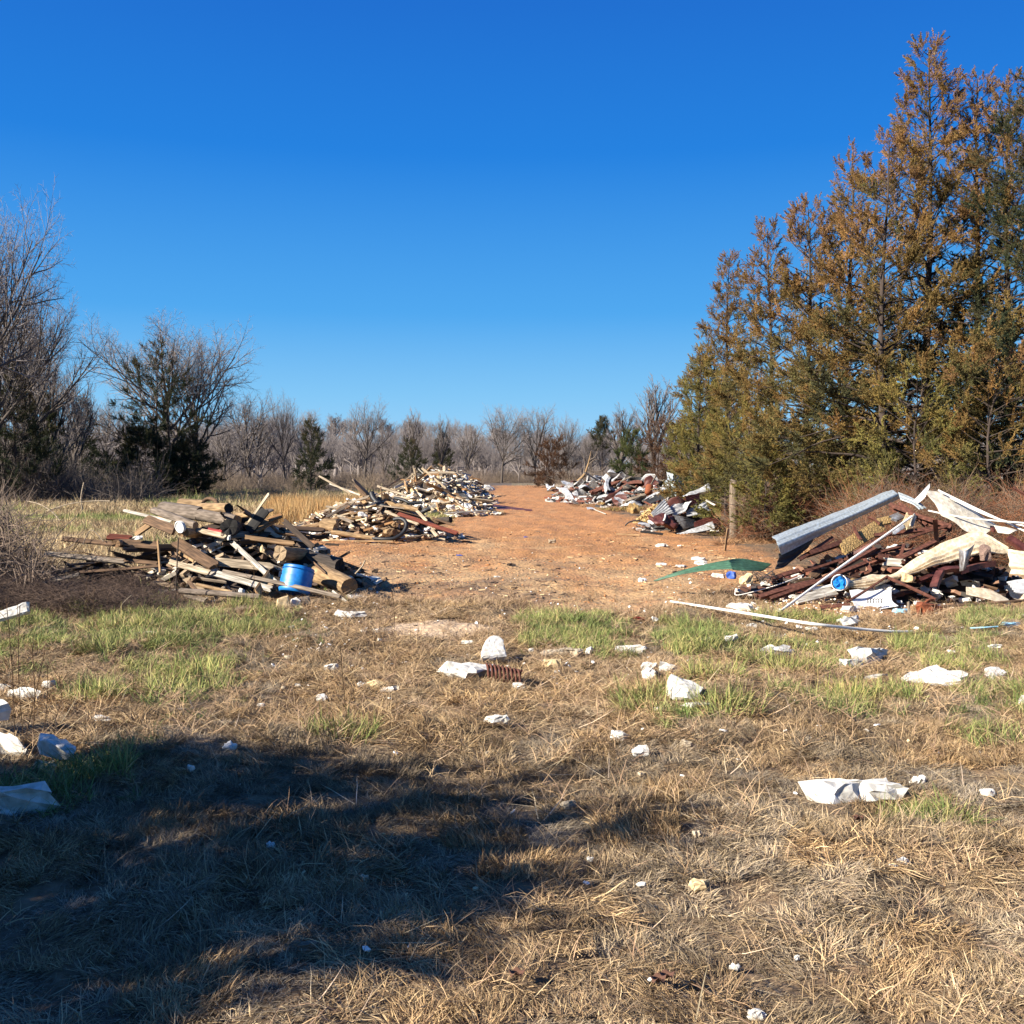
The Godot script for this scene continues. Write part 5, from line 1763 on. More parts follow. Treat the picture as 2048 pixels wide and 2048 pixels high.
func make_heap_three() -> void:
	rng.seed = 3003
	# a long ridge of pale splintered lumber beside the track, running away from the viewer
	var pal := [Color(0.12, 0.09, 0.06), Color(0.72, 0.62, 0.46), Color(0.8, 0.77, 0.7), Color(0.5, 0.35, 0.2), Color(0.3, 0.22, 0.15), Color(0.62, 0.5, 0.34)]
	var spots := [[850, 47, 3.0, 2.4, 1.8], [872, 56, 3.1, 3.0, 2.15], [908, 46, 1.9, 1.8, 0.85], [885, 67, 3.4, 4.0, 2.4], [902, 84, 3.3, 5.0, 2.3]]
	var spec := [["pale", "board", "wood_plank", "board", "pale splintered board in the long far lumber heap"], ["whitewood", "board", "wood_plank", "board", "whitish splintered board in the long far lumber heap"], ["tan", "board", "wood_plank", "board", "tan splintered board in the long far lumber heap"], ["foam", "chunk", "foam_chunk", "foam chunk", "white foam chunk in the long far lumber heap"], ["pale", "board", "wood_plank", "board", "cream splintered board in the long far lumber heap"], ["orange", "board", "wood_plank", "board", "orange-brown splintered board in the long far lumber heap"]]
	for s in spots:
		var p := at(s[0], 1000, s[1])
		heap_core(Vector3(p.x, 0, p.z), s[2], s[3], s[4] * 0.95, pal, 420, 0.5, "pale splintered rubble of the long far lumber heap, mound about %d paces off" % s[1])
		strew(50 if s[1] < 60 else 26, Vector3(p.x, 0, p.z), s[2], s[3], s[4], spec, 0.7, 2.2, 0.08, 0.2, "boards that fill the long far lumber heap", 0.0, 0.5)
	items([
		[1086, 52, 58, 1128, 124, 57, 7, "whitewood", "wood_stake", "thin whitish stick standing highest on the far lumber heap"],
		[1160, 62, 60, 1220, 108, 59, 9, "tan", "wood_stake", "tan stick slanting at the top of the far lumber heap"],
		[914, 88, 50, 906, 134, 50, 8, "pale", "wood_stake", "short upright stick on the far lumber heap"],
		[732, 192, 46, 824, 130, 48, 9, "tan", "wood_stake", "thin tan lath at the field end of the far lumber heap"],
		[942, 172, 47, 1032, 104, 50, 18, "tan", "wood_plank", "tan board tilted up on top of the far lumber heap"],
		[860, 145, 46, 880, 225, 45, 14, "tan", "wood_plank", "tan board pointing down the front of the far lumber heap"],
		[930, 115, 47, 940, 175, 46, 14, "orange", "wood_plank", "orange-brown board standing in the far lumber heap"],
		[770, 250, 45, 900, 265, 44.5, 16, "pale", "wood_plank", "level pale board at the front of the far lumber heap"],
		[1080, 290, 44.5, 1095, 355, 44, 12, "tan", "wood_stake", "tan stake leaning on the near foot of the far lumber heap"],
		[1300, 140, 62, 1330, 105, 62, 9, "brown", "wood_stake", "brown stick on the track side of the far lumber heap"],
	], "B")
	sheet("B", [[[1215, 250, 46], [1270, 230, 46], [1318, 290, 45]], [[1225, 310, 45], [1280, 325, 45], [1320, 300, 45]]], "charcoal", "metal_sheet", "metal sheet", "dark grey panel leaning on the track side of the far lumber heap", 4, 0.02, 0.02, 12, 12)
	sheet("B", [[[1240, 210, 48], [1290, 240, 47], [1325, 285, 46]], [[1255, 205, 48], [1305, 235, 47], [1340, 278, 46]]], "zincwhite", "metal_sheet", "metal sheet", "narrow white edge strip above the dark grey panel", 0, 0.0, 0.02, 10, 4)
	sheet("B", [[[1318, 288, 66], [1480, 306, 62], [1600, 324, 57], [1738, 343, 53]], [[1325, 318, 60], [1470, 336, 55.5], [1590, 346, 53], [1738, 352, 51.5]]], "maroon", "metal_sheet", "metal sheet", "long dark maroon roof sheet lying out across the clay track", 5, 0.015, 0.015, 30, 20)
	for t in [[935, 210, 70, 46, "cream foam slab in the middle of the far lumber heap"], [1065, 190, 60, 50, "white foam slab near the top of the far lumber heap"], [1145, 160, 60, 54, "broad white slab on the crest of the far lumber heap"], [965, 320, 80, 44, "white foam slab at the near foot of the far lumber heap"], [1180, 330, 70, 44, "white foam heap beside the tan stake"], [1440, 195, 90, 66, "flat white slab at the far track end of the lumber heap"], [1330, 235, 80, 56, "grey-white slab on the track side of the lumber heap"], [1295, 320, 60, 44, "crumpled white piece beside the maroon roof sheet"]]:
		chunk(cat("B", t[0], t[1] + 8, t[3]), t[2] * 0.28986 / F * t[3], 0.6, t[2] * 0.0022, "foam" if t[0] != 935 else "cream", "foam_slab", "foam slab", t[4], "", 0.5)

func make_metal_heaps() -> void:
	rng.seed = 4004
	var dk := [Color(0.05, 0.04, 0.035), Color(0.16, 0.06, 0.04), Color(0.1, 0.08, 0.07), Color(0.5, 0.48, 0.45), Color(0.2, 0.13, 0.09), Color(0.05, 0.05, 0.05)]
	for s in [[1195, 72, 3.3, 2.5, 1.5], [1240, 66, 3.2, 2.2, 1.6], [1305, 58, 2.7, 2.0, 1.4], [1172, 100, 3.2, 2, 1.0]]:
		var p := at(s[0], 1000, s[1])
		heap_core(Vector3(p.x, 0, p.z), s[2], s[3], s[4], dk, 620, 0.55, "dark scrap inside the far metal heap, mound about %d paces off" % s[1], "scrap_heap")
		strew(32, Vector3(p.x, 0, p.z), s[2], s[3], s[4] * 1.1, [["maroon", "scrap", "scrap_metal", "scrap metal", "torn maroon sheet scrap in the far metal heap"], ["zincwhite", "scrap", "scrap_metal", "scrap metal", "torn white sheet scrap in the far metal heap"], ["zincgrey", "scrap", "scrap_metal", "scrap metal", "torn grey sheet scrap in the far metal heap"], ["zincwhite", "channel", "steel_channel", "steel channel", "white bent channel in the far metal heap"], ["rust", "channel", "steel_channel", "steel channel", "rusty bent channel in the far metal heap"], ["grey", "board", "wood_plank", "board", "grey broken board in the far metal heap"], ["charcoal", "scrap", "scrap_metal", "scrap metal", "dark sheet scrap in the far metal heap"]], 0.8, 2.6, 0.16, 0.6, "scrap that fills the far metal heap", 0.0, 0.6)
	# leaning dead trunk with its branches
	var o := base("dead_tree", cat("C", 296, 432, 74))
	var m := MB.new()
	var q := func(x, y, d = 74.0): return cat("C", x, y, d) - o.position
	add_tube(m, curve([Vector3.ZERO, q.call(315, 345), q.call(400, 290), q.call(470, 225), q.call(498, 165), q.call(520, 90), q.call(535, 10)], 4), [0.16, 0.16, 0.15, 0.15, 0.14, 0.14, 0.13, 0.13, 0.12, 0.12, 0.11, 0.1, 0.1, 0.09, 0.09, 0.08, 0.08, 0.07, 0.06, 0.05, 0.05, 0.04, 0.03, 0.02, 0.01], 8)
	put(m.mesh(true), "trunk", M.barktan, o)
	for b in [[[470, 225], [480, 120], [462, 30]], [[500, 150], [560, 90], [615, 90], [640, 120]], [[498, 170], [600, 190], [700, 130], [800, 125]], [[520, 90], [570, 60], [600, -20]], [[430, 260], [520, 215], [640, 200]]]:
		var l := []
		for p in b:
			l.append(q.call(p[0], p[1]))
		var bm := MB.new()
		add_tube(bm, curve(l, 5), [0.06, 0.055, 0.05, 0.045, 0.04, 0.035, 0.03, 0.025, 0.02, 0.015, 0.012, 0.01], 5)
		put(bm.mesh(true), "branch", M.bark, o)
	tag(o, "pale dead tree leaning out of the far metal heap", "tree")
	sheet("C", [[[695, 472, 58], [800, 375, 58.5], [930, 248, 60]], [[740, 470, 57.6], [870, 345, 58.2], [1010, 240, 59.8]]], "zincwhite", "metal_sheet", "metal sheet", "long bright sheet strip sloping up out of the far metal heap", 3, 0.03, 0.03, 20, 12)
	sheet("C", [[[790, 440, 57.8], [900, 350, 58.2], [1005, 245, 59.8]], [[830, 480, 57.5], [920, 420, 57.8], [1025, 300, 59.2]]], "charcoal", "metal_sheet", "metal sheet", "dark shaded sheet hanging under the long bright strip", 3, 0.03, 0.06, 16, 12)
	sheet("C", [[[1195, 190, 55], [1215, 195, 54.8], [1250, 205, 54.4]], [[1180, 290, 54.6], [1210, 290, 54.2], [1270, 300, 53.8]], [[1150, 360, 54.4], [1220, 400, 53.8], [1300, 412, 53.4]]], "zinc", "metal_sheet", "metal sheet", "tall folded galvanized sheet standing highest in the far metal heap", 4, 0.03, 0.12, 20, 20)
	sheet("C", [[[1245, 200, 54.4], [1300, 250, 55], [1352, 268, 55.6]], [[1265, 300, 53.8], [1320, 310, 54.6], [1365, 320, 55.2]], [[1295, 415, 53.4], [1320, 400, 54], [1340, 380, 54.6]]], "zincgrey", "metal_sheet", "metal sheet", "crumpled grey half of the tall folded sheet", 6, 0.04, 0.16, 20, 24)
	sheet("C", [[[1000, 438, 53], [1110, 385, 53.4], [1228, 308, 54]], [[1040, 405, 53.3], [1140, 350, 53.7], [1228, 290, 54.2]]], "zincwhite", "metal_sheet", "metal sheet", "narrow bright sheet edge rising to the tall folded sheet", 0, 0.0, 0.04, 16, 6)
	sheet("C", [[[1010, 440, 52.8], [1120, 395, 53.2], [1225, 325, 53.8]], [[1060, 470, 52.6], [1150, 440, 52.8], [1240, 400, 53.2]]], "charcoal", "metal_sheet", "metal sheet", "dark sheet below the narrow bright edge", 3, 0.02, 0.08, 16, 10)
	sheet("C", [[[365, 375, 72], [430, 330, 72.5], [522, 300, 73]], [[375, 395, 71.6], [450, 370, 72], [520, 345, 72.6]], [[385, 415, 71.4], [440, 395, 71.8], [490, 370, 72.3]]], "zincwhite", "metal_sheet", "metal sheet", "crumpled white sheet behind the leaning dead tree", 4, 0.06, 0.2, 18, 18)
	sheet("C", [[[528, 402, 66], [610, 392, 66], [692, 384, 66]], [[540, 465, 65.2], [620, 455, 65.2], [694, 442, 65.2]]], "zincgrey", "metal_sheet", "metal sheet", "ribbed grey sheet lying level in the far metal heap", 5, 0.05, 0.04, 14, 30)
	sheet("C", [[[165, 440, 75.5], [280, 440, 75], [402, 466, 74]], [[170, 474, 74], [280, 476, 73.6], [395, 478, 73.4]]], "zincwhite", "metal_sheet", "metal sheet", "flat white sheet lying on the clay at the far heap's track end", 3, 0.03, 0.08, 16, 12)
	sheet("C", [[[268, 270, 92], [310, 272, 92], [352, 284, 92]], [[280, 300, 91], [320, 302, 91], [352, 300, 91]]], "zincwhite", "metal_sheet", "metal sheet", "small white sheet beyond the leaning dead tree", 2, 0.03, 0.1, 10, 10)
	sheet("C", [[[138, 298, 100], [175, 310, 100], [212, 290, 100]], [[150, 335, 99], [180, 330, 99], [210, 325, 99]]], "zincwhite", "metal_sheet", "metal sheet", "farthest white scrap at the end of the metal heap", 0, 0, 0.25, 12, 12)
	sheet("C", [[[280, 432, 73], [400, 410, 72], [515, 382, 71]], [[300, 446, 72.5], [420, 448, 70.8], [530, 452, 70]]], "maroon", "metal_sheet", "metal sheet", "maroon sheet leaning at the foot of the dead tree", 4, 0.03, 0.06, 16, 12)
	sheet("C", [[[690, 368, 64.5], [760, 355, 64.5], [836, 342, 64.5]], [[700, 420, 63.5], [760, 410, 63.5], [800, 400, 63.5]]], "maroon", "metal_sheet", "metal sheet", "maroon sheet behind the long bright strip", 4, 0.03, 0.05, 14, 14)
	items([
		[1058, 315, 55, 1110, 222, 55.5, 12, "pale", "wood_plank", "pale board standing up before the tall folded sheet"],
		[430, 415, 69.5, 528, 470, 68.5, 16, "pale", "wood_plank", "pale board lying by the maroon sheet at the dead tree"],
		[800, 275, 62, 890, 232, 62.5, 10, "pale", "wood_plank", "pale stick on top of the far metal heap"],
		[960, 545, 45, 1040, 530, 45, 11, "whitewood", "wood_plank", "white slat on the grass between the two metal heaps"],
		[120, 418, 79, 285, 404, 78, 9, "redwood", "wood_plank", "brown lath on the clay beyond the leaning dead tree"],
		[755, 738, 28.6, 965, 748, 28.4, 12, "tan", "wood_plank", "tan lath lying on the clay before the nearer metal heap"],
		[968, 716, 28.9, 1175, 740, 28.8, 20, "black", "wood_plank", "charred plank before the maroon crumpled sheet"],
		[560, 520, 52, 665, 562, 47, 7, "whitewood", "wood_stake", "thin white stick pointing across the clay"],
		[1545, 440, 30, 1625, 485, 29.5, 14, "whitewood", "wood_plank", "white slat sticking out beside the wood post"],
		[1712, 890, 22.6, 1738, 690, 22.8, 20, "tan", "wood_stake", "pale stake leaning at the foot of the wood post"],
	], "C")
	pipe("C", [[1040, 378, 54.5], [1048, 320, 54.8]], 0.2, "rustbright", "rusty_drum", "drum", "small orange rusty drum before the tall folded sheet", "", 14)
	pipe("C", [[835, 665, 36], [870, 635, 36], [920, 622, 36], [985, 628, 36], [1040, 660, 36]], 0.025, "rubber", "hose", "hose", "black hose arched on the clay before the nearer metal heap")
	chunk(cat("C", 905, 548, 44), 0.62, 0.5, 0.3, "yellowfoam", "straw_bundle", "bundle", "brown round bundle on the grass between the two metal heaps")
	var ins := cat("C", 1130, 540, 37)
	heap_core(Vector3(ins.x, 0, ins.z), 0.85, 0.6, 0.75, [Color(0.3, 0.2, 0.09), Color(0.45, 0.3, 0.12), Color(0.36, 0.24, 0.1), Color(0.52, 0.38, 0.18)], 420, 0.14, "straw-yellow mound of loose insulation behind the white fan-like sheet", "insulation_mound")
	chunk(cat("C", 640, 478, 58), 0.5, 0.3, 0.12, "yellowfoam", "insulation", "insulation", "yellow bit of insulation at the foot of the ribbed grey sheet")
	sheet("C", [[[495, 502, 55], [540, 500, 55]], [[505, 522, 53], [570, 518, 53]]], "zincwhite", "metal_sheet", "metal sheet", "small bluish-white flat sheet on the clay edge", 2, 0.02, 0.03, 8, 8)
	# the nearer twisted heap beside the post
	var c := at(1372, 1040, 32.5)
	heap_core(Vector3(c.x, 0, c.z), 1.5, 1.0, 0.7, dk, 160, 0.3, "dark scrap inside the nearer metal heap beside the wood post", "scrap_heap")
	sheet("C", [[[1062, 560, 31.4], [1120, 490, 31.8], [1180, 425, 32.2]], [[1085, 590, 31.2], [1160, 540, 31.5], [1215, 490, 31.8]], [[1110, 612, 31.0], [1190, 580, 31.2], [1262, 560, 31.4]]], "zincwhite", "metal_sheet", "metal sheet", "white ribbed sheet like a fan at the front of the nearer metal heap", 7, 0.018, 0.02, 20, 56)
	sheet("C", [[[1222, 500, 32], [1280, 450, 32.4], [1342, 418, 32.8]], [[1240, 540, 31.7], [1310, 510, 32], [1370, 500, 32.3]], [[1262, 572, 31.5], [1310, 555, 31.7], [1368, 530, 31.9]]], "zincwhite", "metal_sheet", "metal sheet", "white bent sheet in the middle of the nearer metal heap", 3, 0.02, 0.08, 18, 18)
	sheet("C", [[[1250, 570, 31.2], [1340, 585, 31.3], [1442, 608, 31.6]], [[1300, 630, 30.8], [1380, 645, 30.9], [1452, 642, 31.3]], [[1350, 690, 30.6], [1400, 680, 30.7], [1450, 662, 31]]], "zincgrey", "metal_sheet", "metal sheet", "grey ribbed sheet sloping down in the nearer metal heap", 7, 0.02, 0.03, 18, 56)
	sheet("C", [[[1100, 600, 30.9], [1160, 558, 31.1], [1230, 590, 31.1], [1305, 640, 30.9]], [[1105, 650, 30.5], [1170, 630, 30.2], [1230, 650, 30.3], [1290, 680, 30.5]], [[1115, 670, 30.6], [1170, 695, 30.4], [1220, 700, 30.4], [1262, 705, 30.4]]], "maroon", "metal_sheet", "metal sheet", "crumpled maroon sheet at the front foot of the nearer metal heap", 0, 0, 0.16, 26, 22, "", 1.6)
	sheet("C", [[[1030, 572, 31.4], [1060, 575, 31.2], [1105, 610, 31]], [[1045, 610, 31], [1075, 625, 30.8], [1105, 640, 30.7]]], "maroon", "metal_sheet", "metal sheet", "dark maroon corner under the white fan-like sheet", 2, 0.02, 0.03, 12, 12)
	sheet("C", [[[1365, 405, 32.8], [1430, 385, 33], [1492, 368, 33.2]], [[1375, 495, 32.2], [1430, 480, 32.4], [1485, 460, 32.6]]], "maroon", "metal_sheet", "metal sheet", "maroon ribbed sheet on top of the nearer metal heap", 6, 0.02, 0.03, 16, 40)
	sheet("C", [[[1338, 402, 33.2], [1450, 345, 33.6], [1570, 305, 34]], [[1400, 392, 32.9], [1490, 365, 33.2], [1585, 350, 33.5]]], "zincwhite", "metal_sheet", "metal sheet", "white sheet edge along the top of the nearer metal heap", 2, 0.02, 0.06, 18, 12)
	sheet("C", [[[1285, 716, 30.1], [1440, 680, 30.3], [1602, 628, 30.8]], [[1400, 718, 29.8], [1520, 712, 30], [1622, 692, 30.2]]], "zincwhite", "metal_sheet", "metal sheet", "flat white sheet along the ground of the nearer metal heap", 4, 0.015, 0.05, 20, 20)
	sheet("C", [[[1440, 640, 31], [1520, 605, 31.2], [1605, 578, 31.4]], [[1440, 682, 30.6], [1540, 668, 30.7], [1662, 632, 31]]], "maroon", "metal_sheet", "metal sheet", "maroon sheet beside the post under the cedar branches", 4, 0.02, 0.04, 16, 20)
	sheet("C", [[[1368, 540, 32.2], [1410, 512, 32.3], [1452, 488, 32.4]], [[1378, 582, 31.8], [1430, 580, 31.9], [1472, 570, 32]]], "zincwhite", "metal_sheet", "metal sheet", "small white panel deep in the nearer metal heap", 2, 0.02, 0.05, 12, 12)
	sheet("C", [[[1480, 500, 32.4], [1520, 460, 32.6], [1552, 440, 32.8]], [[1500, 540, 32], [1535, 530, 32.2], [1555, 500, 32.4]]], "zincwhite", "metal_sheet", "metal sheet", "narrow white panel beside the post in the nearer metal heap", 2, 0.02, 0.05, 12, 12)
	pipe("C", [[1165, 640, 30.3], [1185, 600, 30.5], [1190, 570, 30.8]], 0.03, "cordwhite", "white_bar", "bar", "short white bar across the crumpled maroon sheet")
	strew(14, Vector3(c.x, 0, c.z), 1.4, 0.9, 0.8, [["maroon", "scrap", "scrap_metal", "scrap metal", "torn maroon scrap in the nearer metal heap"], ["charcoal", "scrap", "scrap_metal", "scrap metal", "dark torn scrap in the nearer metal heap"], ["zincwhite", "scrap", "scrap_metal", "scrap metal", "torn white scrap in the nearer metal heap"]], 0.5, 1.2, 0.1, 0.3, "scrap that fills the nearer metal heap", 0.0, 0.6)
	# the post
	var foot := gp(1467, 1079)
	var post := base("wood_post", foot)
	var d := proj(foot).z
	var top := at(1467, 963, d).y - foot.y
	var pm := MB.new()
	add_tube(pm, [Vector3(0, -0.2, 0), Vector3(0.01, top * 0.3, 0), Vector3(-0.01, top * 0.7, 0), Vector3(0, top, 0)], [0.125, 0.12, 0.115, 0.11], 12, true)
	var shaft := put(pm.mesh(true), "shaft", M.oldpost, post)
	var pc := MB.new()
	add_tube(pc, [Vector3(0, top, 0), Vector3(0.01, top + 0.035, 0)], [0.114, 0.09], 12, true)
	put(pc.mesh(false), "top_end", M.bark, shaft)
	pipe("C", [[1550, 440, 27.4], [1700, 470, 27.2], [1790, 480, 27.1], [1932, 500, 27.2]], 0.008, "wire", "fence_wire", "wire", "rusty fence wire held by the wood post")
	tag(post, "weathered grey wood post standing before the cedars", "post")
	# odds and ends on the clay
	foam("C", 1180, 845, 100, 40, "white crumpled bit on the clay midway to the wood post", 0.06)
	foam("C", 1315, 850, 40, 16, "small white chip on the clay right of the crumpled bit", 0.03)

func make_heap_right() -> void:
	rng.seed = 5005
	var c := at(1800, 1130, 14.6)
	heap_core(Vector3(c.x, 0, c.z), 2.2, 0.9, 0.72, [Color(0.045, 0.025, 0.018), Color(0.16, 0.06, 0.035), Color(0.1, 0.045, 0.03), Color(0.6, 0.56, 0.5), Color(0.24, 0.13, 0.08), Color(0.05, 0.04, 0.035)], 460, 0.26, "rusty scrap and splinters inside the metal heap in front", "scrap_heap")
	# the galvanized ridge piece: a broad bent strip
	sheet("D", [[[664, 386, 14.2], [850, 315, 14.7], [1050, 238, 15.2], [1245, 160, 15.7]], [[684, 405, 14.02], [870, 330, 14.5], [1070, 250, 15.0], [1275, 158, 15.5]], [[696, 432, 13.92], [880, 356, 14.4], [1085, 270, 14.9], [1292, 172, 15.4]], [[714, 478, 14.0], [890, 388, 14.5], [1090, 292, 15.0], [1304, 190, 15.5]]], "zinc", "metal_sheet", "metal sheet", "long galvanized ridge sheet lying tilted on top of the front metal heap", 2.5, 0.006, 0.012, 50, 40, "", 1.0, 0.0, true)
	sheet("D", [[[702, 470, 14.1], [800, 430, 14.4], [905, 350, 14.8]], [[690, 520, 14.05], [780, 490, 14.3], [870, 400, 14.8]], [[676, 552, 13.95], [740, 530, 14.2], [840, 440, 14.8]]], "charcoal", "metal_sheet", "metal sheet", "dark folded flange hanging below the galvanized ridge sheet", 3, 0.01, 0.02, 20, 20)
	sheet("D", [[[1298, 168, 15.4], [1370, 195, 15.2], [1442, 242, 15.0]], [[1310, 205, 15.2], [1370, 225, 15.05], [1405, 250, 14.9]]], "zinc", "metal_sheet", "metal sheet", "short galvanized piece joining the ridge sheet's upper end", 2, 0.008, 0.02, 14, 12)
	sheet("D", [[[1375, 205, 15.1], [1420, 165, 15.1], [1462, 122, 15.1]], [[1400, 222, 15.0], [1440, 190, 15.0], [1466, 140, 15.0]]], "zincwhite", "metal_sheet", "metal sheet", "small bright bent strip sticking up beside the white cloth", 0, 0, 0.03, 12, 8)
	# cloths
	sheet("D", [[[1430, 150, 15.0], [1520, 165, 15.0], [1640, 235, 14.9], [1795, 330, 14.8]], [[1468, 205, 14.8], [1550, 235, 14.75], [1650, 290, 14.7], [1770, 352, 14.6]], [[1520, 280, 14.7], [1580, 320, 14.6], [1640, 366, 14.55], [1740, 374, 14.5]]], "clothwhite", "cloth_sheet", "cloth", "greyish white cloth stretched over the peak of the front metal heap", 0, 0, 0.05, 36, 30, "", 0.9)
	sheet("D", [[[1036, 602, 13.4], [1150, 572, 13.6], [1262, 572, 13.7], [1400, 480, 13.9], [1560, 395, 14.1], [1700, 358, 14.2], [1850, 440, 14.0]], [[1036, 624, 13.3], [1150, 600, 13.4], [1262, 582, 13.5], [1420, 515, 13.6], [1580, 440, 13.8], [1720, 400, 13.9], [1855, 458, 13.9]], [[1050, 642, 13.3], [1160, 640, 13.3], [1270, 598, 13.4], [1420, 552, 13.5], [1590, 498, 13.6], [1720, 468, 13.7], [1850, 474, 13.8]]], "cloth", "cloth_sheet", "cloth", "long cream cloth sweeping down across the front metal heap to the pail", 5.0, 0.022, 0.045, 80, 50, "", 1.3)
	sheet("D", [[[1850, 452, 13.7], [1900, 460, 13.6], [1980, 470, 13.6]], [[1862, 520, 13.5], [1910, 525, 13.4], [1990, 540, 13.4]], [[1872, 572, 13.5], [1915, 575, 13.4], [1990, 590, 13.4]]], "cloth", "cloth_sheet", "cloth", "cream cloth hanging at the right edge of view on the front metal heap", 3, 0.02, 0.05, 24, 24)
	sheet("D", [[[1780, 330, 14.4], [1840, 340, 14.3], [1895, 365, 14.2]], [[1800, 370, 14.2], [1850, 385, 14.1], [1880, 380, 14.1]]], "clothwhite", "cloth_sheet", "cloth", "small white rag where the two cloths meet", 0, 0, 0.05, 18, 14)
	# poles
	pipe("D", [[1500, 152, 14.9], [1720, 258, 14.6], [1945, 362, 14.3]], 0.014, "cordwhite", "white_pole", "pole", "white pole running down from the peak of the cloth, upper of three")
	pipe("D", [[1560, 190, 14.8], [1750, 280, 14.5], [1945, 335, 14.2]], 0.012, "cordwhite", "white_pole", "pole", "white pole close below the upper one on the cloth")
	pipe("D", [[1450, 255, 14.8], [1650, 292, 14.5], [1945, 318, 14.2]], 0.012, "cordwhite", "white_pole", "pole", "white pole lying flattest across the greyish cloth")
	pipe("D", [[670, 788, 0.0], [1000, 545, 13.3], [1368, 284, 14.3]], 0.016, "cordwhite", "lean_pole", "pole", "thin pale pole leaning from the grass up against the front metal heap")
	pipe("D", [[155, 712, 0.02], [350, 742, 0.1], [600, 782, 0.16], [850, 822, 0.17], [1100, 850, 0.12], [1290, 864, 0.07], [1400, 862, 0.03]], 0.016, "cordwhite", "long_pole", "pole", "long white bent pole lying across the ground before the front metal heap")
	pipe("D", [[486, 648, 13.8], [486, 680, 13.7], [600, 655, 13.7], [720, 618, 13.7], [822, 578, 13.9]], 0.007, "cordwhite", "cord", "cord", "thin white cord running up into the front metal heap")
	pipe("D", [[865, 652, 13.4], [980, 630, 13.5]], 0.026, "cordwhite", "white_pipe", "pipe", "short white pipe ending at the pail")
	# green sheet: one end on the clay
	sheet("D", [[[68, 606, 14.3], [200, 558, 14.2], [330, 522, 14.15], [445, 502, 14.1]], [[90, 606, 14.2], [215, 574, 14.0], [340, 552, 13.9], [466, 546, 13.75]]], "green", "metal_sheet", "metal sheet", "green metal sheet with its tip lying on the clay", 4, 0.006, 0.01, 30, 28)
	sheet("D", [[[446, 502, 14.1], [500, 494, 14.3], [580, 506, 14.4], [664, 520, 14.5]], [[466, 546, 13.75], [530, 552, 13.8], [580, 556, 13.9], [618, 556, 14.0]]], "green", "metal_sheet", "metal sheet", "bent-down half of the green metal sheet next to the wire tangle", 6, 0.008, 0.012, 24, 40)
	# rusty channels
	var P := [
		[1255, 232, 15.1, 1565, 345, 14.6, 40, "widest rusty channel sloping under the greyish cloth"],
		[1300, 222, 15.2, 1440, 332, 14.8, 26, "rusty channel beside the widest one under the peak"],
		[598, 692, 13.2, 885, 612, 13.6, 30, "rusty channel reaching out lowest towards the grass"],
		[650, 702, 13.1, 1135, 520, 13.8, 28, "long rusty channel lying in front of the lowest one"],
		[845, 475, 14.2, 1005, 420, 14.5, 38, "broad rusty channel stub under the galvanized ridge sheet"],
		[895, 385, 14.7, 1005, 308, 15.0, 15, "thin rusty channel close under the ridge sheet"],
		[800, 500, 14.1, 970, 392, 14.6, 20, "rusty channel rising behind the dark folded flange"],
		[915, 605, 13.6, 1185, 445, 14.2, 22, "rusty channel slanting beside the leaning pole"],
		[1115, 492, 14.1, 1330, 432, 14.4, 22, "rusty channel lying level in the middle of the front heap"],
		[1295, 502, 13.9, 1485, 408, 14.2, 22, "rusty channel just above the long cream cloth"],
		[1130, 498, 13.9, 1165, 565, 13.7, 18, "short rusty channel standing on end beside the middle"],
		[1328, 425, 14.3, 1306, 495, 14.1, 15, "short thin rusty upright above the cream cloth"],
		[1145, 288, 14.9, 1205, 324, 14.8, 14, "rusty scrap above the yellow insulation board"],
		[1075, 338, 14.6, 1112, 402, 14.4, 14, "rusty strip lying over the yellow insulation board"],
		[1028, 722, 12.9, 1244, 586, 13.4, 14, "thin rusty bar rising to the bend beside the white tub"],
		[1240, 588, 13.4, 1488, 702, 12.9, 14, "thin rusty bar falling from the bend beside the white tub"],
		[1480, 645, 13.1, 1512, 562, 13.3, 38, "maroon folded channel standing below the grey flared piece"],
		[1505, 562, 13.3, 1612, 548, 13.4, 34, "maroon channel bent level from the standing one"],
		[1600, 562, 13.4, 1775, 520, 13.6, 44, "broad maroon channel end under the cream cloth"],
		[1850, 392, 14.0, 1960, 470, 13.8, 38, "maroon channel at the right edge of view above the hanging cloth"],
		[1400, 610, 13.5, 1540, 535, 13.8, 30, "dark maroon channel in the shade under the cream cloth"],
		[820, 560, 13.8, 1010, 500, 14.0, 20, "rusty channel low behind the leaning pole"],
		[660, 600, 13.7, 800, 555, 13.9, 22, "rusty channel near the black wire tangle"],
		[1180, 380, 14.6, 1480, 345, 14.7, 20, "rusty channel running level under the peak"],
		[1350, 395, 14.5, 1560, 330, 14.6, 18, "rusty channel parallel under the greyish cloth"],
		[1875, 140, 15.5, 1960, 190, 15.4, 16, "brown bar at the right edge of view behind the white poles"],
	]
	var k: float = 0.39752 / F
	for t in P:
		var w: float = t[6] * k * (t[2] + t[5]) / 2
		purlin(cat("D", t[0], t[1], t[2]), cat("D", t[3], t[4], t[5]), w, w * 0.6, "maroon" if "maroon" in t[7] else "rust", t[7], "", rr(-0.02, 0.02), rr(-0.9, 0.9))
	tag(put(board_mesh(0.1, 0.1, 0.05), "steel_plate", M.maroon, null, frame(cat("D", 1752, 345, 14.5), cat("D", 1795, 350, 14.5), 0.6)), "small maroon block on the joint of the two cloths", "plate")
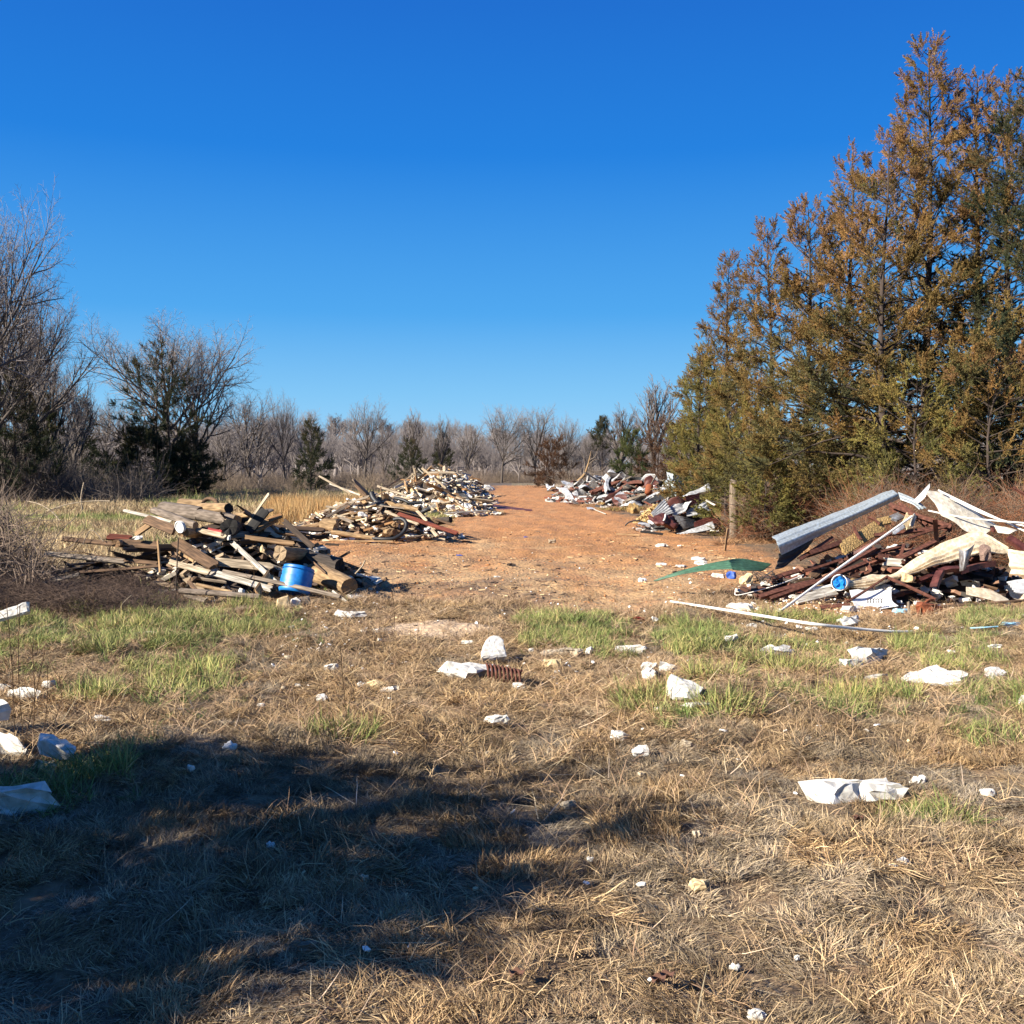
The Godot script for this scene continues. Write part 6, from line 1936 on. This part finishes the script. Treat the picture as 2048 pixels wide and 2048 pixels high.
	items([
		[1010, 452, 14.4, 1220, 322, 14.9, 58, "yellowfoam", "insulation_board", "insulation", "broad yellow insulation board under the galvanized ridge sheet"],
		[1185, 318, 14.9, 1262, 300, 15.0, 40, "yellowfoam", "insulation_board", "insulation", "small tan insulation piece above the broad yellow board"],
		[1330, 345, 14.6, 1362, 275, 14.8, 38, "cream", "foam_block", "foam block", "cream block at the top of the leaning pole"],
		[1362, 335, 14.6, 1385, 275, 14.8, 20, "whitewood", "wood_block", "wood block", "pale block beside the cream one at the pole's top"],
		[1262, 300, 14.9, 1320, 275, 15.0, 36, "zincgrey", "wood_block", "wood block", "greyish block left of the cream block"],
		[1270, 372, 14.5, 1330, 330, 14.6, 16, "zincwhite", "wood_plank", "scrap", "bluish white scrap under the cream block"],
		[775, 708, 13.1, 985, 660, 13.4, 44, "whitewood", "wood_plank", "board", "thick cream roll lying before the rusty channels"],
		[1350, 712, 12.7, 1355, 786, 12.6, 13, "grey", "wood_stake", "stake", "short grey stake standing before the white tub"],
		[1220, 512, 13.9, 1330, 520, 13.8, 36, "whitewood", "wood_plank", "board", "reddish-white board under the middle rusty channel"],
		[1440, 742, 12.6, 1932, 706, 12.9, 10, "brown", "wood_plank", "board", "long brown strip along the ground at the edge of the front heap"],
		[590, 812, 12.3, 690, 792, 12.5, 8, "tan", "wood_stake", "stick", "thin tan stick at the foot of the leaning pole"],
		[900, 742, 12.6, 1060, 728, 12.6, 16, "rust", "wood_plank", "strip", "rusty strip lying flat before the white tub"],
	], "D")
	# grey flared piece, pail, tub, spring, ring
	sheet("D", [[[1604, 448, 13.3], [1640, 455, 13.2], [1682, 424, 13.3]], [[1606, 505, 13.3], [1635, 510, 13.15], [1660, 490, 13.3]], [[1608, 560, 13.3], [1625, 556, 13.2], [1640, 545, 13.3]]], "zincgrey", "metal_funnel", "metal piece", "grey flared metal piece like a funnel standing on the maroon channel", 0, 0, 0.008, 16, 16)
	var pail := base("pail", cat("D", 1002, 617, 13.3))
	var ax := (cat("D", 1075, 632, 13.75) - pail.position).normalized()
	var px := ax.cross(Vector3.UP).normalized()
	pail.basis = Basis(px, ax, px.cross(ax))
	var m := MB.new()
	var last := []
	for q in [[0.0, 0.1], [0.0, 0.108], [0.02, 0.108], [0.025, 0.1], [0.24, 0.085], [0.24, 0.0]]:
		var ring := []
		for i in 24:
			ring.append(m.vert(Vector3(cos(TAU * i / 24) * q[1], q[0], sin(TAU * i / 24) * q[1])))
		if last.size():
			for i in 24:
				m.quad(last[i], ring[i], ring[(i + 1) % 24], last[(i + 1) % 24])
		last = ring
	put(m.mesh(true), "body", M.plasticwhite, pail)
	var fill := MB.new()
	var mid := fill.vert(Vector3(0, 0.03, 0))
	var rim := []
	for i in 14:
		rim.append(fill.vert(Vector3(cos(TAU * i / 14) * 0.088, 0.02 + rr(-0.02, 0.03), sin(TAU * i / 14) * 0.088)))
	var inn := []
	for i in 14:
		inn.append(fill.vert(Vector3(cos(TAU * i / 14) * 0.045, 0.03 + rr(-0.035, 0.03), sin(TAU * i / 14) * 0.045)))
	for i in 14:
		fill.quad(rim[i], rim[(i + 1) % 14], inn[(i + 1) % 14], inn[i])
		fill.tri(inn[i], inn[(i + 1) % 14], mid)
	put(fill.mesh(false), "blue_contents", M.barrelblue, pail)
	tag(pail, "white pail lying on its side with blue stuff in its mouth", "pail")
	sheet("D", [[[1055, 655, 13.2], [1150, 648, 13.4], [1265, 650, 13.3]], [[1075, 720, 12.9], [1160, 735, 12.95], [1268, 705, 13.0]], [[1090, 738, 12.75], [1170, 752, 12.75], [1300, 735, 12.8]]], "plasticwhite", "white_tub", "tub", "white curved tub shell lying at the foot of the front metal heap", 0, 0, 0.012, 20, 18)
	var sp := []
	for i in 90:
		var f := i / 89.0
		sp.append(cat("D", lerpf(1140, 1222, f), 708, 12.75) + Vector3(0, cos(f * TAU * 6) * 0.028, sin(f * TAU * 6) * 0.028))
	tag(put(tube_mesh(sp, 0.005, 5), "coil_spring", M.wire), "dark coil spring lying on the white tub shell", "spring")
	var ring2 := []
	for p in [[1398, 782, 12.5], [1410, 745, 12.5], [1432, 720, 12.55], [1455, 704, 12.6], [1478, 702, 12.65]]:
		ring2.append(cat("D", p[0], p[1], p[2]))
	tag(put(tube_mesh(curve(ring2, 6), 0.016, 8), "rusty_hoop", M.rustbright), "rusty hoop arching out of the clay before the front heap", "hoop")
	chunk(cgp("D", 1452, 772) + Vector3(0, -0.02, 0), 0.3, 0.25, 0.14, "rustbright", "clay_lump", "clay lump", "orange clay lump under the rusty hoop")
	chunk(cat("D", 1735, 505, 13.6), 0.18, 0.14, 0.16, "pinkstone", "stone", "stone", "pinkish stone lying on the cream cloth's lower edge")
	chunk(cat("D", 530, 622, 13.6), 0.19, 0.14, 0.1, "cream", "foam_chunk", "foam chunk", "yellowish foam lump under the bent green sheet")
	chunk(cat("D", 462, 598, 13.7), 0.12, 0.1, 0.09, "bluething", "blue_rag", "rag", "crumpled dark blue rag under the green sheet")
	chunk(cat("D", 1345, 612, 13.4), 0.2, 0.12, 0.1, "cream", "foam_chunk", "foam chunk", "yellow-cream lump beside the bend of the thin rusty bars")
	# black wire tangle
	rng.seed = 505
	var wt := base("wire_tangle", cat("D", 628, 600, 13.7))
	for i in 9:
		var l := []
		var ph := rr(0, 6)
		for q in 7:
			l.append(Vector3(cos(ph + q * 1.05) * rr(0.08, 0.2), rr(-0.06, 0.12), sin(ph + q * 1.05) * rr(0.05, 0.14)))
		put(tube_mesh(curve(l, 4), 0.004, 4), "strand", M.wire, wt)
	tag(wt, "tangle of black wire between the green sheet and the front metal heap", "wire")
	# light blue strip and corrugated white at the right edge of view
	slab("D", [[1800, 838], [1822, 822], [1866, 818], [1862, 838], [1826, 852]], 0.04, "pale blue plastic piece on the grass near the right edge of view", "paleblue", "plastic_piece", "plastic piece")
	pipe("D", [[1660, 846, 0.06], [1740, 842, 0.07], [1800, 838, 0.06]], 0.008, "paleblue", "plastic_strip", "strip", "pale blue strip leading to the pale blue plastic piece")
	sheet("D", [[[1845, 612, 13.3], [1900, 602, 13.3], [1990, 598, 13.3]], [[1890, 668, 13.0], [1930, 672, 13.0], [1990, 668, 13.0]]], "zincwhite", "metal_sheet", "metal sheet", "white corrugated sheet at the right edge of view under the hanging cloth", 5, 0.012, 0.01, 14, 40)
	sheet("D", [[[1640, 640, 13.1], [1760, 650, 13.1], [1860, 690, 13.0]], [[1640, 680, 12.9], [1760, 700, 12.85], [1870, 706, 12.85]]], "cloth", "cloth_sheet", "cloth", "crumpled tan cloth on the ground under the maroon channel", 0, 0, 0.05, 22, 14)
	slab("D", [[1270, 765], [1320, 745], [1340, 752], [1330, 775], [1290, 785]], 0.03, "bluish white flat bit before the white tub", "paleblue", "plastic_piece", "plastic piece")
	strew(26, Vector3(c.x - 0.1, 0, c.z), 1.9, 0.7, 0.7, [["rust", "channel", "steel_channel", "steel channel", "rusty bent channel deep in the front metal heap"], ["maroon", "channel", "steel_channel", "steel channel", "dark maroon channel deep in the front metal heap"], ["brown", "board", "wood_plank", "board", "brown splinter deep in the front metal heap"]], 0.5, 1.5, 0.06, 0.13, "channels that fill the front metal heap", 0.0, 0.4)
	strew(16, Vector3(c.x - 0.3, 0, c.z + 0.8), 1.9, 0.6, 0.3, [["clothwhite", "scrap", "paper_scrap", "paper scrap", "crumpled white scrap low on the front metal heap"], ["cloth", "scrap", "paper_scrap", "paper scrap", "crumpled cream scrap low on the front metal heap"], ["yellowfoam", "chunk", "insulation", "insulation", "tan insulation lump low on the front metal heap"]], 0.2, 0.4, 0.06, 0.13, "scraps low on the front metal heap")
	strew(26, Vector3(c.x - 0.4, 0, c.z + 1.0), 1.7, 0.45, 0.08, [["foam", "chunk", "foam_chunk", "foam chunk", "white foam rubble before the front metal heap"]], 0.2, 0.4, 0.03, 0.09, "white foam at the foot of the front metal heap")

func make_foam() -> void:
	rng.seed = 6006
	slab("F", [[778, 452], [800, 436], [860, 428], [930, 432], [1000, 436], [1082, 440], [1060, 462], [1000, 478], [950, 498], [900, 508], [840, 482]], 0.085, "big white foam slab shaped like a fish in the middle of the dry grass", "foam", "foam_slab", "foam slab", 0.02, Vector3(0.12, 0, 0.0))
	slab_at(cgp("F", 985, 408), [[0, 0], [0.06, 0.18], [0.14, 0.32], [0.24, 0.34], [0.27, 0.26], [0.25, 0.03]], 0.06, "foam", "foam_slab", "foam slab", "white foam slab propped up behind the fish-shaped one", 0.25, 0.55)
	slab("G", [[822, 962], [1040, 915], [1215, 920], [1225, 955], [1320, 968], [1180, 1000], [1080, 1010], [1000, 1046], [900, 1015]], 0.075, "long wedge of white foam lying nearest, pointed at one end", "foam", "foam_slab", "foam slab", 0.02, Vector3(0.1, 0, 0.03))
	slab("G", [[165, 488], [230, 478], [350, 505], [350, 545], [300, 568], [230, 556], [180, 520]], 0.09, "rounded white foam slab like a bowl resting on a flat one", "foam", "foam_slab", "foam slab", 0.05, Vector3(0.15, 0, -0.05))
	slab("G", [[270, 575], [340, 540], [400, 518], [462, 552], [400, 580], [320, 592]], 0.04, "flat white foam slab under the bowl-like one")
	slab("G", [[1322, 425], [1360, 400], [1460, 402], [1540, 428], [1655, 440], [1640, 470], [1560, 474], [1440, 450]], 0.07, "long wavy white foam slab on the green grass")
	slab("G", [[1062, 345], [1095, 312], [1175, 310], [1195, 345], [1180, 365], [1110, 360]], 0.09, "blocky white foam slab stacked behind its flatter neighbour")
	slab("G", [[1000, 368], [1030, 350], [1100, 350], [1118, 378], [1080, 396], [1020, 388]], 0.07, "flatter white foam slab touching the blocky one")
	slab("G", [[1140, 425], [1190, 410], [1245, 412], [1225, 436], [1160, 438]], 0.03, "thin white foam flake before the two blocky slabs")
	slab("G", [[648, 320], [680, 285], [720, 300], [780, 290], [795, 318], [720, 330]], 0.09, "jagged white foam lump alone on the green-brown grass")
	slab("G", [[1705, 412], [1760, 415], [1830, 436], [1780, 446], [1730, 430]], 0.03, "thin white foam sliver beyond the long wavy slab")
	slab("G", [[1838, 512], [1890, 505], [1990, 520], [1980, 570], [1900, 560]], 0.06, "white foam slab cut by the right edge of view on the green grass")
	slab("E", [[0, 700], [60, 682], [118, 706], [100, 750], [0, 790], [-60, 780], [-60, 710]], 0.1, "big white foam slab with cracks at the left edge of view, topmost of its pile", "foam", "foam_slab", "foam slab", 0.12)
	slab("E", [[-40, 800], [60, 790], [55, 860], [-40, 860]], 0.12, "square white foam block under the cracked slab at the left edge of view")
	slab("E", [[65, 815], [120, 802], [158, 840], [140, 885], [80, 868]], 0.09, "white foam block next to the square one at the left edge of view")
	slab("E", [[300, 880], [345, 825], [420, 818], [485, 862], [440, 910], [370, 932]], 0.09, "broad white foam slab with streaks near the shade's edge", "foam", "foam_slab", "foam slab", 0.05, Vector3(0.12, 0, 0.05))
	slab("E", [[268, 900], [330, 890], [345, 930], [325, 985], [285, 940]], 0.05, "cream foam slab leaning under the broad streaked one", "cream")
	slab("E", [[255, 860], [290, 825], [320, 850], [300, 880]], 0.08, "small white foam block behind the broad streaked slab")
	slab("E", [[105, 520], [165, 530], [245, 555], [215, 575], [140, 572]], 0.07, "white foam block between the left edge of view and the green tufts")
	slab("E", [[-30, 485], [30, 478], [85, 496], [50, 510], [-30, 510]], 0.06, "white foam bar at the left edge of view above the block")
	slab("E", [[252, 485], [290, 468], [352, 462], [340, 482], [280, 500]], 0.05, "narrow white foam piece in the green tufts at the side")
	slab_at(cgp("E", -20, 180), [[0, 0.1], [0.0, 0.2], [0.32, 0.32], [0.34, 0.2]], 0.06, "foam", "foam_slab", "foam slab", "white foam panel slanting at the left edge of view before the briars", 0.1)
	slab("E", [[750, 195], [800, 186], [890, 190], [895, 208], [800, 212]], 0.06, "white foam piece on the green grass under the barrel heap")
	slab("E", [[-60, 1125], [100, 1110], [290, 1096], [392, 1098], [380, 1140], [250, 1170], [60, 1215], [-60, 1225]], 0.1, "long bluish-white foam bar half in shade at the left edge of view")
	slab("E", [[105, 1085], [160, 1072], [218, 1088], [190, 1110], [120, 1112]], 0.06, "small white foam lump on the far side of the long bar")
	foam("E", 1590, 172, 62, 38, "white foam lump below the cream-yellow block", 0.09)
	foam("E", 1825, 388, 80, 36, "white foam chip on the brown grass left of the middle", 0.07)
	foam("E", 1588, 330, 42, 28, "round cream pebble of foam between grass and clay", 0.06, "stone")
	foam("E", 1640, 485, 30, 28, "small white chip beside three crumbs in the brown grass", 0.05)
	foam("E", 1565, 498, 36, 20, "small tan chip beside the white chip in the brown grass", 0.04, "stone")
	foam("E", 1765, 565, 62, 66, "crumbled white foam lump in brown grass above the shade", 0.1)
	foam("E", 565, 672, 110, 30, "thin white foam chip in the grass above the shade", 0.03)
	foam("E", 1255, 840, 80, 80, "white foam slab half swallowed by the shade's edge", 0.1)
	foam("E", 1040, 930, 60, 50, "white foam lump just inside the shade", 0.08)
	foam("E", 1480, 1380, 60, 70, "bluish-white chip lying in the deep shade", 0.05)
	foam("E", 970, 628, 90, 30, "greyish wood-like sliver in the green grass above the shade", 0.03, "grey", "wood_chip", "wood chip")
	foam("E", 1440, 608, 44, 20, "small white chip by the dark tuft above the shade", 0.03)
	foam("F", 345, 540, 60, 44, "tan-white foam lump left of the long cracked pieces", 0.07)
	foam("F", 420, 540, 90, 36, "cream foam piece next to the tan-white lump", 0.05, "cream")
	foam("F", 490, 565, 90, 22, "flat white flake below the cream piece", 0.03)
	foam("F", 1090, 740, 120, 44, "white speckled foam slab halfway to the shade", 0.05)
	foam("F", 668, 738, 96, 26, "small tan wood block with a dark side", 0.05, "tan", "wood_block", "wood block")
	foam("F", 1035, 915, 36, 44, "small cream pebble below the speckled slab", 0.06, "stone", "stone", "stone")
	foam("F", 1015, 650, 24, 26, "tiny white cube between fish-shaped and speckled slabs", 0.04)
	foam("F", 1200, 550, 70, 26, "white foam bits at the end of the rusty coil", 0.05)
	foam("F", 420, 236, 46, 22, "white flat chip at the near side of the bare patch", 0.04)
	foam("F", 345, 235, 36, 26, "white lump close to the bare patch's corner", 0.05)
	foam("F", 435, 285, 28, 30, "white chip below the bare patch's corner", 0.04)
	foam("F", 925, 298, 60, 18, "flat white chip past the bare patch", 0.03)
	slab("F", [[1328, 355], [1380, 345], [1460, 338], [1500, 352], [1560, 372], [1540, 382], [1480, 362], [1400, 372], [1335, 372]], 0.05, "long pale branch-like foam strip in front of the bright green tuft", "stone", "foam_strip", "foam strip")
	slab("F", [[1570, 350], [1590, 332], [1615, 345], [1600, 368], [1575, 366]], 0.06, "white foam bit at the end of the branch-like strip")
	slab("F", [[1740, 345], [1790, 325], [1850, 330], [1900, 365], [1850, 362], [1780, 352]], 0.07, "curved pale foam lump right of the bright green tuft", "foam")
	foam("F", 1900, 325, 46, 32, "white foam cube on the curved pale lump's right", 0.08)
	foam("F", 1395, 430, 96, 40, "cream foam lump below the branch-like strip", 0.07, "cream")
	foam("F", 1445, 240, 26, 22, "grey pebble in the bright green tuft", 0.05, "stone", "stone", "stone")
	foam("F", 1275, 346, 44, 16, "thin cream flake left of the branch-like strip", 0.03)
	slab("F", [[1865, 482], [1890, 470], [1925, 500], [1932, 525], [1895, 520]], 0.05, "thin white shard standing off left of the bowl-like slab")
	foam("F", 1760, 828, 130, 46, "white foam slab with grass over it at the middle right", 0.05)
	foam("F", 1885, 912, 100, 60, "white angular foam block below the grassed-over slab", 0.08)
	foam("F", 1890, 1035, 40, 40, "small cream chip below the angular block", 0.04, "cream")
	foam("F", 1480, 1205, 86, 84, "tan stone block at the tip of the shade", 0.13, "stone", "stone", "stone")
	foam("F", 1600, 1510, 34, 26, "small white crumb on the dry grass below the stone", 0.04)
	foam("G", 120, 385, 90, 40, "cream-white foam piece, outer one of a pair", 0.06, "foam")
	foam("G", 215, 392, 86, 38, "cream-white foam piece, inner one of a pair", 0.06, "foam")
	foam("G", 265, 432, 56, 22, "small white foam bar below the pair", 0.05)
	foam("G", 390, 255, 84, 30, "flat white foam piece by the green tuft on the middle right", 0.05)
	foam("G", 515, 252, 80, 22, "white foam bar right of the flat piece by the tuft", 0.05)
	foam("G", 447, 235, 34, 18, "small white bit between the flat piece and the bar", 0.05)
	foam("G", 165, 590, 46, 30, "white bit before the bowl-like slab", 0.05)
	foam("G", 300, 758, 70, 24, "thin pale chip on the dry grass beside the angular block", 0.03, "stone")
	foam("G", 898, 738, 34, 30, "small tan chip among the dark tufts", 0.05, "stone")
	foam("G", 1424, 942, 74, 48, "white foam cube beside the long wedge", 0.08)
	foam("G", 1770, 1000, 66, 44, "round white foam pebble on the right grass", 0.05)
	foam("G", 80, 908, 36, 32, "small yellowish chip on the bright dry grass", 0.03, "stone")
	foam("G", 1360, 1340, 56, 60, "white foam stub standing near the front", 0.07)
	foam("G", 1300, 1366, 44, 16, "white flake beside the foam stub", 0.03)
	foam("G", 910, 200, 64, 18, "white flat bit under the long white pole", 0.03)
	foam("G", 1100, 200, 76, 22, "broad white bit under the long white pole's end", 0.04)
	foam("G", 852, 190, 28, 22, "round cream bit under the long white pole", 0.05)
	foam("G", 610, 186, 56, 22, "white bit beside the foot of the leaning pole", 0.05)
	foam("G", 655, 145, 40, 20, "white bit behind the long white pole", 0.05)
	foam("G", 1470, 238, 26, 24, "tiny white upright bit on the right grass", 0.05)
	foam("G", 1795, 286, 70, 18, "thin white chip on the far right grass", 0.03)
	foam("G", 1590, 308, 40, 20, "small white chip right of the jagged lump", 0.03)
	foam("G", 1590, 60, 40, 24, "white chip before the grey stake of the front heap", 0.05)
	slab("G", [[485, 72], [560, 68], [620, 84], [610, 104], [540, 98], [490, 90]], 0.05, "white foam slab lying before the lowest rusty channel")
	slab("G", [[1000, 155], [1030, 128], [1080, 135], [1110, 165], [1060, 180]], 0.08, "white crumbled foam heap before the white tub")
	slab("G", [[1040, 105], [1060, 88], [1100, 90], [1090, 112]], 0.07, "white foam bit close before the white tub")
	slab("G", [[1880, 135], [1885, 125], [1960, 128], [1950, 140]], 0.02, "thin pale chip beyond the pale blue plastic")
	foam("J", 140, 495, 110, 88, "cream foam wedge standing in the front dry grass", 0.09, "cream")
	foam("J", 125, 205, 60, 50, "pale tan chip in the front dry grass", 0.04, "stone")
	foam("J", 335, 950, 60, 44, "white chip at the bottom of the view", 0.05)
	foam("J", 672, 904, 30, 24, "tiny white crumb near the bottom of the view", 0.03)
	foam("J", 455, 1225, 100, 60, "white foam lump cut by the bottom edge of view", 0.07)
	foam("I", 78, 450, 56, 66, "pale stone lying in the deep shade", 0.05, "stone", "stone", "stone")
	foam("I", 1605, 490, 50, 26, "small white crumb in the front dry grass beside the shade", 0.03)
	foam("I", 1330, 352, 34, 22, "tiny white crumb at the shade's tip", 0.03)
	foam("D", 300, 500, 66, 20, "white foam bit on the clay behind the green sheet", 0.06)
	foam("D", 325, 520, 70, 26, "white foam lump on the clay right behind the green sheet", 0.06)
	foam("D", 110, 530, 60, 14, "white flat bit on the clay left of the green sheet", 0.03)
	foam("D", 215, 535, 60, 16, "bluish-white bit on the clay above the green sheet", 0.03)
	foam("D", 405, 588, 66, 22, "white foam lump under the green sheet", 0.06)
	foam("D", 90, 815, 40, 34, "white foam lump on the clay edge left of the long pole's tip", 0.07)
	foam("D", 10, 612, 40, 12, "small pale can-like bit on the clay left of the green sheet's tip", 0.05, "plasticwhite")
	foam("K", 1775, 562, 40, 16, "small white bit alone on the clay by the green sheet's tip", 0.05)
	foam("K", 975, 540, 34, 8, "thin pale chip alone in the middle of the clay", 0.02)
	foam("K", 770, 420, 36, 14, "small blue scrap on the red clay", 0.02, "bluething", "blue_scrap", "scrap")
	foam("K", 1135, 320, 26, 10, "tiny violet-blue scrap far up the clay track", 0.02, "bluething", "blue_scrap", "scrap")
	foam("K", 1050, 478, 60, 12, "dark wood chip on the clay", 0.03, "dark", "wood_chip", "wood chip")
	foam("K", 300, 512, 40, 12, "dark wood block on the clay beside the sawn log", 0.05, "dark", "wood_chip", "wood chip")
	foam("K", 800, 345, 60, 8, "tan lath on the clay beyond the chips", 0.03, "orange", "wood_chip", "wood chip")
	foam("K", 1280, 342, 44, 16, "pale lump on the clay far up the track", 0.08, "stone", "stone", "stone")
	foam("K", 1010, 768, 46, 22, "tan wood chip between the bare patch and the green tuft", 0.05, "tan", "wood_chip", "wood chip")
	foam("K", 1770, 775, 60, 16, "small red scrap near the right edge of the clay", 0.03, "redpaint", "red_scrap", "scrap")
	foam("H", 1700, 850, 130, 66, "weathered grey wood sliver lying in the shade near the front", 0.03, "grey", "wood_chip", "wood chip")
	# rusty coil beside the fish-shaped slab
	var sp := []
	for i in 120:
		var f := i / 119.0
		var g := cgp("F", lerpf(1030, 1225, f), lerpf(505, 545, f))
		sp.append(g + Vector3(sin(f * TAU * 9) * 0.01, 0.075 + cos(f * TAU * 9) * 0.07, sin(f * TAU * 9) * 0.07))
	tag(put(tube_mesh(sp, 0.011, 6), "rusty_coil", M.rust), "rusty ribbed coil lying beside the fish-shaped foam slab", "coil")
	pipe("F", [[1100, 600], [1180, 606], [1265, 612]], 0.02, "brown", "wood_stick", "stick", "dark stick on the ground below the rusty coil")
	# red leaves
	for t in [["I", 920, 1050, "curled red-brown leaf on the dry grass at the bottom"], ["I", 1700, 1082, "large red-brown leaf beside the small dark hole"], ["I", 1745, 1062, "small red-brown leaf on top of the large one"], ["J", 1010, 165, "rust-red leaf in the grass below the long foam wedge"]]:
		var g := cgp(t[0], t[1], t[2]) + Vector3(0, 0.05, 0)
		var s := 0.019
		tag(put(sheet_mesh([[g + Vector3(-s, 0, -s), g + Vector3(0, 0.015, -s * 1.3), g + Vector3(s, 0, -s)], [g + Vector3(-s * 1.3, 0.02, 0), g + Vector3(0, -0.005, 0), g + Vector3(s * 1.4, 0.02, 0)], [g + Vector3(-s, 0, s), g + Vector3(0, 0.02, s), g + Vector3(s * 0.8, 0.005, s * 1.2)]], 6, 6, 0.002, 0, 0, 0.006), "fallen_leaf", M.leafrust), t[3], "leaf")
	# blue drum far off in the field
	var foot := at(265, 985, 76)
	foot.y = H(foot.x, foot.z)
	var o := base("drum", foot)
	var m := CylinderMesh.new()
	m.top_radius = 0.33; m.bottom_radius = 0.33; m.height = 1.0
	var body := put(m, "body", M.bluething, o, Transform3D(Basis(), Vector3(0, 0.7, 0)))
	var r := TorusMesh.new()
	r.inner_radius = 0.31; r.outer_radius = 0.36
	put(r, "hoop", M.bluething, body, Transform3D(Basis(), Vector3(0, 0.2, 0)))
	put(r, "hoop", M.bluething, body, Transform3D(Basis(), Vector3(0, -0.2, 0)))
	var st := CylinderMesh.new()
	st.top_radius = 0.25; st.bottom_radius = 0.3; st.height = 0.25
	put(st, "stand", M.barkdark, o, Transform3D(Basis(), Vector3(0, 0.1, 0)))
	tag(o, "dark blue drum standing far off at the foot of the big oak", "drum")
